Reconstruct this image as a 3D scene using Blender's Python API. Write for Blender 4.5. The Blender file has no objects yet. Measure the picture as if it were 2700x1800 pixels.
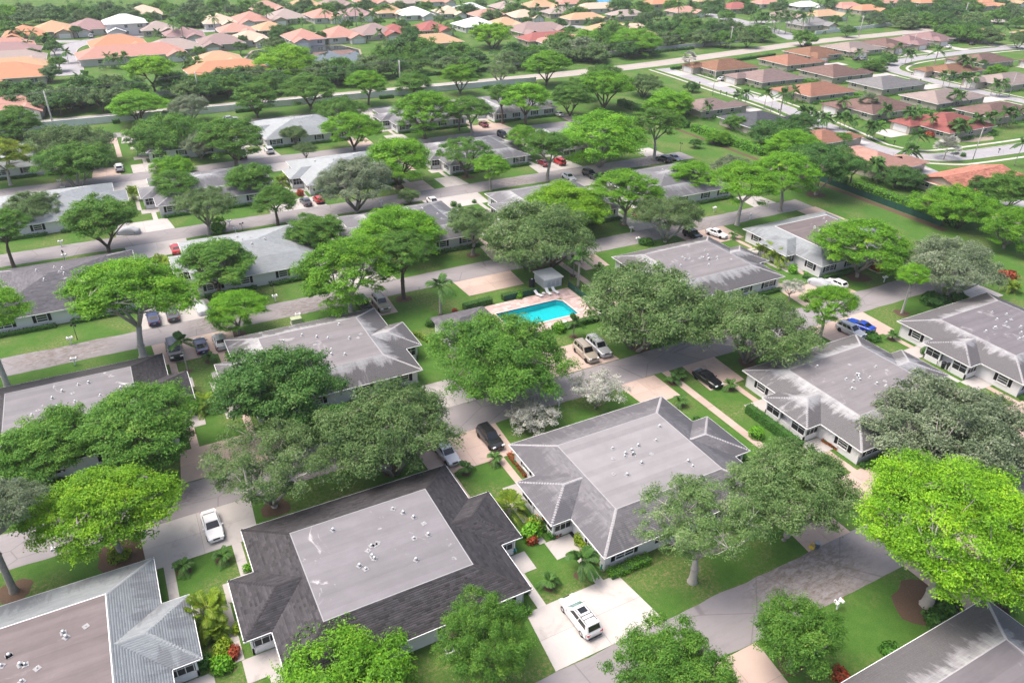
import bpy, bmesh, math, random
import numpy as np
from mathutils import Vector, Matrix

SC = bpy.context.scene
COL = SC.collection
RAD = math.radians
# ------------------------------------------------------------------ camera (survey of the photograph: X along the streets, Y across)
CAM_H, CAM_F = 60.0, 1982.3
_p, _r, _t = RAD(30.385), RAD(1.2557), RAD(28.7388)
_fw = np.array([0, math.cos(_p), -math.sin(_p)]); _up = np.array([0, math.sin(_p), math.cos(_p)]); _ri = np.array([1.0, 0, 0])
_r2 = math.cos(_r) * _ri + math.sin(_r) * _up; _u2 = -math.sin(_r) * _ri + math.cos(_r) * _up
_W = np.array([[math.cos(_t), math.sin(_t), 0], [-math.sin(_t), math.cos(_t), 0], [0, 0, 1]])
CM = _W @ np.stack([_r2, _u2, -_fw], 1)
cam_data = bpy.data.cameras.new('camera'); cam = bpy.data.objects.new('camera', cam_data); COL.objects.link(cam)
cam_data.sensor_width = 36.0; cam_data.lens = CAM_F / 2700 * 36; cam_data.clip_end = 6000; cam_data.clip_start = 1
m4 = Matrix.Identity(4)
for i in range(3):
    for j in range(3): m4[i][j] = CM[i, j]
m4[2][3] = CAM_H
cam.matrix_world = m4
SC.camera = cam
# ------------------------------------------------------------------ light: bright thin overcast
SUN_EL, SUN_AZ = 66.0, 300.0          # azimuth of the sun measured from +Y clockwise
world = bpy.data.worlds.new('World'); SC.world = world; world.use_nodes = True
nt = world.node_tree
sky = nt.nodes.new('ShaderNodeTexSky'); sky.sky_type = 'NISHITA'; sky.sun_disc = False
sky.sun_elevation = RAD(SUN_EL); sky.sun_rotation = RAD(SUN_AZ); sky.dust_density = 6.0; sky.ozone_density = 0.3; sky.air_density = 0.8
nt.links.new(sky.outputs[0], nt.nodes['Background'].inputs[0]); nt.nodes['Background'].inputs[1].default_value = 0.14
sun_data = bpy.data.lights.new('sun', 'SUN'); sun = bpy.data.objects.new('sun', sun_data); COL.objects.link(sun)
sun_data.energy = 1.3; sun_data.angle = RAD(40); sun_data.color = (1.0, 0.96, 0.9)
_sd = Vector((math.sin(RAD(SUN_AZ)) * math.cos(RAD(SUN_EL)), math.cos(RAD(SUN_AZ)) * math.cos(RAD(SUN_EL)), math.sin(RAD(SUN_EL))))
sun.rotation_euler = _sd.to_track_quat('Z', 'Y').to_euler()
vs = SC.view_settings; vs.view_transform = 'Standard'; vs.look = 'None'; vs.gamma = 1.0; vs.exposure = 1.04; vs.use_curve_mapping = False
SC.render.engine = 'CYCLES'
SC.cycles.max_bounces = 5; SC.cycles.diffuse_bounces = 3; SC.cycles.transparent_max_bounces = 8; SC.cycles.transmission_bounces = 4; SC.cycles.glossy_bounces = 2
SC.cycles.use_denoising = True

# ------------------------------------------------------------------ survey helpers
def ground(px, py, z=0.0):
    """Photo point (2700 px wide) -> point of the place at height z."""
    d = CM @ np.array([px - 1350, 900 - py, -CAM_F]); t = (z - CAM_H) / d[2]
    return Vector((t * d[0], t * d[1], z))
def project(x, y, z):
    d = CM.T @ np.array([x, y, z - CAM_H]); return 1350 - CAM_F * d[0] / d[2], 900 + CAM_F * d[1] / d[2]
OV = 2700 / 2352
def og(x, y, z=0.0): return ground(x * OV, y * OV, z)

# ------------------------------------------------------------------ objects
def tag(o, label, cat, group=None):
    o['label'] = label; o['category'] = cat
    if group: o['group'] = group
    return o
def empty(name, loc=(0, 0, 0), rz=0.0, scale=None):
    o = bpy.data.objects.new(name, None); COL.objects.link(o); o.location = loc; o.rotation_euler = (0, 0, rz)
    o.empty_display_size = 0.3
    if scale is not None: o.scale = scale
    return o
def put(name, mesh, parent=None, loc=None, rz=None, mat=None, scale=None):
    o = bpy.data.objects.new(name, mesh); COL.objects.link(o)
    if parent is not None: o.parent = parent
    if loc is not None: o.location = loc
    if rz is not None: o.rotation_euler = (0, 0, rz)
    if scale is not None: o.scale = scale
    if mat is not None:
        o.material_slots[0].link = 'OBJECT'; o.material_slots[0].material = mat
    return o
def structure(o): o['kind'] = 'structure'; return o
def stuff(o): o['kind'] = 'stuff'; return o
def mesh_np(name, verts, faces, attrs=None, mat=None, smooth=False, uv=None):
    """verts (n,3), faces (m,4) or (m,3) arrays; attrs {name: per-face float array}."""
    me = bpy.data.meshes.new(name)
    verts = np.asarray(verts, dtype=np.float32); faces = np.asarray(faces, dtype=np.int32)
    k = faces.shape[1]
    me.vertices.add(len(verts)); me.vertices.foreach_set('co', verts.ravel())
    me.loops.add(faces.size); me.loops.foreach_set('vertex_index', faces.ravel())
    me.polygons.add(len(faces)); me.polygons.foreach_set('loop_start', np.arange(0, faces.size, k, dtype=np.int32))
    me.polygons.foreach_set('loop_total', np.full(len(faces), k, dtype=np.int32))
    if smooth: me.polygons.foreach_set('use_smooth', np.ones(len(faces), dtype=bool))
    for an, av in (attrs or {}).items():
        a = me.attributes.new(an, 'FLOAT', 'FACE'); a.data.foreach_set('value', np.asarray(av, dtype=np.float32))
    if uv is not None:
        l = me.uv_layers.new(name='UVMap'); l.data.foreach_set('uv', np.asarray(uv, dtype=np.float32)[faces.ravel()].ravel())
    me.materials.append(mat); me.update(calc_edges=True)
    return me

class MB:
    def __init__(s): s.v = []; s.f = []; s.sm = False
    def quad(s, a, b, c, d): n = len(s.v); s.v += [tuple(a), tuple(b), tuple(c), tuple(d)]; s.f.append((n, n + 1, n + 2, n + 3)); return s
    def poly(s, pts): n = len(s.v); s.v += [tuple(p) for p in pts]; s.f.append(tuple(range(n, n + len(pts)))); return s
    def box(s, x0, x1, y0, y1, z0, z1, bottom=True):
        n = len(s.v)
        s.v += [(x0, y0, z0), (x1, y0, z0), (x1, y1, z0), (x0, y1, z0), (x0, y0, z1), (x1, y0, z1), (x1, y1, z1), (x0, y1, z1)]
        s.f += [(n + 4, n + 5, n + 6, n + 7), (n, n + 1, n + 5, n + 4), (n + 1, n + 2, n + 6, n + 5), (n + 2, n + 3, n + 7, n + 6), (n + 3, n, n + 4, n + 7)]
        if bottom: s.f.append((n + 3, n + 2, n + 1, n))
        return s
    def prism(s, pts, z0, z1):
        """vertical prism over a counter-clockwise outline"""
        n = len(s.v); k = len(pts)
        s.v += [(p[0], p[1], z0) for p in pts] + [(p[0], p[1], z1) for p in pts]
        s.f.append(tuple(range(n + k, n + 2 * k))); s.f.append(tuple(range(n + k - 1, n - 1, -1)))
        for i in range(k): j = (i + 1) % k; s.f.append((n + i, n + j, n + k + j, n + k + i))
        return s
    def tube(s, pts, rad, k=6, cap=True):
        pts = [Vector(p) for p in pts]; rings = []
        for i, p in enumerate(pts):
            d = (pts[min(i + 1, len(pts) - 1)] - pts[max(i - 1, 0)]).normalized()
            a = d.orthogonal().normalized() if abs(d.z) > 0.98 else d.cross(Vector((0, 0, 1))).normalized()
            b = d.cross(a); r = rad[i] if hasattr(rad, '__len__') else rad
            n = len(s.v); rings.append(n)
            for j in range(k): t = 2 * math.pi * j / k; s.v.append(tuple(p + (a * math.cos(t) + b * math.sin(t)) * r))
        for i in range(len(rings) - 1):
            for j in range(k):
                j2 = (j + 1) % k; s.f.append((rings[i] + j, rings[i] + j2, rings[i + 1] + j2, rings[i + 1] + j))
        if cap: s.f.append(tuple(rings[-1] + j for j in range(k))); s.f.append(tuple(rings[0] + k - 1 - j for j in range(k)))
        return s
    def lathe(s, prof, k=12, at=(0, 0, 0)):
        rings = []
        for r, z in prof:
            n = len(s.v); rings.append(n)
            for j in range(k): t = 2 * math.pi * j / k; s.v.append((at[0] + r * math.cos(t), at[1] + r * math.sin(t), at[2] + z))
        for i in range(len(rings) - 1):
            for j in range(k): j2 = (j + 1) % k; s.f.append((rings[i] + j, rings[i] + j2, rings[i + 1] + j2, rings[i + 1] + j))
        s.f.append(tuple(rings[-1] + j for j in range(k)))
        return s
    def xf(s, mat, start=0):
        for i in range(start, len(s.v)): s.v[i] = tuple(mat @ Vector(s.v[i]))
        return s
    def mesh(s, name, mat=None, smooth=False):
        me = bpy.data.meshes.new(name); me.from_pydata(s.v, [], s.f)
        if smooth or s.sm:
            for p in me.polygons: p.use_smooth = True
        me.materials.append(mat); me.update(); return me
    def build(s, name, mat, parent=None, loc=None, rz=None, smooth=False): return put(name, s.mesh(name, mat, smooth), parent, loc, rz)

# ------------------------------------------------------------------ materials
def nodes(name):
    m = bpy.data.materials.new(name); m.use_nodes = True; t = m.node_tree
    return m, t, t.nodes['Principled BSDF']
def N(t, typ, **kw):
    n = t.nodes.new(typ)
    for k, v in kw.items():
        if isinstance(v, (int, float, tuple, str, bool)) and hasattr(n, k): setattr(n, k, v)
        elif k in n.inputs: n.inputs[k].default_value = v
    return n
def c4(c): return (c[0], c[1], c[2], 1.0)
def mixc(t, fac, a, b, mode='MIX'):
    n = t.nodes.new('ShaderNodeMix'); n.data_type = 'RGBA'; n.blend_type = mode
    for s, v in ((0, fac), (6, a), (7, b)):
        if isinstance(v, (int, float)): n.inputs[s].default_value = v
        elif isinstance(v, tuple): n.inputs[s].default_value = c4(v)
        else: t.links.new(v, n.inputs[s])
    return n.outputs[2]
def ramp(t, fac, stops, interp='LINEAR'):
    n = t.nodes.new('ShaderNodeValToRGB'); n.color_ramp.interpolation = interp; e = n.color_ramp.elements
    while len(e) < len(stops): e.new(0.5)
    for i, (p, c) in enumerate(stops):
        e[i].position = p; e[i].color = c4(c) if isinstance(c, tuple) else (c, c, c, 1)
    if not isinstance(fac, (int, float)): t.links.new(fac, n.inputs[0])
    return n.outputs[0]
def noise(t, scale, detail=4, rough=0.6, vec=None, dist=0.0):
    n = t.nodes.new('ShaderNodeTexNoise'); n.inputs['Scale'].default_value = scale; n.inputs['Detail'].default_value = detail
    n.inputs['Roughness'].default_value = rough; n.inputs['Distortion'].default_value = dist
    if vec is not None: t.links.new(vec, n.inputs['Vector'])
    return n.outputs['Fac']
def wpos(t): return t.nodes.new('ShaderNodeNewGeometry').outputs['Position']
def scaled(t, vec, s):
    n = t.nodes.new('ShaderNodeMapping'); n.inputs['Scale'].default_value = s; t.links.new(vec, n.inputs[0]); return n.outputs[0]
def bump(t, bsdf, h, dist=0.05, strength=0.6):
    b = t.nodes.new('ShaderNodeBump'); b.inputs['Distance'].default_value = dist; b.inputs['Strength'].default_value = strength
    t.links.new(h, b.inputs['Height']); t.links.new(b.outputs[0], bsdf.inputs['Normal'])
_mc = {}
def mat(name, col, rough=0.8, var=0.12, scale=1.5, spec=0.3, metal=0.0, fine=0.0, bmp=0.0, objvar=0.0, dirt=None):
    """plain surface: base colour with cloudy variation in place coordinates, optional fine grain and dirt stains"""
    if name in _mc: return _mc[name]
    m, t, b = nodes(name); p = wpos(t)
    lo = tuple(c * (1 - var) for c in col); hi = tuple(min(1, c * (1 + var)) for c in col)
    o = mixc(t, noise(t, scale, 5, 0.65, p), lo, hi)
    if fine: o = mixc(t, fine, o, ramp(t, noise(t, 25, 3, 0.7, p), [(0.3, 0.25), (0.7, 0.8)]), 'OVERLAY')
    if dirt: o = mixc(t, ramp(t, noise(t, dirt[1], 6, 0.7, p), [(dirt[2], 0.0), (dirt[2] + 0.12, dirt[3])]), o, dirt[0])
    if objvar:
        oi = t.nodes.new('ShaderNodeObjectInfo'); h = t.nodes.new('ShaderNodeHueSaturation')
        mr = N(t, 'ShaderNodeMapRange'); mr.inputs[3].default_value = 1 - objvar; mr.inputs[4].default_value = 1 + objvar
        t.links.new(oi.outputs['Random'], mr.inputs[0]); t.links.new(mr.outputs[0], h.inputs['Value']); t.links.new(o, h.inputs['Color']); o = h.outputs[0]
    t.links.new(o, b.inputs['Base Color']); b.inputs['Roughness'].default_value = rough; b.inputs['Specular IOR Level'].default_value = spec; b.inputs['Metallic'].default_value = metal
    if bmp: bump(t, b, noise(t, 18, 4, 0.7, p), bmp)
    _mc[name] = m; return m
# ------------------------------------------------------------------ ground materials
def grass_material():
    m, t, b = nodes('lawn_grass'); p = wpos(t)
    big = noise(t, 0.06, 5, 0.6, p, 0.4); mid = noise(t, 0.9, 6, 0.7, p); fine = noise(t, 9.0, 4, 0.8, p)
    base = mixc(t, big, (0.045, 0.13, 0.018), (0.075, 0.168, 0.028))
    base = mixc(t, ramp(t, mid, [(0.3, 0.0), (0.75, 1.0)]), base, (0.105, 0.2, 0.038))
    base = mixc(t, ramp(t, fine, [(0.35, 0.7), (0.62, 0.0)]), base, (0.028, 0.08, 0.012))
    dry = mixc(t, 1.0, ramp(t, noise(t, 0.13, 3, 0.5, p), [(0.46, 0.0), (0.62, 1.0)]), ramp(t, noise(t, 2.6, 6, 0.85, p), [(0.47, 0.0), (0.6, 1.0)]), 'MULTIPLY')
    base = mixc(t, dry, base, (0.21, 0.19, 0.09))
    t.links.new(base, b.inputs['Base Color']); b.inputs['Roughness'].default_value = 0.9; b.inputs['Specular IOR Level'].default_value = 0.15
    bump(t, b, noise(t, 14, 5, 0.85, p), 0.06, 0.8)
    return m
def asphalt_material(name, col, litter=()):
    m, t, b = nodes(name); p = wpos(t)
    o = mixc(t, noise(t, 0.25, 5, 0.65, p), tuple(c * 0.82 for c in col), tuple(c * 1.15 for c in col))
    o = mixc(t, ramp(t, noise(t, 0.45, 7, 0.75, scaled(t, p, (0.25, 1.6, 1))), [(0.52, 0.0), (0.75, 0.5)]), o, tuple(c * 0.62 for c in col))
    o = mixc(t, ramp(t, noise(t, 0.2, 6, 0.7, scaled(t, p, (1, 2.2, 1))), [(0.56, 0.0), (0.72, 0.45)]), o, (0.2, 0.16, 0.13))
    for (x, y, r) in litter:
        mp = t.nodes.new('ShaderNodeMapping'); mp.inputs['Location'].default_value = (-x / r, -y / (r * .62), 0); mp.inputs['Scale'].default_value = (1 / r, 1 / (r * .62), 0)
        t.links.new(p, mp.inputs[0]); g = t.nodes.new('ShaderNodeTexGradient'); g.gradient_type = 'SPHERICAL'; t.links.new(mp.outputs[0], g.inputs[0])
        mk = mixc(t, 1.0, ramp(t, g.outputs[1], [(0.0, 0.0), (0.5, 1.0)]), ramp(t, noise(t, 1.1, 8, 0.8, scaled(t, p, (0.9, 2.0, 1)), 0.6), [(0.42, 0.0), (0.62, 0.85)]), 'MULTIPLY')
        o = mixc(t, mk, o, (0.1, 0.075, 0.052))
    v = t.nodes.new('ShaderNodeTexVoronoi'); v.feature = 'DISTANCE_TO_EDGE'; v.inputs['Scale'].default_value = 0.13
    t.links.new(scaled(t, p, (1.0, 1.4, 1)), v.inputs['Vector'])
    crack = ramp(t, v.outputs['Distance'], [(0.004, 0.55), (0.012, 0.0)])
    o = mixc(t, crack, o, tuple(c * 0.5 for c in col))
    t.links.new(o, b.inputs['Base Color']); b.inputs['Roughness'].default_value = 0.85
    bump(t, b, noise(t, 30, 3, 0.8, p), 0.01)
    return m
def slab_material(name, col, stain=(0.12, 0.1, 0.09)):
    m, t, b = nodes(name); p = wpos(t)
    o = mixc(t, noise(t, 0.5, 6, 0.7, p), tuple(c * 0.86 for c in col), tuple(min(1, c * 1.1) for c in col))
    o = mixc(t, ramp(t, noise(t, 0.33, 7, 0.75, p, 0.8), [(0.54, 0.0), (0.78, 0.5)]), o, stain)
    o = mixc(t, ramp(t, noise(t, 3.1, 5, 0.8, p), [(0.62, 0.0), (0.75, 0.35)]), o, tuple(c * 0.7 for c in col))
    oi = t.nodes.new('ShaderNodeObjectInfo'); h = t.nodes.new('ShaderNodeHueSaturation')
    mr = N(t, 'ShaderNodeMapRange'); mr.inputs[3].default_value = 0.9; mr.inputs[4].default_value = 1.06
    t.links.new(oi.outputs['Random'], mr.inputs[0]); t.links.new(mr.outputs[0], h.inputs['Value']); t.links.new(o, h.inputs['Color'])
    t.links.new(h.outputs[0], b.inputs['Base Color']); b.inputs['Roughness'].default_value = 0.8
    return m
GRASS = grass_material()
ASPHALT = asphalt_material('old_asphalt', (0.25, 0.232, 0.24), litter=((54, 33.5, 9.5), (-13, 117, 9), (24, 115, 8), (-5, 76, 7), (86, 158, 8), (105, 116, 9), (128, 158, 8), (10, 116.5, 7)))
CONCRETE_ROAD = asphalt_material('concrete_road', (0.32, 0.312, 0.33))
MAIN_ROAD = asphalt_material('sandy_road', (0.37, 0.335, 0.31))
PINK = slab_material('pink_concrete', (0.45, 0.345, 0.295)); GREY = slab_material('grey_concrete', (0.41, 0.385, 0.37)); WHITEC = slab_material('pale_concrete', (0.48, 0.445, 0.425))
JOINT = mat('joint_dirt', (0.16, 0.13, 0.11), 0.9)
MULCH = mat('brown_mulch', (0.105, 0.068, 0.045), 0.95, 0.45, 6, bmp=0.05)
SOIL = mat('sandy_soil', (0.3, 0.25, 0.2), 0.95, 0.3, 3)

# ------------------------------------------------------------------ ground sheet with the pool cut out
POOL = (51.0, 63.6, 93.0, 98.9)
def ground_sheet():
    xs = [-1400, POOL[0], POOL[1], 2400]; ys = [-600, POOL[2], POOL[3], 2800]; b = MB()
    for i in range(3):
        for j in range(3):
            if i == 1 and j == 1: continue
            b.quad((xs[i], ys[j], 0), (xs[i + 1], ys[j], 0), (xs[i + 1], ys[j + 1], 0), (xs[i], ys[j + 1], 0))
    structure(b.build('ground', GRASS))
ground_sheet()
RND = random.Random(11)
def ribbon(name, pts, width, material, z=0.02, wobble=0.0, step=3.0):
    """flat strip along a smooth line, edges slightly uneven"""
    P = [Vector((p[0], p[1], 0)) for p in pts]; out = []
    for i in range(len(P) - 1):
        p0 = P[max(i - 1, 0)]; p1 = P[i]; p2 = P[i + 1]; p3 = P[min(i + 2, len(P) - 1)]
        n = max(1, int((p2 - p1).length / step))
        for k in range(n):
            u = k / n
            out.append(0.5 * ((2 * p1) + (p2 - p0) * u + (2 * p0 - 5 * p1 + 4 * p2 - p3) * u * u + (3 * p1 - p0 - 3 * p2 + p3) * u ** 3))
    out.append(P[-1]); b = MB(); last = None; wl = wr = 0
    for i, p in enumerate(out):
        d = (out[min(i + 1, len(out) - 1)] - out[max(i - 1, 0)]).normalized(); nrm = Vector((-d.y, d.x, 0))
        wl = wl * 0.5 + RND.uniform(-wobble, wobble); wr = wr * 0.5 + RND.uniform(-wobble, wobble)
        a = p + nrm * (width / 2 + wl); c = p - nrm * (width / 2 + wr); a.z = c.z = z; n = len(b.v)
        b.v += [tuple(a), tuple(c)]
        if last is not None: b.f.append((last + 1, n + 1, n, last))
        last = n
    return structure(b.build(name, material)), out
def offset(line, d):
    o = []
    for i, p in enumerate(line):
        t = (line[min(i + 1, len(line) - 1)] - line[max(i - 1, 0)]).normalized(); o.append(p + Vector((-t.y, t.x, 0)) * d)
    return o
def kerb(line, w=0.22, z=0.13, name='kerb'):
    b = MB(); last = None
    L = offset(line, w / 2); R_ = offset(line, -w / 2)
    for a, c in zip(L, R_):
        n = len(b.v); b.v += [(a.x, a.y, 0), (a.x, a.y, z), (c.x, c.y, z), (c.x, c.y, 0)]
        if last is not None:
            for k in range(3): b.f.append((last + k, last + k + 1, n + k + 1, n + k))
        last = n
    return structure(b.build(name, WHITEC))
STREETS = {'A': (30.1, 36.0, 150), 'B': (71.8, 77.7, 139), 'C': (113.1, 118.8, 141), 'D': (155.2, 161.6, 141), 'E': (197.3, 203.6, 137), 'F': (239.5, 245.0, 140)}
for k, (y0, y1, xe) in STREETS.items():
    ribbon('street', [(-70, (y0 + y1) / 2), (20, (y0 + y1) / 2), (90, (y0 + y1) / 2), (xe, (y0 + y1) / 2)], y1 - y0, ASPHALT, 0.02, 0.13, 1.5)
def paving(name, quad, nx, ny, material, z=0.035, gap=0.012):
    """slabs laid in a four-sided outline, with open joints over a dirt bed"""
    q = [Vector((p[0], p[1], 0)) for p in quad]
    base = structure(MB().poly([(p.x, p.y, z - 0.006) for p in q]).build(name, JOINT))
    def at(u, v): return (q[0] * (1 - u) + q[1] * u) * (1 - v) + (q[3] * (1 - u) + q[2] * u) * v
    lu = (q[1] - q[0]).length; lv = (q[3] - q[0]).length; gu = gap / max(lu, .1); gv = gap / max(lv, .1)
    for i in range(nx):
        for j in range(ny):
            u0, u1, v0, v1 = i / nx + (gu if i else 0), (i + 1) / nx - (gu if i < nx - 1 else 0), j / ny + (gv if j else 0), (j + 1) / ny - (gv if j < ny - 1 else 0)
            pts = [at(u0, v0), at(u1, v0), at(u1, v1), at(u0, v1)]; n = (pts[1] - pts[0]).cross(pts[3] - pts[0]).z
            if n < 0: pts.reverse()
            MB().prism([(p.x, p.y) for p in pts], z - 0.03, z + RND.uniform(0.0, 0.008)).build('slab', material, base)
    return base
def walk(x0, x1, y0, y1, material=PINK, name='path'):
    L = max(x1 - x0, y1 - y0); n = max(1, round(L / 2.4))
    if y1 - y0 >= x1 - x0: return paving(name, [(x0, y0), (x1, y0), (x1, y1), (x0, y1)], 1, n, material, 0.03)
    return paving(name, [(x0, y0), (x1, y0), (x1, y1), (x0, y1)], n, 1, material, 0.03)
def bed(cx, cy, rx, ry=None, material=MULCH, name='mulch_bed', z=0.012):
    ry = ry or rx; k = 22; ph = RND.uniform(0, 6); pts = []
    for i in range(k):
        a = 2 * math.pi * i / k; f = 1 + 0.1 * math.sin(3 * a + ph) + 0.06 * math.sin(7 * a + ph * 2)
        pts.append((cx + rx * f * math.cos(a), cy + ry * f * math.sin(a)))
    b = MB(); n = len(b.v); b.v = [(cx, cy, z + 0.03)] + [(p[0] * .5 + cx * .5, p[1] * .5 + cy * .5, z + 0.03) for p in pts] + [(p[0], p[1], z - 0.01) for p in pts]
    for i in range(k):
        j = (i + 1) % k; b.f += [(0, 1 + i, 1 + j), (1 + i, 1 + k + i, 1 + k + j, 1 + j)]
    return structure(b.build(name, material))

# ------------------------------------------------------------------ villa plots
VW, VD = 23.3, 20.7
ROWS = {0: 11.85, 1: 53.65, 2: 94.85, 3: 136.6, 4: 179.2, 5: 221.4}
STREET_OF = {0: (None, 'A'), 1: ('A', 'B'), 2: ('B', 'C'), 3: ('C', 'D'), 4: ('D', 'E'), 5: ('E', 'F')}
VILLA_X = {0: [41.8], 1: [-28.6, 3.2, 35.0, 72.9, 106.0], 2: [-23.2, 8.7, 78.7, 111.4], 3: [-23.8, 7.5, 38.6, 72.7, 105.2], 4: [-24.6, 6.0, 38.2, 73.6, 106.3], 5: [-27.2, 8.0, 37.8, 75.5, 107.5]}
def plot_gap(a, b, row, mS, mN, south=True, north=True):
    yc = ROWS[row]; s, n = STREET_OF[row]; yS = STREETS[s][1] if s else None; yN = STREETS[n][0]
    wide = b - a > 11
    if south and yS:
        if not wide: paving('driveway', [(a - 0.8, yc - 10.8), (b + 1.5, yc - 10.8), (b + 2.3, yS), (a - 1.5, yS)], 2, 2, mS)
        else:
            paving('driveway', [(a - 0.8, yc - 10.6), (a + 5.0, yc - 10.6), (a + 5.0, yS), (a - 1.5, yS)], 2, 2, PINK)
            paving('driveway', [(b - 4.2, yc - 10.6), (b + 1.3, yc - 10.6), (b + 2.0, yS), (b - 4.2, yS)], 2, 2, mS)
    if north:
        if not wide: paving('driveway', [(a - 1.2, yN), (a - 0.9, yc + 11.4), (b + 1.7, yc + 11.4), (b + 2.1, yN)][::-1], 2, 2, mN)
        else:
            paving('driveway', [(a - 0.9, yc + 12.2), (a + 5.2, yc + 12.2), (a + 5.1, yN), (a - 1.3, yN)], 2, 2, PINK)
            paving('driveway', [(b - 4.8, yc + 11.2), (b + 1.7, yc + 11.2), (b + 2.0, yN), (b - 4.2, yN)], 2, 2, mN)
    for sgn, y_out in ((-1, yc - 10.8), (1, yc + 11.4)):
        if sgn < 0 and not (south and yS): continue
        ys = sorted((yc + sgn * 6.3, y_out)); yp = sorted((yc + sgn * 6.28, yc + sgn * 3.6))
        walk(a + 0.55, a + 1.5, *ys, material=mS if sgn < 0 else mN); walk(b - 1.15, b - 0.2, *ys, material=mS if sgn < 0 else mN)
        walk(a - 0.5, a + 3.0, *yp, material=GREY, name='patio'); walk(b - 3.0, b + 0.5, *yp, material=GREY, name='patio')
    if wide:
        walk((a + b) / 2 - 0.75, (a + b) / 2 + 0.45, yc - 2, yN, PINK)
    if not wide: walk((b - 3.55), (b - 2.75), yc - 3.55, yc + 3.55, GREY)
_mm = [(GREY, PINK), (PINK, PINK), (GREY, GREY), (PINK, GREY)]
GAPS = {1: [(GREY, GREY), (WHITEC, PINK), (PINK, PINK), (PINK, PINK)], 2: [(PINK, PINK), None, (PINK, PINK)], 3: [(GREY, GREY), (GREY, GREY), (PINK, GREY), (GREY, GREY)],
        4: [(GREY, GREY), (GREY, GREY), (GREY, GREY), (GREY, GREY)], 5: [(GREY, GREY), (GREY, GREY), (GREY, GREY), (PINK, GREY)]}
for row, gl in GAPS.items():
    xs = VILLA_X[row]
    for i, g in enumerate(gl):
        if g: plot_gap(xs[i] + VW, xs[i + 1], row, g[0], g[1])
# single drives at the ends of rows, around the pool and south of the front street
for q, nx, ny, mm in (([(31.6, 84.3), (36.2, 84.3), (37.2, 77.8), (31.4, 77.8)], 2, 2, GREY), ([(49.6, 84.8), (60.6, 84.8), (61.4, 77.8), (48.9, 77.8)], 2, 2, PINK), ([(49.9, 106.9), (60.9, 106.9), (61.3, 113.0), (49.6, 113.0)], 2, 2, PINK),
                      ([(31.6, 106.8), (36.6, 106.8), (36.9, 113.0), (31.2, 113.0)], 2, 2, PINK), ([(74.2, 106.9), (79.6, 106.9), (80.0, 113.0), (73.8, 113.0)], 2, 2, PINK), ([(130.4, 64.8), (136.8, 64.8), (136.8, 71.7), (131.0, 71.7)], 2, 2, WHITEC),
                      ([(36.4, 22.6), (42.6, 22.6), (43.5, 30.0), (36.2, 30.0)], 2, 2, PINK), ([(64.3, 22.5), (69.7, 22.5), (69.7, 30.0), (64.3, 30.0)], 1, 3, PINK), ([(71.9, 22.5), (79, 22.5), (79, 30.0), (71.9, 30.0)], 2, 2, PINK),
                      ([(57.6, 42.6), (63.4, 42.6), (63.4, 36.1), (57.0, 36.1)], 2, 2, GREY) if False else ([(135.6, 99.0), (141.5, 99.0), (141.5, 113.0), (135.6, 113.0)], 1, 2, PINK),
                      ([(129.5, 161.7), (135.5, 161.7), (135.5, 168.5), (129.5, 168.5)], 1, 2, GREY), ([(128.8, 125.8), (134.5, 125.8), (135.2, 118.9), (128.2, 118.9)], 2, 1, GREY), ([(130.4, 203.7), (135, 203.7), (135, 210.5), (130.4, 210.5)], 1, 2, PINK)):
    paving('driveway', q, nx, ny, mm)
walk(70.9, 72.2, 88, 113, PINK); walk(71.0, 71.3, 22, 30, PINK)
# boundary road, its verge and the estates beyond
_, ml = ribbon('main_road', [(-120, 264.5), (0, 265), (110, 266.5), (200, 270), (262, 279), (335, 290), (425, 296), (545, 312), (720, 338)], 9.4, MAIN_ROAD, 0.022, 0.1)
YELLOW = mat('yellow_line_paint', (0.6, 0.42, 0.1), 0.7, 0.3, 4)
for d in (-0.12, 0.12): ribbon('road_marking', [(p.x, p.y) for p in offset(ml, d)[::3]], 0.1, YELLOW, 0.027)
_, n1 = ribbon('estate_road', [(213, 262), (212, 240), (210, 222), (208.5, 192), (200.5, 158), (196, 140), (203, 127.5), (225, 123.5), (262, 121.5), (330, 121), (420, 118)], 6.8, CONCRETE_ROAD, 0.024)
_, n2 = ribbon('estate_road', [(300, 124), (299.5, 150), (299, 175), (301, 200), (306, 222), (326, 233), (355, 236.5), (400, 238), (480, 234), (560, 236)], 6.8, CONCRETE_ROAD, 0.026)
_, n3 = ribbon('estate_road', [(-7, 338), (-7, 365), (-8, 392), (-3, 410), (10, 423), (32, 428), (80, 436)], 9.5, CONCRETE_ROAD, 0.024)
ribbon('estate_road', [(-45, 427), (-20, 426), (-2, 419)], 7, CONCRETE_ROAD, 0.027)
_, n4 = ribbon('estate_road', [(235, 395), (250, 372), (275, 362), (330, 358), (420, 352)], 8, CONCRETE_ROAD, 0.024)
_, n5 = ribbon('estate_road', [(330, 298), (338, 318), (346, 348), (352, 380), (352, 430)], 12, CONCRETE_ROAD, 0.028)
ribbon('estate_road', [(-80, 505), (-45, 497), (-33, 478)], 5, CONCRETE_ROAD, 0.024); ribbon('estate_road', [(430, 325), (560, 352), (700, 372)], 9, CONCRETE_ROAD, 0.024)
ribbon('estate_road', [(196, 140), (188, 112), (188, 80), (190, 40)], 7.0, CONCRETE_ROAD, 0.029)
for L in (n1, n2, n3):
    for sgn in (-1, 1):
        kerb(offset(L, sgn * (3.5 if L is not n3 else 4.9)))
for L in (n1, n2):
    for sgn in (-1, 1):
        ribbon('pavement', [(p.x, p.y) for p in offset(L, sgn * 6.6)[::3]], 1.1, WHITEC, 0.032)
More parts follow.
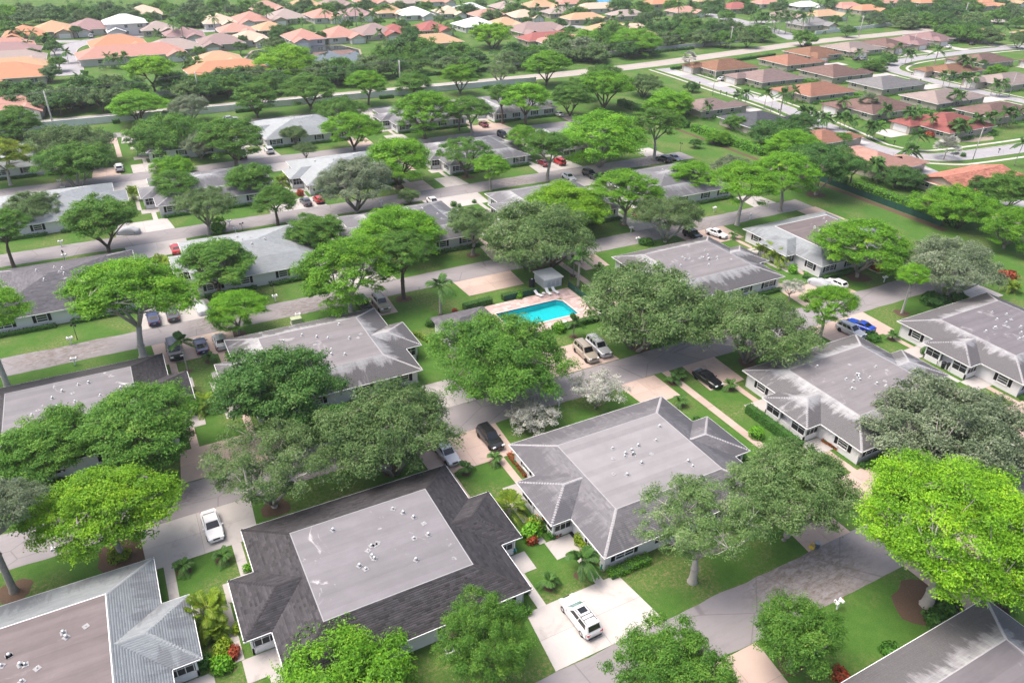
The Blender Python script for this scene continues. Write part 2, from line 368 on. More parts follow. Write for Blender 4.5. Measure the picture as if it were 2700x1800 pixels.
# ------------------------------------------------------------------ villa materials
def attr(t, name): n = t.nodes.new('ShaderNodeAttribute'); n.attribute_name = name; return n.outputs['Fac']
def roof_material(name, base, var=0.25, algae=None, clean=None, amount=0.5):
    """shingle roof: every tab its own shade, algae streaks that start below the ridge and run down the slope, washed strip at the top"""
    m, t, b = nodes(name)
    uv = t.nodes.new('ShaderNodeTexCoord').outputs['UV']; oi = t.nodes.new('ShaderNodeObjectInfo')
    add = t.nodes.new('ShaderNodeVectorMath'); add.operation = 'ADD'; sc = t.nodes.new('ShaderNodeVectorMath'); sc.operation = 'SCALE'; sc.inputs[3].default_value = 0
    cb = t.nodes.new('ShaderNodeCombineXYZ'); mu = t.nodes.new('ShaderNodeMath'); mu.operation = 'MULTIPLY'; mu.inputs[1].default_value = 137.0
    t.links.new(oi.outputs['Random'], mu.inputs[0]); t.links.new(mu.outputs[0], cb.inputs[0]); t.links.new(uv, add.inputs[0]); t.links.new(cb.outputs[0], add.inputs[1]); v = add.outputs[0]
    tint = attr(t, 'tint')
    o = ramp(t, tint, [(0.0, tuple(c * (1 - var) for c in base)), (0.5, base), (1.0, tuple(min(1, c * (1 + var)) for c in base))])
    o = mixc(t, ramp(t, noise(t, 0.5, 5, 0.6, v), [(0.35, 0.0), (0.7, 0.4)]), o, tuple(c * 0.75 for c in base))
    if algae:
        sep = t.nodes.new('ShaderNodeSeparateXYZ'); t.links.new(uv, sep.inputs[0])       # y: metres below the top edge
        st = noise(t, 1.0, 6, 0.72, scaled(t, v, (0.9, 0.16, 1)), 0.3); patch = noise(t, 0.16, 3, 0.5, v)
        g = N(t, 'ShaderNodeMapRange'); g.inputs[1].default_value = 0.0; g.inputs[2].default_value = 2.6; g.inputs[3].default_value = -0.3; g.inputs[4].default_value = 0.12
        t.links.new(sep.outputs[1], g.inputs[0])
        a1 = t.nodes.new('ShaderNodeMath'); a1.operation = 'ADD'; t.links.new(st, a1.inputs[0]); t.links.new(g.outputs[0], a1.inputs[1])
        a2 = t.nodes.new('ShaderNodeMath'); a2.operation = 'MULTIPLY_ADD'; a2.inputs[1].default_value = 0.55; t.links.new(patch, a2.inputs[0]); t.links.new(a1.outputs[0], a2.inputs[2])
        lo = 0.86 - amount * 0.28
        if clean: o = mixc(t, ramp(t, a2.outputs[0], [(lo - 0.26, 0.9), (lo - 0.05, 0.0)]), o, clean)
        o = mixc(t, ramp(t, a2.outputs[0], [(lo, 0.0), (lo + 0.11, 0.85)]), o, algae)
    t.links.new(o, b.inputs['Base Color']); b.inputs['Roughness'].default_value = 0.9; b.inputs['Specular IOR Level'].default_value = 0.2
    return m
def flat_material(name, col, white=0.0, streak=0.3, dark=None):
    m, t, b = nodes(name); p = wpos(t)
    o = mixc(t, noise(t, 0.35, 6, 0.65, p), tuple(c * 0.72 for c in col), tuple(c * 1.28 for c in col))
    o = mixc(t, ramp(t, noise(t, 0.5, 6, 0.7, scaled(t, p, (0.22, 1.8, 1))), [(0.45, 0.0), (0.7, streak)]), o, dark or tuple(c * 0.6 for c in col))
    if white: o = mixc(t, ramp(t, noise(t, 0.22, 7, 0.7, p, 1.0), [(0.6, 0.0), (0.68, white)]), o, (0.62, 0.6, 0.6))
    oi = t.nodes.new('ShaderNodeObjectInfo'); h = t.nodes.new('ShaderNodeHueSaturation'); mr = N(t, 'ShaderNodeMapRange'); mr.inputs[3].default_value = 0.92; mr.inputs[4].default_value = 1.07
    t.links.new(oi.outputs['Random'], mr.inputs[0]); t.links.new(mr.outputs[0], h.inputs['Value']); t.links.new(o, h.inputs['Color'])
    t.links.new(h.outputs[0], b.inputs['Base Color']); b.inputs['Roughness'].default_value = 0.75
    return m
ALG = (0.115, 0.11, 0.115); CLEAN = (0.45, 0.455, 0.46)
ROOFS = {'charcoal': (roof_material('charcoal_shingle', (0.068, 0.0645, 0.07), 0.45), flat_material('grey_membrane_patched', (0.185, 0.178, 0.19), 0.8)),
         'pale': (roof_material('pale_shingle', (0.29, 0.315, 0.33), 0.13, (0.2, 0.21, 0.225), None, 0.1), flat_material('mauve_membrane', (0.155, 0.128, 0.13), 0.2, 0.6)),
         'grey': (roof_material('grey_shingle', (0.2, 0.195, 0.208), 0.22, (0.13, 0.127, 0.14), None, 0.35), flat_material('smooth_grey_membrane', (0.24, 0.23, 0.238), 0.0, 0.2)),
         'weathered': (roof_material('weathered_shingle', (0.33, 0.33, 0.34), 0.2, ALG, CLEAN, 0.6), flat_material('stained_membrane', (0.188, 0.176, 0.183), 0.3, 0.55)),
         'weathered2': (roof_material('weathered_shingle_dark', (0.3, 0.295, 0.31), 0.2, ALG, CLEAN, 0.85), flat_material('stained_membrane_dark', (0.15, 0.138, 0.15), 0.35, 0.55)),
         'light': (roof_material('light_shingle', (0.35, 0.375, 0.39), 0.1, None, None, 0), flat_material('light_membrane', (0.35, 0.375, 0.39), 0.0, 0.12)),
         'mid': (roof_material('mid_grey_shingle', (0.25, 0.25, 0.265), 0.14, (0.16, 0.16, 0.175), (0.4, 0.41, 0.42), 0.4), flat_material('mid_membrane', (0.31, 0.31, 0.33), 0.15, 0.35)),
         'slate': (roof_material('slate_shingle', (0.14, 0.135, 0.15), 0.35, None, None, 0), flat_material('slate_membrane', (0.16, 0.155, 0.17), 0.12, 0.4))}
WALLW = mat('white_stucco', (0.72, 0.71, 0.715), 0.85, 0.06, 1.2, dirt=((0.5, 0.47, 0.44), 0.6, 0.6, 0.4))
TRIM = mat('white_trim', (0.78, 0.78, 0.78), 0.5, 0.05); CAPM = mat('pale_ridge_cap', (0.36, 0.35, 0.36), 0.9, 0.3, 4)
BLACKM = mat('black_shutter', (0.012, 0.012, 0.014), 0.5, 0.2); SCREEN = mat('dark_insect_screen', (0.03, 0.03, 0.033), 0.55, 0.4, 1.0)
GALV = mat('galvanised_metal', (0.62, 0.63, 0.64), 0.35, 0.15, 6, metal=0.55); LEAD = mat('flashing', (0.3, 0.3, 0.31), 0.6, 0.2)
def glass_material(name, col, rough=0.08):
    m, t, b = nodes(name); p = wpos(t)
    t.links.new(mixc(t, noise(t, 0.9, 2, 0.5, p), tuple(c * 0.5 for c in col), tuple(c * 1.6 for c in col)), b.inputs['Base Color']); b.inputs['Roughness'].default_value = rough; b.inputs['Specular IOR Level'].default_value = 0.7
    return m
GLASS = glass_material('window_glass', (0.035, 0.04, 0.045))

# ------------------------------------------------------------------ shingle courses
def shingle_mesh(name, polys, course=0.22, wmin=0.28, wmax=0.62, lift=0.016, seed=1, top=4.5):
    rg = np.random.default_rng(seed); V = []; F = []; T = []; UVs = []; nv = 0
    for pi, poly in enumerate(polys):
        P = [np.array(p, float) for p in poly]; o = P[0]; u = P[1] - P[0]; L = np.linalg.norm(u); u /= L
        nrm = np.cross(u, P[2] - P[0]); nrm /= np.linalg.norm(nrm)
        if nrm[2] < 0: nrm = -nrm
        v = np.cross(nrm, u); 
        if v[2] < 0: v = -v
        q = np.array([((p - o) @ u, (p - o) @ v) for p in P]); vmax = q[:, 1].max(); n = int(math.ceil(vmax / course))
        for j in range(n):
            a0 = j * course; a1 = min(a0 + course * 1.25, vmax); am = min(a0 + course * 0.5, vmax - 1e-3); xs = []
            for k in range(len(q)):
                (x1, y1), (x2, y2) = q[k], q[(k + 1) % len(q)]
                if (y1 - am) * (y2 - am) < 0: xs.append(x1 + (x2 - x1) * (am - y1) / (y2 - y1))
            if len(xs) < 2: continue
            lo, hi = min(xs), max(xs); x = lo - rg.uniform(0, wmax); run = rg.uniform(0.3, 0.7)
            while x < hi:
                w = rg.uniform(wmin, wmax); b0 = max(x, lo); b1 = min(x + w - 0.008, hi); x += w
                if b1 - b0 < 0.03: continue
                run = 0.6 * run + 0.4 * rg.random(); tt = min(1, max(0, run + rg.normal(0, 0.16)))
                l = lift * rg.uniform(0.6, 1.3)
                pts = [(b0, a0, 0.002), (b1, a0, 0.002), (b0, a0, l), (b1, a0, l), (b1, a1, 0.004), (b0, a1, 0.004)]
                for (pu, pv, ph) in pts: V.append(o + u * pu + v * pv + nrm * ph); UVs.append((pu + 41.3 * pi, vmax - pv + (top - vmax if vmax < 2 else 0)))
                F += [(nv, nv + 1, nv + 3, nv + 2), (nv + 2, nv + 3, nv + 4, nv + 5)]; T += [tt * 0.6, tt]; nv += 6
    return mesh_np(name, V, F, {'tint': T}, None, uv=UVs)

HX, HY, ZE, ZT, INS, WO, WH = VW / 2, VD / 2, 2.62, 3.95, 4.3, 2.45, 3.9
SL = (ZT - ZE) / INS
def villa_roof_polys():
    main = []
    A = [(-HX, -HY), (HX, -HY), (HX, HY), (-HX, HY)]; B = [(-HX + INS, -HY + INS), (HX - INS, -HY + INS), (HX - INS, HY - INS), (-HX + INS, HY - INS)]
    for i in range(4):
        j = (i + 1) % 4; main.append([(*A[i], ZE), (*A[j], ZE), (*B[j], ZT), (*B[i], ZT)])
    wings = []
    for s in (1, -1):
        xo, xa, xr, za = s * (HX + WO), s * (HX + WO - WH), s * (HX - WH), ZE + WH * SL
        wings.append([(xo, -WH * s, ZE), (xo, WH * s, ZE), (xa, 0, za)])
        for t in (-1, 1):
            e = [(s * HX, t * WH, ZE), (xo, t * WH, ZE), (xa, 0, za), (xr, 0, za)]
            if s * t > 0: e = [e[1], e[0], e[3], e[2]]
            wings.append(e)
    return main, wings
def lifted(poly, dz): return [(p[0], p[1], p[2] + dz) for p in poly]
MAIN_P, WING_P = villa_roof_polys()
def cap_mesh(name, segs, w=0.16, h=0.035):
    b = MB()
    for a, c in segs:
        a = Vector(a); c = Vector(c); d = (c - a); n = max(1, int(d.length / 0.32)); d.normalize(); s = d.cross(Vector((0, 0, 1))).normalized() * w
        for k in range(n):                       # overlapping cap shingles
            p = a + (c - a) * (k / n); q = a + (c - a) * ((k + 1.06) / n); z0 = 0.012 + h; z1 = h * 0.5
            b.quad(p + s + Vector((0, 0, -0.045 + z0)), p + Vector((0, 0, z0)), q + Vector((0, 0, z1)), q + s + Vector((0, 0, -0.045 + z1)))
            b.quad(p + Vector((0, 0, z0)), p - s + Vector((0, 0, -0.045 + z0)), q - s + Vector((0, 0, -0.045 + z1)), q + Vector((0, 0, z1)))
    return b.mesh(name)
VM = {}
def villa_meshes():
    m = VM
    m['deck'] = MB(); 
    for p in MAIN_P + WING_P: m['deck'].poly(lifted(p, -0.01))
    m['deck'].box(-HX + .02, HX - .02, -HY + .02, HY - .02, ZE - 0.06, ZE - 0.03)
    for s in (1, -1): m['deck'].box(min(s * (HX + .03), s * (HX + WO - .02)), max(s * (HX + .03), s * (HX + WO - .02)), -WH + .02, WH - .02, ZE - 0.06, ZE - 0.03)
    m['deck'] = m['deck'].mesh('roof_deck')
    m['shingles'] = shingle_mesh('shingles', MAIN_P, seed=3); m['wing_shingles'] = shingle_mesh('wing_shingles', [lifted(p, 0.012) for p in WING_P], seed=4)
    hips = [((sx * HX, sy * HY, ZE), (sx * (HX - INS), sy * (HY - INS), ZT)) for sx in (-1, 1) for sy in (-1, 1)]
    for s in (1, -1):
        xo, xa, xr, za = s * (HX + WO), s * (HX + WO - WH), s * (HX - WH), ZE + WH * SL
        hips += [((xo, -WH, ZE), (xa, 0, za)), ((xo, WH, ZE), (xa, 0, za)), ((xa, 0, za), (xr, 0, za))]
    m['caps'] = [cap_mesh('ridge_cap', [h_]) for h_ in hips[:4]] + [cap_mesh('ridge_cap', hips[4:7]), cap_mesh('ridge_cap', hips[7:])]
    fx, fy = HX - INS, HY - INS; n = 13; w = 2 * fy / n
    m['strip'] = [MB().box(-fx, fx, -fy + i * w - 0.05, -fy + (i + 1) * w - 0.006, ZT - 0.05, ZT + 0.012 + (i % 2) * 0.004).mesh('roof_strip') for i in range(n)]
    e = MB()                                          # metal edge where the flat roof meets the slopes
    for a, c, d, f in ((-fx - .1, fx + .1, -fy - .1, -fy), (-fx - .1, fx + .1, fy, fy + .1), (-fx - .1, -fx, -fy, fy), (fx, fx + .1, -fy, fy)): e.box(a, c, d, f, ZT - 0.06, ZT + 0.03)
    m['edge'] = e.mesh('roof_edge')
    hz = 1.0; e = MB()                                # low hipped cap used on the newer roofs instead of the flat deck
    m['lowhip_p'] = [[(-fx, -fy, ZT), (fx, -fy, ZT), (fx - fy, 0, ZT + hz), (-fx + fy, 0, ZT + hz)], [(fx, -fy, ZT), (fx, fy, ZT), (fx - fy, 0, ZT + hz)], [(fx, fy, ZT), (-fx, fy, ZT), (-fx + fy, 0, ZT + hz), (fx - fy, 0, ZT + hz)], [(-fx, fy, ZT), (-fx, -fy, ZT), (-fx + fy, 0, ZT + hz)]]
    m['lowhip'] = shingle_mesh('upper_shingles', m['lowhip_p'], seed=9); d = MB()
    for p in m['lowhip_p']: d.poly(lifted(p, -0.015))
    m['lowhip_deck'] = d.mesh('upper_deck')
    g = MB()
    def gut(x0, x1, y0, y1): g.box(x0, x1, y0, y1, ZE - 0.13, ZE - 0.015)
    gut(-HX - .08, HX + .08, -HY - .08, -HY - .01); gut(-HX - .08, HX + .08, HY + .01, HY + .08)
    for s in (1, -1):
        xa, xb = sorted((s * (HX + .01), s * (HX + .08)))
        gut(xa, xb, -HY, -WH - .09); gut(xa, xb, WH + .09, HY)
        for t in (-1, 1): ya, yb = sorted((t * (WH + .01), t * (WH + .08))); gut(*sorted((s * (HX + .09), s * (HX + WO))), ya, yb)
        gut(*sorted((s * (HX + WO + .01), s * (HX + WO + .08))), -WH - .08, WH + .08)
    m['gutter'] = g.mesh('gutter')
    wx, wy = HX - 0.6, HY - 0.6
    m['wall'] = MB().box(-wx, wx, -wy, wy, 0, ZE - 0.07).mesh('wall')
    m['downpipe'] = []
    for sx in (-1, 1):
        for sy in (-1, 1): c = MB(); m['downpipe'].append(c.tube([(sx * (wx + .05), sy * (wy + .05), 0), (sx * (wx + .05), sy * (wy + .05), ZE - .3), (sx * (HX + .02), sy * (HY + .02), ZE - .12)], 0.04, 6).mesh('downpipe'))
    # porch wing
    px = HX + WO - 0.5; py = WH - 0.45
    m['porch_wall'] = []
    for s in (-1, 1):
        w = MB(); xa, xb = sorted((s * (wx + .005), s * (px - .12)))
        w.box(xa, xb, -py + .12, py - .12, 0, 0.8); w.box(*sorted((s * wx, s * (px - .9))), -1.1, 1.1, 0, ZE - .08)
        for t in (-1, 1): w.box(*sorted((s * (px - .12), s * px)), *sorted((t * 1.0, t * py)), 0, 0.82)
        for t in (-1, 1): w.box(*sorted((s * (wx + .01), s * (px - .12))), *sorted((t * (py - .12), t * py)), 0, 0.82)
        m['porch_wall'].append(w.mesh('porch_wall'))
    m['post'] = MB().box(-.09, .09, -.09, .09, 0, ZE - 0.06).mesh('porch_post')
    m['posts_at'] = [(s * (px - .09), y) for s in (-1, 1) for y in (-py + .09, -1.0, 1.0, py - .09)]
    def screen(w, h):
        b = MB().box(-w / 2, w / 2, -.012, .012, 0, h); return b.mesh('screen')
    def sframe(w, h, bars):
        b = MB()
        for x in [-w / 2] + [w * (k + 1) / (bars + 1) - w / 2 for k in range(bars)] + [w / 2]: b.box(x - .03, x + .03, -.035, .035, 0, h)
        for z in (0, h * .5, h): b.box(-w / 2 + .03, w / 2 - .03, -.03, .03, z - .03, z + .03)
        return b.mesh('screen_frame')
    m['screen_l'] = screen(2.2, 1.65); m['sframe_l'] = sframe(2.2, 1.65, 1); m['screen_s'] = screen(2.05, 1.65); m['sframe_s'] = sframe(2.05, 1.65, 2)
    m['screens_at'] = [(s * (px - .06), t * (py + 1.0) / 2, math.pi / 2, 'l') for s in (-1, 1) for t in (-1, 1)] + [(s * (wx + px - .1) / 2, t * (py - .06), 0, 's') for s in (-1, 1) for t in (-1, 1)]
    # windows
    for k, w_ in (('w', 2.3), ('n', 1.5)):
        f = MB(); h = 1.2
        for x in ([-w_ / 2, 0, w_ / 2] if k == 'w' else [-w_ / 2, w_ / 2]): f.box(x - .045, x + .045, -.07, .02, 0, h)
        for z in (0, .4, .8, 1.2): f.box(-w_ / 2 + .045, w_ / 2 - .045, -.06, .02, z - .035, z + .035)
        f.box(-w_ / 2 - .1, w_ / 2 + .1, -.13, 0.02, -.12, -.04); m['wf_' + k] = f.mesh('window_frame'); m['wp_' + k] = MB().box(-w_ / 2, w_ / 2, -.025, .01, 0, h).mesh('pane')
    s = MB().box(-.24, .24, -.03, .01, -.05, 1.25)
    for z in np.arange(0, 1.2, .1): s.quad((-.2, -.032, z), (.2, -.032, z), (.2, -.055, z + .08), (-.2, -.055, z + .08))
    m['shutter'] = s.mesh('shutter')
    m['win_at'] = [(-8.6, -wy, 0, 'w'), (-3.3, -wy, 0, 'n'), (3.3, -wy, 0, 'n'), (8.6, -wy, 0, 'w'), (-wx, -7.3, -math.pi / 2, 'n'), (-wx, 7.0, -math.pi / 2, 'n'), (wx, -7.3, math.pi / 2, 'n'), (wx, 7.0, math.pi / 2, 'n')]
    v = MB().box(-.26, .26, -.26, .26, 0, .04); m['vent_base'] = v.mesh('vent_flashing')
    v = MB().lathe([(.12, 0.03), (.12, .26), (.2, .28), (.21, .38), (.15, .47), (.04, .5)], 12); m['vent'] = v.mesh('roof_vent', None, True)
    v = MB().lathe([(.06, 0), (.06, .3), (.05, .31)], 8); m['pipe'] = v.mesh('vent_pipe', None, True)
villa_meshes()
def villa(x0, row, roof, label, top='flat', near=True, seed=0, white_edge=False):
    rs, fm = ROOFS[roof]; rg = random.Random(seed * 7 + int(x0 * 3) + row * 91)
    r = empty('villa', (x0 + HX, ROWS[row], 0)); tag(r, label, 'house', 'low white villas in rows')
    put('wall', VM['wall'], r, mat=WALLW); rf = put('roof', VM['deck'], r, mat=rs)
    stuff(put('shingles', VM['shingles'], rf, mat=rs)); stuff(put('wing_shingles', VM['wing_shingles'], rf, mat=rs)); [put('ridge_cap', c_, rf, mat=rs if roof in ('light', 'pale') else CAPM if roof != 'charcoal' else rs) for c_ in VM['caps']]
    if top == 'flat':
        fl = put('flat_roof', VM['edge'], r, mat=TRIM if white_edge else LEAD if roof == 'charcoal' else CAPM)
        for s in VM['strip']: put('roof_strip', s, fl, mat=fm)
        zt = ZT + 0.012
        spots = [(rg.gauss(0, 2.4), rg.gauss(0, 1.7)) for _ in range(9)] + [(rg.uniform(-6.3, 6.3), rg.uniform(-5, 5)) for _ in range(7)]
    else:
        fl = put('upper_roof', VM['lowhip_deck'], r, mat=rs); stuff(put('shingles', VM['lowhip'], fl, mat=rs)); zt = None
        spots = [(rg.gauss(0, 3.2), rg.gauss(0, 2.2)) for _ in range(10)]
    for i, (x, y) in enumerate(spots):
        x = max(-6.6, min(6.6, x)); y = max(-5.4, min(5.4, y))
        z = zt if zt else ZT + 1.0 * min(1, (6.05 - abs(y)) / 6.05, (7.35 - abs(x)) / 6.05)
        b = put('vent_flashing', VM['vent_base'], fl, (x, y, z), rg.uniform(0, 1), LEAD)
        put('roof_vent' if i % 4 else 'vent_pipe', VM['vent' if i % 4 else 'pipe'], fl, (x, y, z), 0, GALV, (.8, .8, .8) if i % 3 else (.62, .62, .62))
    put('gutter', VM['gutter'], r, mat=TRIM); [put('downpipe', d_, r, mat=TRIM) for d_ in VM['downpipe']]; [put('porch_wall', w_, r, mat=WALLW) for w_ in VM['porch_wall']]
    for (x, y) in VM['posts_at']: put('porch_post', VM['post'], r, (x, y, 0), 0, TRIM)
    for (x, y, rz, k) in VM['screens_at']:
        s = put('screen', VM['screen_' + k], r, (x, y, .87), rz, SCREEN); put('screen_frame', VM['sframe_' + k], s, mat=TRIM)
    for (x, y, rz, k) in VM['win_at']:
        w = put('window', VM['wp_' + k], r, (x, y, .95), rz, GLASS); put('window_frame', VM['wf_' + k], w, mat=TRIM)
        hw = 1.45 if k == 'w' else 1.05
        for sg in (-1, 1): put('shutter', VM['shutter'], r, (x + sg * hw * math.cos(rz), y + sg * hw * math.sin(rz), .95), rz, BLACKM)
    return r
VILLAS = [(41.8, 0, 'weathered2', 'villa with streaked grey roof cut off by the bottom right corner of the picture', 'flat', 0),
 (-28.6, 1, 'pale', 'villa with pale blue-grey shingles and a mauve flat roof in the bottom left corner', 'flat', 1), (3.2, 1, 'charcoal', 'villa with charcoal shingle roof around a patched grey flat roof, front and centre', 'flat', 0),
 (35.0, 1, 'grey', 'villa with even grey roof and smooth bare flat deck, beside the white minivan', 'flat', 0), (72.9, 1, 'weathered', 'villa with stained flat roof and clipped hedge along its screened porch', 'flat', 0),
 (106.0, 1, 'weathered2', 'villa with streaked dark grey roof at the right edge, beside the blue car', 'flat', 0),
 (-23.2, 2, 'charcoal', 'villa with dark shingles and light flat roof cut by the left edge', 'flat', 0), (8.7, 2, 'weathered', 'villa with grey streaked roof directly left of the pool lawn', 'flat', 0),
 (78.7, 2, 'weathered', 'villa with streaked grey roof to the right of the pool, behind two round oaks', 'flat', 0), (111.4, 2, 'pale', 'villa with pale roof and white-edged mauve flat roof past the pool', 'flat', 1),
 (-23.8, 3, 'slate', 'villa with dark slate-grey roof half hidden by two bright trees at the left edge', 'lowhip', 0), (7.5, 3, 'light', 'villa with pale silver roof behind the spreading bright tree, left of centre', 'lowhip', 0),
 (38.6, 3, 'mid', 'villa with mid-grey hipped roof behind the two bright trees beyond the pool lawn', 'lowhip', 0), (72.7, 3, 'mid', 'villa with grey hipped roof half covered by a lime green crown beyond the pool', 'lowhip', 0),
 (105.2, 3, 'mid', 'villa with pale grey roof behind the row of bright trees, near the red sports car', 'lowhip', 0),
 (-24.6, 4, 'light', 'villa with plain pale roof and a leafless tree before it, left edge', 'lowhip', 0), (6.0, 4, 'mid', 'villa with mid-grey roof between two tall trees, second in the fourth row', 'lowhip', 0),
 (38.2, 4, 'light', 'villa with pale roof and screened porch above the dark sedan and red hatchback', 'lowhip', 0), (73.6, 4, 'mid', 'villa with grey hipped roof behind the dark pruned tree in the fourth row', 'lowhip', 0),
 (106.3, 4, 'mid', 'villa hidden under the widest bright crown in the fourth row', 'lowhip', 0),
 (-27.2, 5, 'light', 'villa in the row by the boundary wall almost hidden by grey oaks, left edge', 'lowhip', 0), (8.0, 5, 'slate', 'villa with shuttered white wall under the broad green oak near the boundary wall', 'lowhip', 0),
 (37.8, 5, 'light', 'villa with clean pale roof nearest the white boundary wall', 'lowhip', 0), (75.5, 5, 'mid', 'villa with streaked grey roof behind a broad bright tree by the boundary wall', 'lowhip', 0), (107.5, 5, 'mid', 'villa near the maroon sedan, almost hidden by trees by the boundary wall', 'lowhip', 0)]
for i, (x0, row, roof, lab, top, we) in enumerate(VILLAS): villa(x0, row, roof, lab, top, True, i, bool(we))
# ------------------------------------------------------------------ foliage
def leaf_material(name, dark, mid, light, tip=None, transl=0.3, objvar=0.12, gloss=0.22):
    m = bpy.data.materials.new(name); m.use_nodes = True; t = m.node_tree; b = t.nodes['Principled BSDF']; out = t.nodes['Material Output']
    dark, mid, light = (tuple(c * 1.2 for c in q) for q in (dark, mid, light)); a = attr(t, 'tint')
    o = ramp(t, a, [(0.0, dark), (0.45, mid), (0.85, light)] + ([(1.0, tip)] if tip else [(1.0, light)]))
    oi = t.nodes.new('ShaderNodeObjectInfo'); h = t.nodes.new('ShaderNodeHueSaturation'); mr = N(t, 'ShaderNodeMapRange'); mr.inputs[3].default_value = 1 - objvar; mr.inputs[4].default_value = 1 + objvar
    t.links.new(oi.outputs['Random'], mr.inputs[0]); t.links.new(mr.outputs[0], h.inputs['Value']); t.links.new(o, h.inputs['Color'])
    t.links.new(h.outputs[0], b.inputs['Base Color']); b.inputs['Roughness'].default_value = 0.5; b.inputs['Specular IOR Level'].default_value = gloss
    tr = t.nodes.new('ShaderNodeBsdfTranslucent'); t.links.new(h.outputs[0], tr.inputs[0]); mx = t.nodes.new('ShaderNodeMixShader'); mx.inputs[0].default_value = transl
    t.links.new(b.outputs[0], mx.inputs[1]); t.links.new(tr.outputs[0], mx.inputs[2]); t.links.new(mx.outputs[0], out.inputs[0])
    return m
LEAF = {'lime': leaf_material('lime_leaves', (0.08, 0.2, 0.012), (0.165, 0.36, 0.015), (0.26, 0.47, 0.02), (0.35, 0.52, 0.03), 0.35),
 'bright': leaf_material('bright_leaves', (0.065, 0.18, 0.012), (0.125, 0.31, 0.017), (0.2, 0.42, 0.024), (0.3, 0.48, 0.04), 0.36),
 'green': leaf_material('green_leaves', (0.04, 0.12, 0.014), (0.08, 0.2, 0.024), (0.135, 0.28, 0.038), (0.23, 0.37, 0.06), 0.32),
 'deep': leaf_material('deep_green_leaves', (0.028, 0.088, 0.016), (0.052, 0.142, 0.026), (0.09, 0.2, 0.04), (0.15, 0.26, 0.065), 0.28),
 'oak': leaf_material('oak_leaves', (0.05, 0.105, 0.026), (0.108, 0.19, 0.054), (0.18, 0.275, 0.1), (0.31, 0.345, 0.22), 0.28),
 'greyoak': leaf_material('grey_oak_leaves', (0.07, 0.11, 0.052), (0.145, 0.195, 0.105), (0.235, 0.285, 0.18), (0.36, 0.38, 0.3), 0.28),
 'olive': leaf_material('olive_leaves', (0.045, 0.1, 0.026), (0.098, 0.18, 0.05), (0.165, 0.255, 0.09), (0.27, 0.33, 0.16), 0.28),
 'silver': leaf_material('silver_leaves', (0.17, 0.19, 0.15), (0.32, 0.33, 0.28), (0.47, 0.46, 0.42), (0.56, 0.54, 0.5), 0.15),
 'yellow': leaf_material('yellow_green_leaves', (0.1, 0.17, 0.015), (0.2, 0.3, 0.02), (0.31, 0.38, 0.03), (0.4, 0.4, 0.05), 0.35),
 'palm': leaf_material('palm_leaves', (0.03, 0.085, 0.018), (0.06, 0.15, 0.03), (0.12, 0.23, 0.05), (0.26, 0.3, 0.09), 0.25),
 'areca': leaf_material('areca_leaves', (0.07, 0.14, 0.015), (0.15, 0.24, 0.02), (0.27, 0.32, 0.03), (0.42, 0.34, 0.05), 0.3),
 'hedge': leaf_material('hedge_leaves', (0.024, 0.085, 0.012), (0.05, 0.155, 0.018), (0.095, 0.23, 0.03), (0.15, 0.3, 0.04), 0.2),
 'brighthedge': leaf_material('bright_hedge_leaves', (0.06, 0.19, 0.012), (0.12, 0.31, 0.016), (0.2, 0.42, 0.03), (0.27, 0.45, 0.05), 0.25),
 'red': leaf_material('red_leaves', (0.16, 0.03, 0.02), (0.32, 0.06, 0.03), (0.5, 0.12, 0.05), (0.55, 0.22, 0.08), 0.2),
 'orange': leaf_material('orange_blossom', (0.06, 0.15, 0.015), (0.12, 0.25, 0.02), (0.62, 0.2, 0.03), (0.75, 0.32, 0.05), 0.2),
 'far': leaf_material('far_leaves', (0.045, 0.105, 0.034), (0.085, 0.17, 0.055), (0.145, 0.24, 0.085), (0.23, 0.31, 0.14), 0.25)}
BARK = {'grey': mat('grey_bark', (0.3, 0.27, 0.245), 0.95, 0.35, 3), 'brown': mat('brown_bark', (0.13, 0.1, 0.08), 0.95, 0.35, 3), 'pale': mat('pale_bark', (0.42, 0.39, 0.36), 0.95, 0.3, 3), 'palm': mat('palm_trunk', (0.34, 0.31, 0.28), 0.9, 0.25, 5)}
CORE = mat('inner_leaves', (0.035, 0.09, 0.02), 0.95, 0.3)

def leaves(pos, nrm, size, asp, tint, rg, spread=0.35):
    """one folded diamond leaf card per point -> verts, quad faces, tints"""
    n = len(pos); nrm = nrm + rg.normal(0, spread, (n, 3)); nrm /= np.linalg.norm(nrm, axis=1)[:, None] + 1e-9
    a = rg.normal(0, 1, (n, 3)); a -= nrm * (a * nrm).sum(1)[:, None]; a /= np.linalg.norm(a, axis=1)[:, None] + 1e-9
    b = np.cross(nrm, a); L = (size * rg.uniform(0.7, 1.35, n))[:, None]; Wd = L * asp
    fold = nrm * L * 0.12
    v = np.stack([pos - a * L, pos + b * Wd + fold, pos + a * L, pos - b * Wd + fold], 1).reshape(-1, 3)
    f = np.arange(4 * n).reshape(n, 4)
    return v, f, tint
def lumps(d, rg, k=7, amp=0.22):
    ph = rg.uniform(0, 6.28, (k, 1)); w = rg.normal(0, 2.3, (k, 3)); return 1 + amp * np.sin(w @ d.T + ph).mean(0) * 1.8
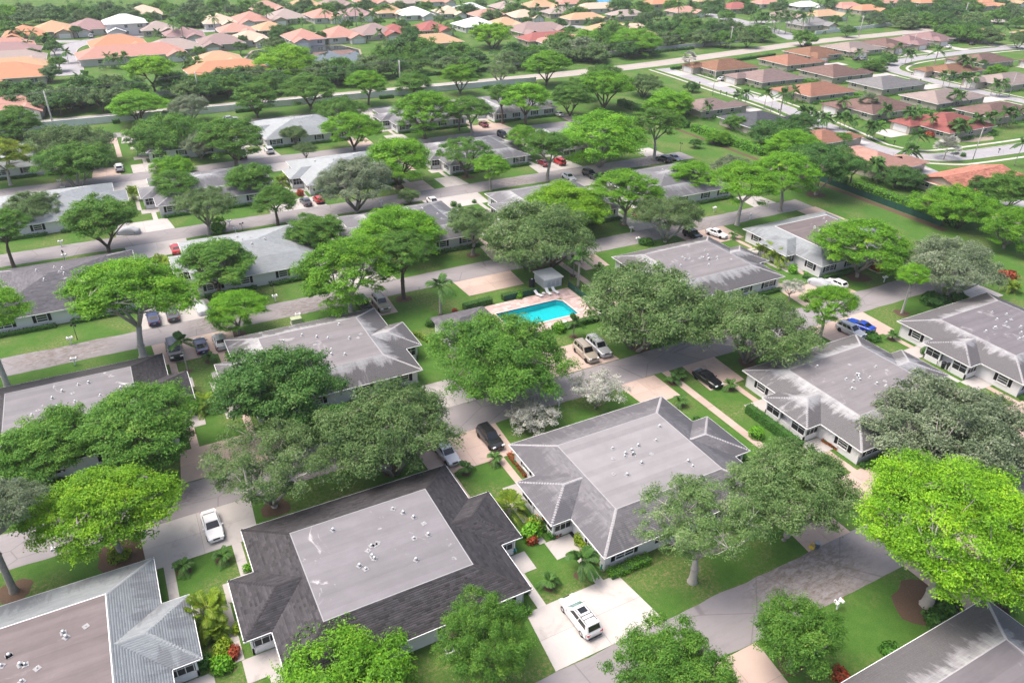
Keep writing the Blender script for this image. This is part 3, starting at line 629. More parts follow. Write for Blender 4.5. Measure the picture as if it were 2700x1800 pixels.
def make_tree(kind, seed, nclus, nleaf, R=5.0, zc=5.4, T=2.6, size=0.17, asp=0.45, bark_r=0.26, forks=4, fork_z=1.6, clus=(0.65, 1.05), flat=0.5, up=0.5, tilt=0.5, droop=0.0, gap=0.0, twig=1.0):
    """trunk mesh + crown mesh: limbs fork from a trunk and carry leaf clumps spread over an uneven crown"""
    rg = np.random.default_rng(seed); C = []
    for _ in range(nclus * 8):
        if len(C) >= nclus: break
        if kind == 'umbrella':
            rr = math.sqrt(rg.random()) ; th = rg.uniform(0, 6.283); low = rg.random() < 0.24
            d = np.array([math.cos(th), math.sin(th), 0.2]); rr2 = rr * lumps(d[None], np.random.default_rng(seed + 5), 6, 0.2)[0]
            z = zc + T * ((1 - rr ** 2.4) * 1.0 - 0.4) + rg.normal(0, 0.2)
            if low: z -= rg.uniform(0.35, 0.9) * T * 0.7; rr2 *= 0.9
            c = np.array([rr2 * R * math.cos(th), rr2 * R * math.sin(th), z])
        else:
            d = rg.normal(0, 1, 3); d /= np.linalg.norm(d)
            if d[2] < (-0.22 if kind == 'round' else -0.3): continue
            f = rg.random() ** (0.4 if kind == 'round' else 0.22) * lumps(d[None], np.random.default_rng(seed + 5), 7, 0.24)[0]
            c = np.array([d[0] * R * f, d[1] * R * f, zc + d[2] * T * f])
        mind = gap * (1 if kind == 'umbrella' else 0.9)
        if mind and any(np.linalg.norm((c - e) * (1, 1, 1.4)) < mind for e in C): continue
        C.append(c)
    C = np.array(C); n = len(C)
    # limbs
    tb = MB(); base_lean = rg.normal(0, 0.2, 2); top = np.array([base_lean[0], base_lean[1], fork_z])
    tb.tube([(0, 0, -0.05), (0, 0, 0.12), (top[0] * .5, top[1] * .5, fork_z * .55), tuple(top)], [bark_r * 1.5, bark_r * 1.22, bark_r, bark_r * 1.05], 9)
    tips = []
    for k in range(forks):
        th = 6.283 * (k + rg.uniform(-.25, .25)) / forks; rr = R * rg.uniform(0.3, 0.5)
        e = np.array([rr * math.cos(th), rr * math.sin(th), zc - T * rg.uniform(0.1, 0.45)]); mid = (top + e) / 2 + np.array([math.cos(th), math.sin(th), 0.0]) * R * 0.06 + rg.normal(0, .15, 3)
        tb.tube([tuple(top - (0, 0, .1)), tuple(mid), tuple(e)], [bark_r * .72, bark_r * .5, bark_r * .33], 7); tips.append((mid, e))
        for q in range(2):
            th2 = th + rg.uniform(-.8, .8); e2 = np.array([R * .68 * math.cos(th2), R * .68 * math.sin(th2), zc + T * rg.uniform(-0.2, 0.35)])
            tb.tube([tuple(mid), tuple((mid + e2) / 2 + rg.normal(0, .2, 3)), tuple(e2)], [bark_r * .4, bark_r * .3, bark_r * .16], 6); tips.append((e, e2))
    ends = np.array([t[1] for t in tips] + [t[0] for t in tips])
    for c in C:
        k = int(np.argmin(np.linalg.norm(ends - c, axis=1) + (ends[:, 2] > c[2] + .3) * 2)); s = ends[k]; mid = (s + c) / 2 + rg.normal(0, .18, 3) + (0, 0, -0.1)
        tb.tube([tuple(s), tuple(mid), tuple(c)], [bark_r * .2 * twig, bark_r * .13 * twig, bark_r * .05 * twig], 4, cap=False)
        if twig > 1:
            for _ in range(4): tb.tube([tuple(c), tuple(c + rg.normal(0, .5, 3)), tuple(c + rg.normal(0, .8, 3) + (0, 0, .2))], [.022 * twig, .016 * twig, .008 * twig], 3, cap=False)
    # leaf clumps
    V = []; F = []; Tn = []; nv = 0
    for c in C:
        r = rg.uniform(*clus) * (R / 5); m = int(nleaf * (r / (R / 5) / np.mean(clus)) ** 1.6 * rg.uniform(.8, 1.2))
        d = rg.normal(0, 1, (m, 3)); d /= np.linalg.norm(d, axis=1)[:, None]; d[:, 2] = np.where(d[:, 2] < -0.2, -d[:, 2], d[:, 2])
        rad = rg.random(m) ** 0.45; sub = 1 + 0.35 * np.sin(d @ rg.normal(0, 4, 3) + rg.uniform(0, 6))
        p = c + d * (rad * sub)[:, None] * np.array([r, r, r * flat])
        if droop: p[:, 2] -= droop * (np.linalg.norm((p - c)[:, :2], axis=1) / r) ** 2 * r
        out = (p - np.array([0, 0, zc - T])); out /= np.linalg.norm(out, axis=1)[:, None]
        nr = d * (1 - up) + np.array([0, 0, up]) + out * 0.3
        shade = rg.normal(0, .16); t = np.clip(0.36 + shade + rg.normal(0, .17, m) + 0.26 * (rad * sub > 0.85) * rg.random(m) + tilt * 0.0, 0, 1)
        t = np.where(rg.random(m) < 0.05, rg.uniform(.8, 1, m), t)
        v, f, tt = leaves(p, nr, np.full(m, size), asp, t, rg, 0.45); V.append(v); F.append(f + nv); Tn.append(tt); nv += len(v)
    crown = mesh_np('crown', np.concatenate(V), np.concatenate(F), {'tint': np.concatenate(Tn)})
    av = np.concatenate(V); sub_ = av[::7]; rad = np.mean([np.quantile(sub_[:, 0] * math.cos(k_ * .3927) + sub_[:, 1] * math.sin(k_ * .3927), .988) for k_ in range(16)]); zs = np.sort(av[:, 2]); z0, z1 = zs[int(len(zs) * .02)], zs[int(len(zs) * .995)]
    return tb.mesh('trunk', None, True), crown, dict(R=float(rad), zc=(z0 + z1) / 2, T=(z1 - z0) / 2, br=bark_r)
TREE = {}
def species():
    U = dict(size=0.098, asp=0.46, up=0.6, flat=0.46)
    for i in range(3): TREE['umbrella', i] = make_tree('umbrella', 20 + i, 112, 470, zc=6.0, T=2.6, clus=(.75, 1.25), gap=.7, forks=4, fork_z=2.0, bark_r=.24, **U)
    for i in range(2): TREE['tiered', i] = make_tree('umbrella', 40 + i, 108, 460, zc=5.8, T=3.1, clus=(.65, 1.25), gap=.75, forks=5, fork_z=1.7, bark_r=.24, **U)
    TREE['bigdome', 0] = make_tree('dome', 61, 330, 330, zc=4.2, T=3.6, clus=(.6, 1.0), gap=.3, forks=6, fork_z=1.1, bark_r=.24, size=.07, asp=.46, up=.5, flat=.45)
    for i in range(3): TREE['oak', i] = make_tree('round', 70 + i, 175, 400, zc=5.3, T=2.5, size=.082, asp=.42, clus=(.55, 1.0), flat=.6, up=.4, droop=.25, gap=.62, forks=5, fork_z=1.6, twig=.8)
    for i in range(2): TREE['dense', i] = make_tree('round', 80 + i, 185, 370, zc=5.2, T=2.9, size=.09, asp=.5, clus=(.6, 1.0), flat=.6, up=.42, gap=.62, forks=4, fork_z=1.4, twig=.8)
    TREE['sparse', 0] = make_tree('round', 90, 120, 260, zc=5.2, T=2.4, size=.08, asp=.45, clus=(.5, .95), flat=.6, up=.4, gap=.72, forks=5, fork_z=1.3, twig=.9)
    TREE['willow', 0] = make_tree('round', 93, 230, 330, zc=3.6, T=3.2, size=.11, asp=.22, clus=(.5, .95), flat=1.0, up=.3, gap=.4, forks=5, fork_z=.7, bark_r=.16, twig=.8, droop=.2)
    TREE['small', 0] = make_tree('round', 95, 95, 380, R=5, zc=6.3, T=3.2, size=.125, asp=.45, clus=(.85, 1.5), flat=.62, up=.4, gap=.8, forks=4, fork_z=2.8, bark_r=.3, twig=.8)
    TREE['small', 1] = make_tree('umbrella', 96, 90, 360, R=5, zc=6.2, T=3.0, size=.125, asp=.45, clus=(.85, 1.5), flat=.52, up=.5, gap=.8, forks=5, fork_z=2.8, bark_r=.3, twig=.8)
    TREE['pruned', 0] = make_tree('umbrella', 97, 66, 420, R=5, zc=6.2, T=2.8, size=.1, asp=.5, clus=(.65, 1.1), flat=.65, up=.5, gap=1.0, forks=6, fork_z=2.0, bark_r=.26)
    for i in range(3): TREE['far', i] = make_tree('round', 100 + i, 110, 130, zc=4.8, T=3.4, size=.21, asp=.5, clus=(.8, 1.4), flat=.72, up=.4, gap=.6, forks=3, fork_z=1.5)
    TREE['airy', 0] = make_tree('round', 106, 75, 150, zc=5.0, T=2.3, size=.13, asp=.4, clus=(.6, 1.1), flat=.6, up=.4, gap=.7, forks=6, fork_z=1.8, bark_r=.2)
    TREE['bare', 0] = make_tree('round', 104, 70, 5, zc=4.2, T=2.8, size=.1, clus=(.4, .6), gap=.6, forks=6, fork_z=1.0, bark_r=.14, twig=2.4)
species()
LEAFKEYS = {'U': ('umbrella', 3), 'D': ('tiered', 2), 'B': ('bigdome', 1), 'O': ('oak', 3), 'N': ('dense', 2), 'S': ('sparse', 1), 'W': ('willow', 1), 'M': ('small', 2), 'P': ('pruned', 1), 'F': ('far', 3), 'X': ('bare', 1), 'A': ('airy', 1)}
_tc = [0]
STUB = MB().tube([(0, 0, -.02), (0, 0, .12), (0, 0, .5), (0, 0, 1)], [2.0, 1.5, 1.3, 1.22], 9).mesh('lower_trunk', None, True)
def tree(kind, leaf, cx, ty, w, label, base=None, zc=None, bark='grey', mulch=0.0, group='trees along the villa streets', name='tree', var=None, squash=1.0):
    """crown seen at column cx, its top at row ty and w wide (picture of 2352 px); trunk foot at base=(x, y) where the photo shows it"""
    key, nvar = LEAFKEYS[kind]; _tc[0] += 1; i = (var if var is not None else _tc[0]) % nvar; tm, cm, q = TREE[key, i]
    def solve(foot):
        d = (Vector((foot.x, foot.y, 4)) - Vector((0, 0, CAM_H))); dist = d.length; dep = math.asin((CAM_H - 4) / dist)
        fl = np.array([foot.x, foot.y, 4 - CAM_H]) @ (-CM[:, 2])
        r = w * OV / 2 * .86 * fl / CAM_F; sc = r / q['R']
        return r, sc, dep, fl
    if base is not None:
        foot = og(*base); r, sc, dep, fl = solve(foot); T = q['T'] * sc
        half = math.sqrt((r * .92 * math.sin(dep)) ** 2 + (q['T'] * sc * math.cos(dep)) ** 2) * CAM_F / fl; zz = sc * q['zc']
        for _ in range(60): zz += (project(foot.x, foot.y, zz)[1] - ty * OV - half) * fl / CAM_F / math.cos(dep) * .5
        zz = max(q['T'] * sc * .75, min(zz, 14.0))
    else:
        z0 = zc; foot = og(cx, ty + 10, z0)
        for _ in range(4):
            r, sc, dep, fl = solve(foot); half = math.sqrt((r * .92 * math.sin(dep)) ** 2 + (q['T'] * sc * math.cos(dep)) ** 2) * CAM_F / fl
            foot = ground(cx * OV, ty * OV + half, z0)
        foot.z = 0; zz = max(z0, q['T'] * sc * .8)
    dz = (zz - sc * q['zc']) / sc
    root = empty(name, (foot.x, foot.y, 0), RND.uniform(0, 6.28), (sc, sc, sc)); tag(root, label, 'tree', group)
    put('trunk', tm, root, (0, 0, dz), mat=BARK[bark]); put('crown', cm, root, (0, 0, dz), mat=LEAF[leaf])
    if dz > .05: put('lower_trunk', STUB, root, mat=BARK[bark], scale=(q['br'], q['br'], dz + .1))
    if mulch: bed(foot.x, foot.y, mulch)
    return root
# ------------------------------------------------------------------ trees of the villa estate: kind, leaf, column, top row, width, label, foot
FRONT = [
 ('B', 'lime', 2135, 1066, 405, 'huge lime-yellow tree with domed crown, by the leaf-littered street, lower right', (2128, 1389), None, 'pale', 3.2),
 ('U', 'lime', 267, 1062, 297, 'lime green flat-topped tree in a mulch bed beside the wide grey driveway, lower left', (283, 1275), None, 'grey', 2.6),
 ('W', 'green', 1106, 1372, 240, 'bushy low tree with wispy twigs between the charcoal roof and the minivan driveway', (1106, 1545), None, 'brown', 0),
 ('M', 'bright', 790, 1442, 345, 'bright green tree over the charcoal villa, cut by the bottom edge', None, 3.8, 'grey', 0),
 ('N', 'green', 1545, 1434, 292, 'dark leafy tree at the bottom edge, on the near side of the front street', None, 4.6, 'brown', 0),
 ('M', 'green', 1853, 1372, 205, 'small pale-flecked tree with a leaning grey trunk on the dry lawn, lower right', (1813, 1529), None, 'grey', 1.1),
 ('S', 'oak', 1613, 1097, 280, 'twiggy oak standing before the even grey roof, right of the minivan', (1590, 1335), None, 'pale', 0),
 ('O', 'oak', 1835, 1022, 300, 'broad grey-green oak left of the huge lime tree', (1800, 1239), None, 'grey', 0),
 ('O', 'greyoak', 2215, 868, 410, 'very wide grey-green oak at the right edge, hiding the corner of the stained villa roof', None, 5.6, 'grey', 0),
 ('S', 'oak', 592, 968, 296, 'open twiggy oak with visible pale limbs above the white sedan', (633, 1165), None, 'pale', 1.6),
 ('O', 'olive', 882, 880, 325, 'dark dense oak in front of the street, above the charcoal roof', (900, 1078), None, 'grey', 1.2),
 ('N', 'deep', 650, 790, 292, 'dark green spreading tree hiding the near corner of the streaked roof left of the pool', (655, 990), None, 'grey', 0),
 ('U', 'green', 350, 888, 272, 'green flat-crowned tree between the light flat roof and the lime tree', (352, 1085), None, 'brown', 0),
 ('N', 'green', 100, 946, 240, 'big soft green tree filling the left edge beside the light flat roof', None, 5.0, 'brown', 0),
 ('O', 'greyoak', 62, 1100, 245, 'pale grey-green oak with a leaning thick trunk at the left edge', (33, 1358), None, 'grey', 1.6),
 ('O', 'green', 1152, 712, 325, 'large rounded oak covering the corner of the pool deck and its driveway', (1140, 905), None, 'grey', 0),
 ('O', 'oak', 1478, 606, 325, 'large oak between the pool and the streaked villa to its right', (1470, 797), None, 'grey', 1.6),
 ('O', 'oak', 1737, 665, 278, 'wide oak with a low leaning limb on the lawn above the black sedan', (1715, 833), None, 'grey', 1.3),
 ('D', 'bright', 1893, 655, 128, 'small two-tiered bright tree beside the white and blue cars', (1883, 776), None, 'grey', 0),
 ('U', 'bright', 2086, 606, 86, 'slim young bright green tree with a mulch ring at the kerb, right', (2071, 719), None, 'pale', 1.3),
 ('D', 'bright', 2020, 505, 206, 'bright green tree in a big mulch circle near the covered car', (1970, 636), None, 'grey', 2.3),
 ('O', 'greyoak', 2172, 546, 228, 'grey-green oak with several trunks in a dark plant bed, right', (2168, 679), None, 'pale', 0),
 ('N', 'bright', 2200, 430, 180, 'rounded bright tree at the corner of the fenced lawn, right edge', None, 5.5, 'brown', 0),
 ('N', 'green', 2322, 398, 130, 'dense green tree behind the fence at the right edge, beside the tiled orange roof', None, 6.5, 'brown', 0),
 ('D', 'bright', 2330, 478, 150, 'bright tree cut by the right edge, beyond the end of the street', None, 5.5, 'grey', 0),
 ('A', 'silver', 1210, 908, 142, 'silvery small tree left of the mailbox on the centre lawn', (1214, 983), None, 'grey', 0),
 ('A', 'silver', 1345, 852, 136, 'silver-grey small tree overhanging the street, right of the mailbox', (1366, 934), None, 'grey', 0),
 ('A', 'silver', 1810, 640, 66, 'little silver shrub-tree at the corner of the villa right of the pool', (1812, 690), None, 'grey', 0),
 ('U', 'bright', 283, 588, 268, 'broad bright tree with a pale forked trunk at the kerb, left', (330, 819), None, 'pale', 0),
 ('D', 'bright', 60, 640, 210, 'bright green tree with pale twisted trunk at the left edge', (18, 888), None, 'pale', 0),
 ('U', 'bright', 535, 668, 142, 'neat small bright tree in mulch beside the covered white car', (548, 768), None, 'grey', 1.2),
 ('D', 'green', 522, 545, 198, 'layered green tree before the pale silver roof', (503, 676), None, 'brown', 0),
 ('D', 'bright', 793, 545, 242, 'spreading bright tree above the parked black and tan vehicles', (806, 716), None, 'pale', 0),
 ('U', 'bright', 905, 475, 202, 'wide bright crown behind, in front of the grey hipped roof beyond the pool lawn', None, 6.2, 'brown', 0),
 ('N', 'green', 952, 530, 152, 'green tree with a thick dark trunk at the kerb left of the pool palm', (927, 686), None, 'brown', 1.4),
 ('N', 'green', 722, 490, 142, 'dark leafy tree at the right end of the pale silver roof', None, 5.4, 'brown', 0),
 ('O', 'oak', 1255, 460, 285, 'massive spreading oak with a stout trunk on the lawn above the pool', (1232, 619), None, 'brown', 1.3),
 ('O', 'olive', 1080, 475, 128, 'small grey oak with a mulch ring across the street from the pool', (1086, 586), None, 'grey', 1.3),
 ('U', 'lime', 1302, 420, 202, 'lime green flat crown directly behind the massive spreading oak', None, 6.0, 'brown', 0),
 ('D', 'bright', 1462, 388, 165, 'tall bright tree with a stout trunk left of the red sports car', (1434, 515), None, 'grey', 1.2),
 ('O', 'oak', 1548, 450, 158, 'pale-trunked oak at the kerb right of the red sports car', (1529, 554), None, 'pale', 0),
 ('U', 'bright', 1708, 375, 162, 'bright tree with several pale trunks at the dead end, left of a twin', (1693, 517), None, 'pale', 0),
 ('D', 'bright', 1812, 352, 148, 'tall bright tree at the dead end of the street, right of a twin', (1791, 485), None, 'grey', 0),
 ('D', 'bright', 1585, 370, 112, 'loose bright tree behind the oak at the kerb', None, 5.5, 'grey', 0),
 ('N', 'deep', 1915, 330, 178, 'dark green tree with massive forked trunk on the fenced lawn', (1873, 447), None, 'grey', 2.4),
 ('U', 'bright', 1822, 300, 128, 'bright crown just behind the tree pair at the dead end', None, 6.5, 'brown', 0),
 ('N', 'deep', 1795, 276, 155, 'dark shrubby tree against the fence behind the dead end', None, 4.5, 'brown', 0),
 ('O', 'greyoak', 1690, 358, 105, 'low grey-green tree at the edge of the open lawn', None, 3.4, 'grey', 0),
 ('N', 'deep', 2074, 383, 108, 'perfectly rounded dark tree behind the green fence', None, 3.2, 'brown', 0),
 ('N', 'green', 268, 450, 168, 'lopsided dark-trunked tree beside the covered grey car', (250, 579), None, 'brown', 0),
 ('D', 'green', 45, 480, 132, 'bright-topped tree with a dark forked trunk at the left edge, third street', (32, 613), None, 'brown', 0),
 ('O', 'olive', 72, 440, 142, 'grey thin-leaved tree behind the dark-trunked one at the left edge', None, 5.0, 'grey', 0),
 ('X', 'olive', 225, 478, 70, 'leafless grey tree in front of the plain pale roof', None, 4.0, 'pale', 0),
 ('O', 'oak', 468, 430, 146, 'round grey-green oak on the lawn of the third street', (482, 539), None, 'grey', 0),
 ('M', 'green', 632, 425, 112, 'green tree with a dark many-stemmed trunk at the kerb, front of a pair', (639, 517), None, 'brown', 0),
 ('M', 'green', 572, 375, 110, 'open-branched green tree behind, back of a pair', None, 6.0, 'brown', 0),
 ('M', 'green', 400, 390, 112, 'loose green tree left of the mid-grey roof', None, 5.5, 'brown', 0),
 ('O', 'greyoak', 802, 360, 192, 'wide silvery oak with low limbs right of the red hatchback', (820, 488), None, 'grey', 0),
 ('U', 'bright', 922, 315, 178, 'dense bright umbrella tree with a thick dark trunk, upper centre', (917, 430), None, 'brown', 1.6),
 ('P', 'green', 1080, 315, 132, 'lopped tree with clumped dark leaves in a mulch ring, upper centre', (1074, 407), None, 'brown', 1.6),
 ('U', 'bright', 1126, 355, 92, 'small bright tree with a bare Y-shaped trunk at the kerb', (1127, 437), None, 'grey', 0),
 ('M', 'green', 1250, 300, 112, 'green tree with twiggy bare top left of the red hatch, upper right', (1257, 415), None, 'grey', 0),
 ('D', 'bright', 1205, 290, 92, 'bright tree left behind the twiggy one, upper right', None, 6.0, 'grey', 0),
 ('U', 'bright', 1388, 258, 212, 'widest bright umbrella tree of the fourth street', (1381, 383), None, 'pale', 0),
 ('U', 'green', 1508, 248, 120, 'bright-topped tree with a clean tall trunk beside the parked pair', (1502, 367), None, 'pale', 0),
 ('M', 'oak', 936, 433, 52, 'small multi-stemmed tree at the kerb, upper centre', (940, 469), None, 'brown', 0),
 ('U', 'green', 518, 272, 162, 'tall green tree with bare black limbs beside the dark car, upper left', (540, 382), None, 'brown', 0),
 ('O', 'green', 388, 262, 190, 'broad soft green oak over the shuttered wall, upper left', None, 6.0, 'grey', 0),
 ('N', 'green', 170, 330, 172, 'spreading tree with a pale many-branched trunk, upper left lawn', (180, 427), None, 'pale', 0),
 ('U', 'yellow', 38, 320, 125, 'yellowish green tree at the left edge, upper left', (25, 425), None, 'pale', 0),
 ('O', 'olive', 150, 288, 205, 'wide flat grey-green oak behind the upper left lawn', None, 6.0, 'grey', 0),
 ('N', 'green', 20, 250, 125, 'dark leafy tree cut by the left edge near the boundary road', None, 5.5, 'brown', 0),
 ('O', 'greyoak', 455, 305, 90, 'pale grey tree behind the broad soft oak', None, 5.0, 'grey', 0),
 ('O', 'olive', 674, 290, 62, 'small dark oak in front of the clean pale roof', None, 4.2, 'grey', 0),
 ('O', 'olive', 700, 327, 58, 'small oak at the kerb below the clean pale roof', None, 3.8, 'grey', 0),
 ('M', 'bright', 405, 360, 100, 'low bright tree below the shuttered wall, upper left', (398, 402), None, 'brown', 0),
 ('U', 'bright', 803, 258, 132, 'vivid green tree with vine-covered trunk, right of the clean pale roof', (817, 345), None, 'brown', 0),
 ('O', 'green', 780, 222, 120, 'rounded soft green tree behind the vivid one', None, 5.5, 'grey', 0),
 ('D', 'bright', 968, 212, 150, 'wide layered tree hiding the roof by the boundary wall', (976, 318), None, 'brown', 1.3),
 ('U', 'green', 1085, 222, 102, 'green tree with a bent bare trunk left of the maroon sedan', (1084, 310), None, 'grey', 0),
 ('M', 'green', 1052, 240, 60, 'slender green tree beside the wide layered one', (1055, 300), None, 'brown', 0),
 ('M', 'green', 1148, 195, 74, 'open green tree right of the maroon sedan', (1154, 283), None, 'brown', 1.3),
 ('U', 'bright', 1212, 190, 122, 'bright broad tree with an ivy-clad trunk on the fifth street', (1207, 287), None, 'brown', 0),
 ('N', 'green', 1304, 195, 98, 'dense green tree beside the silver sedan on the fifth street', (1308, 267), None, 'brown', 0),
 ('N', 'bright', 1420, 165, 132, 'rounded bright tree at the end of the fifth street', (1389, 250), None, 'brown', 0),
 ('N', 'bright', 1540, 207, 118, 'bright tree on the open lawn right of the fifth street end', None, 5.5, 'brown', 0),
 ('O', 'olive', 1480, 172, 90, 'dark grey-green tree behind the rounded bright one', None, 5.5, 'brown', 0),
 ('N', 'green', 1330, 180, 80, 'mid green tree between the fifth street end and the boundary wall', None, 5.0, 'brown', 0),
 ('O', 'green', 1390, 150, 90, 'soft green tree beyond the fifth street end', None, 6.0, 'brown', 0),
]
WALLROW = [
 ('U', 'bright', 320, 210, 135, 'bright umbrella tree before the boundary wall, first from the left', (322, 285), None, 'brown', 0),
 ('O', 'greyoak', 437, 218, 98, 'pale grey airy tree before the boundary wall', (440, 280), None, 'grey', 0),
 ('U', 'green', 585, 190, 120, 'vase-shaped tree before the boundary wall, left of the pair over the pale roof', (592, 270), None, 'brown', 0),
 ('U', 'green', 710, 172, 132, 'vase-shaped dark tree before the boundary wall, right of the pair over the pale roof', (713, 255), None, 'brown', 0),
 ('U', 'bright', 846, 163, 98, 'bright vase-shaped tree left of the third utility pole', (847, 243), None, 'brown', 0),
 ('M', 'green', 950, 165, 90, 'green wide low tree right of the third utility pole', (950, 218), None, 'brown', 0),
 ('N', 'bright', 1058, 150, 84, 'lollipop-shaped bright tree before the boundary wall', (1057, 217), None, 'brown', 0),
 ('S', 'oak', 1152, 143, 78, 'thin grey tree right of the lollipop tree', (1148, 192), None, 'grey', 0),
 ('U', 'bright', 1254, 120, 112, 'bright tree with dark trunks at the end of the boundary wall', (1254, 197), None, 'brown', 0)]
BEYOND = [('U', 'lime', 340, 130, 115, 'vivid lime tree across the boundary road, left', (358, 217), 0, 'brown', 0), ('U', 'lime', 662, 105, 155, 'vivid lime tree in front of the lake', None, 6.5, 'brown', 0),
 ('N', 'lime', 1130, 55, 105, 'tall vivid lime tree across the boundary road, upper centre', None, 7.5, 'brown', 0), ('U', 'bright', 1460, 68, 118, 'bright flat tree at the bend of the boundary road', None, 6.5, 'brown', 0),
 ('N', 'bright', 2210, 62, 66, 'round bright tree beside the boundary road, upper right', None, 4.0, 'brown', 0)]
for L, grp in ((FRONT, 'trees along the villa streets'), (WALLROW, 'trees before the boundary wall'), (BEYOND, 'vivid trees across the boundary road')):
    for (k, lf, cx, ty, w, lab, base, zc, bark, mu) in L: tree(k, lf, cx, ty, w, lab, base, zc or None, bark, mu, grp)
ORD = ['first', 'second', 'third', 'fourth', 'fifth', 'sixth', 'seventh', 'eighth', 'ninth', 'tenth', 'eleventh', 'twelfth', 'thirteenth', 'fourteenth', 'fifteenth', 'sixteenth', 'seventeenth', 'eighteenth', 'nineteenth', 'twentieth'] + ['%d%s' % (n, {1: 'st', 2: 'nd', 3: 'rd'}.get(n % 10, 'th')) for n in range(21, 90)]
# belt of trees across the boundary road: column, top row, width, leaf
BELT = [(30, 205, 80, 'deep'), (-5, 188, 100, 'olive'), (62, 185, 90, 'deep'), (105, 205, 85, 'far'), (150, 198, 90, 'olive'), (200, 178, 105, 'deep'), (255, 172, 100, 'olive'), (300, 182, 80, 'deep'), (398, 165, 90, 'deep'), (455, 170, 85, 'green'), (500, 160, 85, 'deep'), (545, 155, 90, 'deep'), (590, 152, 85, 'olive'),
 (632, 165, 75, 'deep'), (738, 140, 90, 'olive'), (790, 132, 95, 'green'), (846, 128, 95, 'olive'), (888, 108, 92, 'green'), (930, 78, 100, 'deep'), (975, 88, 95, 'green'), (1010, 102, 90, 'deep'), (1050, 100, 90, 'green'), (1090, 118, 70, 'deep'), (1188, 98, 80, 'deep'), (1232, 104, 70, 'green'),
 (1285, 92, 100, 'olive'), (1330, 85, 105, 'greyoak'), (1365, 100, 80, 'olive'), (1290, 75, 90, 'green'), (1350, 70, 85, 'bright'), (1400, 72, 85, 'green'), (1410, 50, 80, 'green'), (1505, 55, 75, 'deep'), (1545, 48, 85, 'deep'), (1590, 45, 85, 'green'), (1640, 52, 90, 'deep'), (1690, 50, 80, 'olive'), (1745, 58, 70, 'green'),
 (1850, 70, 60, 'green'), (2010, 28, 60, 'far'), (2060, 20, 75, 'green'), (2105, 12, 85, 'deep'), (2150, 10, 85, 'deep'), (2190, 14, 80, 'deep'), (2235, 30, 75, 'olive'), (2180, 58, 70, 'green'), (2235, 60, 70, 'green'), (2275, 64, 70, 'olive'), (2325, 10, 70, 'far'), (2290, 22, 60, 'green'), (2345, 78, 50, 'olive'), (85, 188, 70, 'olive'), (130, 215, 60, 'deep'), (178, 200, 75, 'far'), (228, 205, 70, 'olive'), (280, 200, 60, 'olive'), (425, 185, 70, 'olive'), (475, 182, 70, 'deep'), (520, 175, 70, 'green'), (570, 172, 65, 'deep'), (610, 170, 65, 'green'), (765, 150, 70, 'deep'), (820, 150, 70, 'deep'), (865, 135, 70, 'olive'), (905, 130, 75, 'deep'), (955, 122, 75, 'green'), (1030, 128, 70, 'olive'), (1075, 130, 60, 'green'), (1165, 118, 60, 'olive'), (1210, 118, 60, 'deep'), (1260, 118, 60, 'green'), (1440, 95, 60, 'deep'), (1480, 88, 60, 'olive'), (1525, 75, 65, 'olive'), (1565, 66, 65, 'green'), (1615, 68, 65, 'olive'), (1665, 72, 60, 'green'), (1720, 74, 55, 'olive'), (2085, 32, 65, 'olive'), (2128, 30, 65, 'green'), (2170, 32, 65, 'deep'), (2210, 50, 55, 'deep'), (2255, 48, 60, 'deep')]
BELT.sort()
for i, (cx, ty, w, lf) in enumerate(BELT): tree('F', lf, cx, ty, w * 1.02, 'leafy tree in the belt across the boundary road, %s from the left' % ORD[i], None, 5.2, 'brown', 0, 'tree belt across the boundary road')
# scattered trees among the far estate: column, top row, width, leaf
FAR = [(20, 12, 60, 'bright'), (60, 8, 70, 'olive'), (110, 10, 60, 'far'), (140, 18, 75, 'deep'), (215, 16, 75, 'deep'), (275, 15, 60, 'deep'), (300, 20, 50, 'far'), (345, 28, 50, 'far'), (390, 10, 55, 'green'), (440, 0, 70, 'far'), (500, -4, 60, 'green'), (560, 2, 60, 'green'), (640, -4, 70, 'far'), (700, 0, 60, 'deep'), (750, 8, 50, 'green'), (455, 30, 65, 'deep'), (425, 32, 60, 'green'),
 (650, 58, 72, 'deep'), (630, 86, 62, 'olive'), (665, 108, 55, 'olive'), (555, 82, 28, 'deep'), (550, 96, 36, 'palm'), (735, 72, 34, 'deep'), (945, 60, 55, 'deep'), (1070, 10, 70, 'deep'), (1130, 22, 62, 'olive'), (1180, 8, 60, 'green'), (1205, 14, 40, 'deep'), (1325, 16, 72, 'green'), (1210, 40, 30, 'deep'), (880, 10, 60, 'green'), (1350, -6, 60, 'green'), (1430, -2, 90, 'deep'), (1480, 5, 70, 'green'), (1640, 0, 70, 'deep'), (1590, 6, 60, 'green'), (1580, 30, 60, 'olive'), (1700, -6, 60, 'green'), (1480, 30, 50, 'far'), (1950, 60, 40, 'deep'), (2230, -2, 70, 'green'), (2000, -4, 60, 'green'), (820, 6, 50, 'deep'), (15, 50, 60, 'green'), (100, 82, 40, 'green'), (175, 60, 30, 'deep'), (120, 95, 45, 'deep'), (130, 130, 45, 'green'), (110, 150, 60, 'far')]
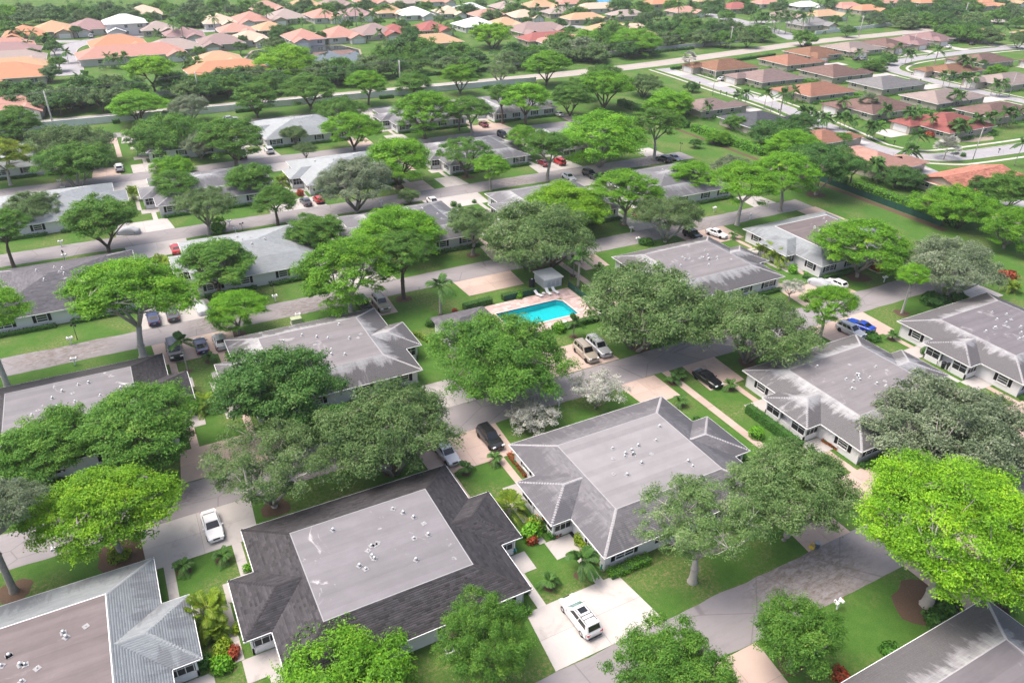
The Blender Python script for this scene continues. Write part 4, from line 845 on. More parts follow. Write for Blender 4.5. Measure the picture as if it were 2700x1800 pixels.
FAR += [(85, 22, 55, 'far'), (170, 8, 60, 'green'), (190, 24, 50, 'olive'), (240, 4, 60, 'far'), (255, 26, 46, 'deep'), (315, 6, 60, 'far'), (330, 34, 44, 'green'), (370, 0, 60, 'green'), (408, 20, 48, 'far'), (470, 14, 50, 'olive'), (530, 12, 46, 'far'), (600, 6, 50, 'olive'), (620, 20, 44, 'green'), (670, 12, 50, 'far'), (715, 16, 44, 'green'), (770, 4, 52, 'olive'), (795, 48, 34, 'green'), (845, 0, 50, 'far'), (870, 40, 34, 'green'), (915, 4, 52, 'olive'), (925, 46, 36, 'deep'), (975, 4, 46, 'green'), (1010, 36, 34, 'far'), (1055, 38, 34, 'deep'), (1100, 0, 44, 'far'), (1135, 62, 36, 'green'), (1150, 0, 44, 'deep'), (1225, 26, 38, 'far'), (1265, 0, 44, 'green'), (1290, 44, 36, 'deep'), (1310, 60, 34, 'green'), (1375, 40, 36, 'far'), (1410, 0, 50, 'green'), (1470, 44, 36, 'deep'), (1510, 22, 44, 'far'), (1545, 0, 50, 'green'), (1560, 34, 40, 'deep'), (1615, 12, 50, 'far'), (1670, 24, 46, 'green'), (1725, 8, 50, 'deep'), (1745, 30, 46, 'green'), (1790, 0, 50, 'far'), (1800, 24, 40, 'deep'), (1835, 26, 36, 'green'), (1905, 2, 44, 'far'), (1920, 36, 36, 'deep'), (1970, 0, 44, 'green'), (2030, 8, 50, 'deep'), (2080, 0, 50, 'far'), (2165, -6, 50, 'green'), (2200, 0, 50, 'far'), (2300, -4, 50, 'deep'), (2340, 40, 44, 'green'), (45, 30, 50, 'far'), (0, 30, 50, 'green'), (75, 112, 40, 'far'), (160, 40, 34, 'far'), (420, 118, 34, 'olive'), (455, 108, 36, 'green'), (590, 118, 44, 'olive')]
ORD += ['%d%s' % (n, {1: 'st', 2: 'nd', 3: 'rd'}.get(n % 10, 'th') if n % 100 not in (11, 12, 13) else 'th') for n in range(90, 140)]
for i, (cx, ty, w, lf) in enumerate(FAR): tree('F', lf, cx, ty, w * .95, 'tree among the far pink-roofed estate, %s from the left' % ORD[sorted(range(len(FAR)), key=lambda k: FAR[k][0]).index(i)], None, 4.2, 'brown', 0, 'trees in the far estate')
# trees in the estate of brown roofs to the right
RIGHT = [(1590, 188, 40, 'deep', 2.5, 'dark shrub-tree at the corner of the first street by the brown-roofed estate'), (1935, 305, 50, 'green', 3.0, 'green bushy tree behind the dark grey roof'), (1690, 265, 56, 'green', 3.0, 'round green tree beside the dark grey roof'), (1845, 262, 70, 'deep', 4.0, 'dark tree between the dark grey roof and the brown one'), (1650, 300, 60, 'bright', 2.5, 'bright shrub-tree along the fence near the dark grey roof'), (1597, 318, 32, 'deep', 1.9, 'clipped egg-shaped dark bush alone on the open lawn'), (2010, 135, 60, 'green', 2.8, 'rounded tree at the corner of the brown-roofed estate'), (2040, 125, 45, 'deep', 3.0, 'small dark tree by the estate corner hedge'), (2290, 150, 50, 'bright', 2.2, 'round bright tree among the far brown roofs'), (2260, 138, 22, 'deep', 3.2, 'narrow dark conifer among the far brown roofs'), (2345, 72, 40, 'deep', 3.0, 'dark tree at the right edge near the far road'), (1965, 360, 70, 'deep', 5.5, 'dark tree overlapping the ridged terracotta roof'), (2260, 408, 70, 'deep', 5.5, 'dark tree in front of the tiled orange roof')]
for (cx, ty, w, lf, zc, lab) in RIGHT: tree('N' if w > 45 else 'F', lf, cx, ty, w, lab, None, zc, 'brown', 0, 'trees in the brown-roofed estate')
# ------------------------------------------------------------------ palms
def frond_arrays(L, rise, droop, n, leaf, w, rg, vee=0.5):
    """one feather leaf along +X: arching midrib and paired narrow leaflets"""
    V = []; F = []; T = []
    def pt(s): return np.array([L * s * math.cos(rise) * (1 - .12 * s * droop), 0, L * s * math.sin(rise) - droop * L * s * s * .75])
    for k in range(8):
        a, b = pt(k / 8), pt((k + 1) / 8); r0, r1 = .045 * (1 - k / 8.5), .045 * (1 - (k + 1) / 8.5); i = len(V)
        V += [a + (0, r0, 0), a - (0, r0, 0), b - (0, r1, 0), b + (0, r1, 0)]; F.append((i, i + 1, i + 2, i + 3)); T.append(.75)
    for k in range(n):
        s = .12 + .88 * (k + .5) / n; p = pt(s); d = pt(min(1, s + .03)) - pt(s - .03); d /= np.linalg.norm(d); ll = leaf * (math.sin(math.pi * (s * .82 + .12)) ** .7) * rg.uniform(.85, 1.1)
        for sg in (-1, 1):
            dirv = np.array([d[0] * .55, sg * .85, d[2] * .55 - .25 + vee * .3 * rg.uniform(.2, 1.3)]); dirv /= np.linalg.norm(dirv); e = p + dirv * ll + (0, 0, -.22 * ll); m = p + dirv * ll * .5; ww = d * w; i = len(V)
            V += [p - ww * .6, m - ww, e, m + ww]; F.append((i, i + 1, i + 2, i + 3)); T.append(float(np.clip(rg.normal(.42, .17), 0, 1)))
    return np.array(V), np.array(F), np.array(T)
FROND = {}
def fronds():
    for nm, (L, n, leaf, w) in {'royal': (3.0, 24, .8, .075), 'feather': (1.9, 17, .6, .1), 'date': (1.35, 16, .3, .035), 'areca': (2.1, 17, .5, .05)}.items():
        for i, (rise, dr) in enumerate(((1.15, .55), (.75, .75), (.25, .8), (-.15, .55))):
            V, F, T = frond_arrays(L, rise, dr, n, leaf, w, np.random.default_rng(300 + i)); FROND[nm, i] = mesh_np('frond', V, F, {'tint': T})
            FROND[nm, i, 'a'] = (V, F, T)
fronds()
def merged_crown(nm, count, seed, at=(0, 0, 0), tiers=(0, 1, 2, 3), multi=None):
    rg = np.random.default_rng(seed); VV = []; FF = []; TT = []; nv = 0
    for k in range(count):
        i = tiers[k % len(tiers)]; V, F, T = FROND[nm, i, 'a']; th = 2.4 * k + rg.uniform(-.3, .3); c, s = math.cos(th), math.sin(th); sc = rg.uniform(.85, 1.12)
        o = np.array(at if multi is None else multi[k % len(multi)]); R_ = np.array([[c, -s, 0], [s, c, 0], [0, 0, 1]])
        VV.append(V * sc @ R_.T + o); FF.append(F + nv); TT.append(np.clip(T + rg.normal(0, .07), 0, 1)); nv += len(V)
    return mesh_np('crown', np.concatenate(VV), np.concatenate(FF), {'tint': np.concatenate(TT)})
PALM = {}
def palm_protos():
    def trunk(h, r, lean=.0, shaft=None):
        b = MB(); k = 9; pts = [(lean * (i / k) ** 2, 0, h * i / k) for i in range(k + 1)]; b.tube(pts, [r * (1.5 if i == 0 else 1.1 - .25 * i / k) for i in range(k + 1)], 8); return b.mesh('trunk', None, True)
    PALM['royal'] = (trunk(1, .03), merged_crown('royal', 14, 1))
    PALM['shaft'] = MB().tube([(0, 0, -1.1), (0, 0, -.6), (0, 0, .05)], [.15, .17, .09], 8).mesh('crown_shaft', None, True)
    PALM['feather'] = (trunk(1, .022), merged_crown('feather', 12, 2)); PALM['lean'] = (trunk(1, .02, .18), merged_crown('feather', 11, 3)); PALM['date'] = (trunk(1, .12), merged_crown('date', 30, 4))
    stems = [(.5 * math.cos(a) * r, .5 * math.sin(a) * r, .25 + .5 * (1 - r)) for a, r in [(i * 2.4, .25 + .75 * ((i * 7) % 10) / 10) for i in range(12)]]
    stems = [(x * 1.5, y * 1.5, z * 2.0) for x, y, z in stems]
    PALM['areca'] = merged_crown('areca', 46, 5, tiers=(0, 0, 1, 2), multi=stems)
    b = MB(); 
    for x, y, z in stems: b.tube([(x * .3, y * .3, 0), (x, y, z + .15)], .035, 5)
    PALM['areca_stem'] = b.mesh('stems')
    rg = np.random.default_rng(8); VV = []; FF = []; TT = []; nv = 0                      # silver fan palm
    for k in range(46):
        d = rg.normal(0, 1, 3); d[2] = abs(d[2]) * .9 - .25; d /= np.linalg.norm(d); a = np.cross(d, (0, 0, 1)); a /= np.linalg.norm(a); u = np.cross(a, d); c = d * 1.35; n = 11
        for j in range(n):
            th = -1.25 + 2.5 * j / (n - 1); e = c + (d * math.cos(th) + a * math.sin(th)) * .95 + u * rg.normal(0, .06); m = c + (d * math.cos(th) + a * math.sin(th)) * .55; w = (a * math.cos(th) - d * math.sin(th)) * .09; i = nv
            VV += [c, m - w, e, m + w]; FF.append((i, i + 1, i + 2, i + 3)); TT.append(float(np.clip(rg.normal(.45, .2), 0, 1))); nv += 4
    PALM['fan'] = mesh_np('crown', np.array(VV), np.array(FF), {'tint': TT})
palm_protos()
def palm(kind, foot, h, label, group=None, leaf=None, split=False, s=1.0, lean=None):
    rz = RND.uniform(0, 6.28)
    r = empty('palm_tree', (foot.x, foot.y, 0), rz); tag(r, label, 'palm tree', group)
    if kind == 'areca':
        r.scale = (s, s, s); put('stem', PALM['areca_stem'], r, mat=BARK['palm'])
        if split:
            for k in range(30):
                a = k * 2.4; q = .15 + .6 * ((k * 7) % 10) / 10
                f = put('frond', FROND['areca', (0, 0, 1, 2)[k % 4]], r, (q * math.cos(a), q * math.sin(a), .5 + 1.2 * (1 - q)), a + .4, LEAF['areca'])
        else: put('crown', PALM['areca'], r, mat=LEAF['areca'])
        return r
    if kind == 'fan':
        put('trunk', PALM['feather'][0], r, mat=BARK['palm'], scale=(h * 2.4, h * 2.4, h)); put('crown', PALM['fan'], r, (0, 0, h), 0, LEAF[leaf or 'silver'], (s, s, s)); return r
    tm, cm = PALM[kind]; key = {'royal': 'royal', 'feather': 'feather', 'lean': 'feather', 'date': 'date'}[kind]
    tr = put('trunk', tm, r, mat=BARK['palm'] if kind != 'date' else BARK['brown'])
    wr = {'royal': 7.5, 'feather': 4.5, 'lean': 4.5, 'date': 1.0}[kind]; tr.scale = (wr, wr, h); top = (.18 * wr if kind == 'lean' else 0, 0, h)
    if kind == 'royal': put('crown_shaft', PALM['shaft'], r, (0, 0, h + .9), 0, LEAF['brighthedge']); top = (0, 0, h + .9)
    if split:
        n = 24 if kind == 'date' else 14
        for k in range(n): put('frond', FROND[key, (0, 1, 2, 3)[k % 4] if kind != 'date' else (0, 1, 1, 2)[k % 4]], r, top, k * 2.4, LEAF[leaf or 'palm'], (s * RND.uniform(.88, 1.12),) * 3)
    else: put('crown', cm, r, top, 0, LEAF[leaf or 'palm'], (s, s, s))
    return r
def height_at(foot, row):
    """height above the foot that shows at this picture row (2352 px picture)"""
    z = 3.0
    for _ in range(40):
        py = project(foot.x, foot.y, z)[1]; d = Vector((foot.x, foot.y, -CAM_H)).length; z += (py - row * OV) * d / CAM_F * .8
    return max(.6, min(z, 16))
NEARP = [('royal', 1012, 723, 655, 'tall royal palm on the lawn left of the pool', 1.05), ('royal', 1327, 661, 590, 'tall royal palm on the lawn behind the pool pump house', .95), ('feather', 1317, 773, 737, 'small palm in a dirt ring on the lawn below the pool', 1.0), ('feather', 1317, 633, 596, 'young palm beside the path behind the pool', .9), ('feather', 431, 853, 783, 'slender palm on the small lawn beside the black and blue parked cars', 1.15), ('feather', 1334, 1322, 1282, 'palm with bare trunk in a mulch ring beside the path, near the minivan', 1.25), ('lean', 1200, 487, 458, 'little cluster palm at the kerb of the third street', .9), ('feather', 1372, 425, 405, 'small palm beside the black car in the third street', .9), ('feather', 1400, 430, 405, 'small palm between the black car and the bright tree', .9)]
for (k, x, y, row, lab, s) in NEARP:
    f = og(x, y); palm(k, f, height_at(f, row) - (.9 if k == 'royal' else 0), lab, 'palms on the villa lawns', None, True, s); bed(f.x, f.y, .7 if k != 'royal' else .5)
DATES = [(1261, 1345, 'on the patchy lawn left of the bare-trunked palm'), (1136, 1062, 'in a small mulch ring beside the black vehicle, centre'), (1069, 1085, 'beside the silver sedan, centre'), (513, 1287, 'in a mulch ring below the white sedan, right of a twin'), (423, 1310, 'in a mulch ring below the white sedan, left of a twin'), (483, 830, 'in a dark bed on the small lawn with the slender palm'), (1560, 870, 'at the kerb left of the black sedan'), (1675, 893, 'with two heads right of the black sedan'), (2048, 779, 'on the lawn right of the blue car'), (1544, 880, 'on the strip of lawn left of the centre path'), (1561, 930, 'at the upper corner of the even grey roof'), (1376, 622, 'in a dark bed on the lawn right of the pool'), (1683, 548, 'beside the white sedan, right of centre'), (2305, 1395, 'on the lawn at the right edge, near the corner roof'), (1055, 485, 'beside the pink driveway in the third street')]
for (x, y, lab) in DATES: f = og(x, y); palm('date', f, 0.75, 'pygmy date palm ' + lab, 'pygmy date palms', None, True, 1.15); bed(f.x, f.y, .75)
for (x, y, s, lab) in [(480, 1428, 1.35, 'between the pale villa and the charcoal villa'), (1167, 1182, 1.15, 'between the charcoal villa and the even grey villa'), (477, 940, 1.1, 'between the light flat roof and the streaked roof'), (370, 628, 1.35, 'left of the pale silver roof'), (1752, 592, 1.3, 'between the two villas right of the pool, left half'), (1784, 608, 1.25, 'between the two villas right of the pool, right half'), (308, 458, 1.2, 'right of the plain pale roof, upper left'), (650, 425, 1.1, 'behind the tree pair beside the screened porch'), (2320, 670, 1.0, 'in the plant bed at the right edge'), (500, 1462, .85, 'in the narrow garden between the pale and charcoal villas'), (1440, 440, .9, 'beside the black car behind the lime crown'), (850, 590, .9, 'beneath the bright trees beyond the black and tan vehicles')]:
    palm('areca', og(x, y), 0, 'yellowish areca palm clump ' + lab, 'areca palm clumps', None, s > 1.1, s)
KZ = 900 / 2352
EST = [(375, 740, 4.6), (430, 735, 4.8), (560, 745, 5.5), (665, 815, 7.5), (770, 710, 4.5), (800, 850, 4), (830, 850, 4.4), (860, 855, 4), (930, 890, 4.2), (960, 895, 4), (990, 900, 3.6), (1080, 890, 4), (1105, 895, 4.2), (1135, 905, 3.6), (1100, 797, 5.2), (1380, 835, 4.6), (1400, 840, 4), (1265, 960, 4.4), (1285, 962, 4), (1310, 965, 4.4), (1540, 893, 6), (1570, 890, 6), (1560, 1030, 4.6), (1600, 1035, 5), (1530, 1130, 4), (1550, 1135, 4.4), (1270, 1235, 4), (1300, 1245, 4.6), (1320, 1235, 4), (1705, 940, 5.8), (1850, 960, 4.6), (1880, 962, 5), (1910, 955, 4.4), (2000, 920, 4.8), (2060, 915, 5), (2110, 900, 4.8), (2190, 880, 5.4), (2230, 875, 5), (2260, 870, 5), (1715, 515, 9.5), (1790, 600, 5), (1830, 605, 5), (1910, 615, 5), (1950, 615, 5), (1975, 612, 4.6), (1850, 750, 5.2), (1880, 752, 5), (2120, 660, 5), (2160, 665, 4.6), (2180, 665, 5), (2285, 1140, 6.5), (1530, 445, 5), (1570, 445, 5), (1210, 430, 4.5), (1480, 380, 4), (180, 830, 4.8), (60, 150, 7), (1900, 520, 7), (1940, 525, 6.5), (1980, 525, 6), (2210, 250, 5), (2260, 170, 5), (2300, 170, 5), (2330, 165, 5)]
ESTN = [(600, 268, 9.5), (630, 225, 8.5), (560, 232, 8.5), (530, 225, 8), (660, 235, 8.5), (705, 235, 8), (815, 245, 9), (740, 225, 8), (490, 185, 7.5), (460, 180, 7), (1115, 215, 9.5), (860, 215, 9), (920, 130, 8), (970, 120, 8), (990, 110, 8), (240, 70, 6), (400, 60, 6), (520, 50, 7), (1420, 90, 6), (1930, 60, 7), (700, 110, 7), (600, 120, 7)]
def estate(lst, what, group):
    order = sorted(range(len(lst)), key=lambda k: lst[k][0])
    for i, (x, y, h) in enumerate(lst):
        palm('royal' if h > 7 else 'lean' if i % 3 else 'feather', ground(1800 + x * KZ, y * KZ), h * (.9 if h > 7 else .95), '%s, %s from the left' % (what, ORD[order.index(i)]), group, None, False, 1.3 if h > 7 else 1.7)
estate(EST, 'slender palm in the gardens of the brown-roofed estate', 'palms of the brown-roofed estate'); estate(ESTN, 'tall royal palm at the estate gate across the boundary road', 'royal palms at the far gate')
for (x, y, h, s, lab) in [(35, 495, 5.0, 1.5, 'silver fan palm with a bare trunk at the corner of the estate road, upper right'), (1800, 1095, 3.0, 1.75, 'large silver fan palm before the tiled orange roof'), (1260, 790, 3.6, 1.7, 'round-headed date palm before the mauve-brown roof')]:
    palm('fan', ground(1800 + x * KZ, y * KZ), h, lab, 'fan palms in the brown-roofed estate', 'silver' if s < 1.7 or x == 1800 else 'greyoak', False, s)
# palms of the far estate: crown centre column, row and trunk height
FARP = [(72, 70, 6), (105, 80, 6), (30, 66, 6), (50, 72, 5), (118, 88, 5), (60, 95, 5), (245, 125, 5), (265, 128, 5), (285, 125, 5), (180, 172, 5), (195, 168, 6), (240, 90, 4), (360, 70, 6), (395, 50, 9), (415, 55, 9), (375, 88, 6), (452, 135, 6), (430, 145, 5), (505, 20, 6), (490, 40, 7), (530, 50, 6), (515, 5, 8), (585, 18, 8), (610, 22, 8), (690, 45, 5), (745, 22, 9), (770, 40, 7), (790, 30, 9), (815, 18, 9), (830, 40, 7), (855, 35, 7), (905, 55, 6), (870, 70, 6), (925, 40, 6), (960, 12, 7), (1010, 18, 6), (1060, 8, 7), (1000, 60, 6), (1040, 62, 5), (1105, 55, 6), (1165, 10, 7), (1190, 4, 7), (1240, 32, 6), (1280, 20, 7), (1302, 14, 7), (1235, 12, 6), (1385, 60, 6), (1440, 55, 6), (1470, 58, 6), (1500, 52, 6), (1530, 45, 6), (1560, 12, 8), (1585, 2, 8), (1620, 26, 8), (1425, 30, 6), (1600, 45, 7), (1655, 20, 8), (1350, 46, 5), (1410, 40, 5), (1450, 22, 6), (150, 115, 5), (340, 48, 6)]
for i, (x, y, h) in enumerate(FARP):
    f = og(x, y, h); palm('royal' if h > 6 else 'feather', f, h * .85, 'palm in the far pink-roofed estate, %s from the left' % ORD[sorted(range(len(FARP)), key=lambda k: FARP[k][0]).index(i)], 'palms of the far estate', None, False, 1.7 if h <= 6 else 1.3)
# ------------------------------------------------------------------ hedges and shrubs
def leaf_shell(name, pts, nrm, size, rg, asp=.55):
    t = np.clip(rg.normal(.42, .18, len(pts)), 0, 1); v, f, tt = leaves(pts, nrm, np.full(len(pts), size), asp, t, rg, .5); return mesh_np(name, v, f, {'tint': tt})
_hs = [500]
def hedge(x0, y0, x1, y1, w, h, label, leaf='hedge', dens=60, size=.085, group='hedges', name='hedge', wild=.05):
    _hs[0] += 1; rg = np.random.default_rng(_hs[0]); d = Vector((x1 - x0, y1 - y0, 0)); L = d.length; ang = math.atan2(d.y, d.x); c = ((x0 + x1) / 2, (y0 + y1) / 2, 0)
    r = empty(name, c, ang); tag(r, label, 'hedge', group)
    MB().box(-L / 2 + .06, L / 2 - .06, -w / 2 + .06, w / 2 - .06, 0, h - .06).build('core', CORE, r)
    P = []; Nn = []
    for (area, gen) in ((L * w, lambda n: (np.stack([rg.uniform(-L / 2, L / 2, n), rg.uniform(-w / 2, w / 2, n), np.full(n, h)], 1), (0, 0, 1))), (L * h, lambda n: (np.stack([rg.uniform(-L / 2, L / 2, n), np.full(n, -w / 2), rg.uniform(0, h, n)], 1), (0, -1, .3))), (L * h, lambda n: (np.stack([rg.uniform(-L / 2, L / 2, n), np.full(n, w / 2), rg.uniform(0, h, n)], 1), (0, 1, .3))), (w * h, lambda n: (np.stack([np.full(n, -L / 2), rg.uniform(-w / 2, w / 2, n), rg.uniform(0, h, n)], 1), (-1, 0, .3))), (w * h, lambda n: (np.stack([np.full(n, L / 2), rg.uniform(-w / 2, w / 2, n), rg.uniform(0, h, n)], 1), (1, 0, .3)))):
        n = int(area * dens) + 4; p, nn = gen(n); wob = wild * (np.sin(p[:, 0] * 2.1) + np.sin(p[:, 0] * 5.3 + 1))[:, None] * np.array([0, .5, .8]); P.append(p + wob + rg.normal(0, wild * .8, p.shape)); Nn.append(np.tile(np.array(nn, float), (n, 1)))
    put('foliage', leaf_shell('foliage', np.concatenate(P), np.concatenate(Nn), size, rg), r, mat=LEAF[leaf]); return r
SHR = {}
def shrub_protos():
    for k, (n, lump) in {'ball': (700, 0.0), 'bush': (520, .3), 'low': (420, .35)}.items():
        rg = np.random.default_rng(hash(k) % 1000 if False else len(k) * 31); d = rg.normal(0, 1, (n, 3)); d /= np.linalg.norm(d, axis=1)[:, None]; d = d[d[:, 2] > -.5]
        f = lumps(d, rg, 7, lump) * (1 if lump == 0 else rg.uniform(.75, 1.08, len(d))) if lump else rg.uniform(.97, 1.03, len(d))
        p = d * f[:, None] * np.array([1, 1, .95 if k != 'low' else .6]) + (0, 0, .55 if k != 'low' else .3); SHR[k] = leaf_shell('foliage', p, d, .11 if k == 'ball' else .17, rg); 
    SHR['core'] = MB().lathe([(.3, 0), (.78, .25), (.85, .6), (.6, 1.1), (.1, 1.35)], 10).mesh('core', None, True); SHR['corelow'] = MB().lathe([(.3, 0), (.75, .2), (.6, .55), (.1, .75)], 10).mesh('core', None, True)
shrub_protos()
def shrub(kind, x, y, r, label, leaf='hedge', group='garden shrubs', sz=1.0):
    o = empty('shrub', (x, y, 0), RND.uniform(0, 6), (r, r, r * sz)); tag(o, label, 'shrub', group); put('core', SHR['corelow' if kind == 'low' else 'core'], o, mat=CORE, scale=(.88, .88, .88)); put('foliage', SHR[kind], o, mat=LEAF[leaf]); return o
VNAME = ['the corner villa at bottom right', 'the pale villa at bottom left', 'the charcoal villa', 'the even grey villa', 'the stained villa with the porch hedge', 'the right-edge villa by the blue car', 'the dark villa at the left edge', 'the streaked villa left of the pool', 'the streaked villa right of the pool', 'the white-edged villa past the pool', 'the slate villa at the left edge', 'the pale silver villa', 'the mid-grey villa beyond the pool lawn', 'the villa under the lime crown', 'the villa by the red sports car', 'the plain pale villa, upper left', 'the mid-grey villa of the fourth street', 'the villa above the red hatchback', 'the villa with the lopped tree', 'the villa under the widest umbrella tree', 'the far left villa by the wall', 'the shuttered villa, upper left', 'the clean pale villa by the wall', 'the villa under the wide layered tree', 'the villa near the maroon sedan']
for i, (x0, row, *_r) in enumerate(VILLAS):
    if row == 0: continue
    yb = ROWS[row] - HY - .25; a, b_ = RND.uniform(.4, 1.6), RND.uniform(9.0, 10.8)
    if i == 2: hedge(x0 + 19.2, yb - .1, x0 + 23.0, yb - .1, 1.1, .75, 'bright low hedge at the corner of ' + VNAME[i], 'brighthedge', wild=.1)
    elif i == 3: hedge(x0 + .6, yb - .1, x0 + 5.6, yb - .1, 1.2, .7, 'bright low hedge at the corner of ' + VNAME[i], 'brighthedge', wild=.1)
    else:
        dens = 60 if row < 3 else 26; sz = .085 if row < 3 else .13
        hedge(x0 + a, yb, x0 + b_, yb, .8, .62, 'low hedge under the left front windows of ' + VNAME[i], dens=dens, size=sz, group='low hedges under villa windows'); hedge(x0 + 12.2, yb, x0 + 22.6, yb, .8, .62, 'low hedge under the right front windows of ' + VNAME[i], dens=dens, size=sz, group='low hedges under villa windows')
hedge(69.2, 58.6, 69.2, 49.0, 1.0, 1.35, 'clipped green hedge screening the porch of the stained villa', 'hedge', 90, .075); hedge(61.3, 60.2, 61.3, 50.2, .8, .8, 'low hedge along the path right of the even grey villa', 'hedge', 70)
hedge(109.4, 86.5, 110.2, 84.2, .8, .7, 'small hedge at the corner of the white-edged villa', 'hedge'); hedge(111.9, 83.9, 119.5, 84.0, .9, .9, 'curved low hedge round the white-edged villa', 'hedge')
o = ground(1800 + 503 * KZ, 600 + 1440 * KZ); shrub('ball', o.x, o.y, 1.0, 'bright green topiary ball on the curved path', 'brighthedge')
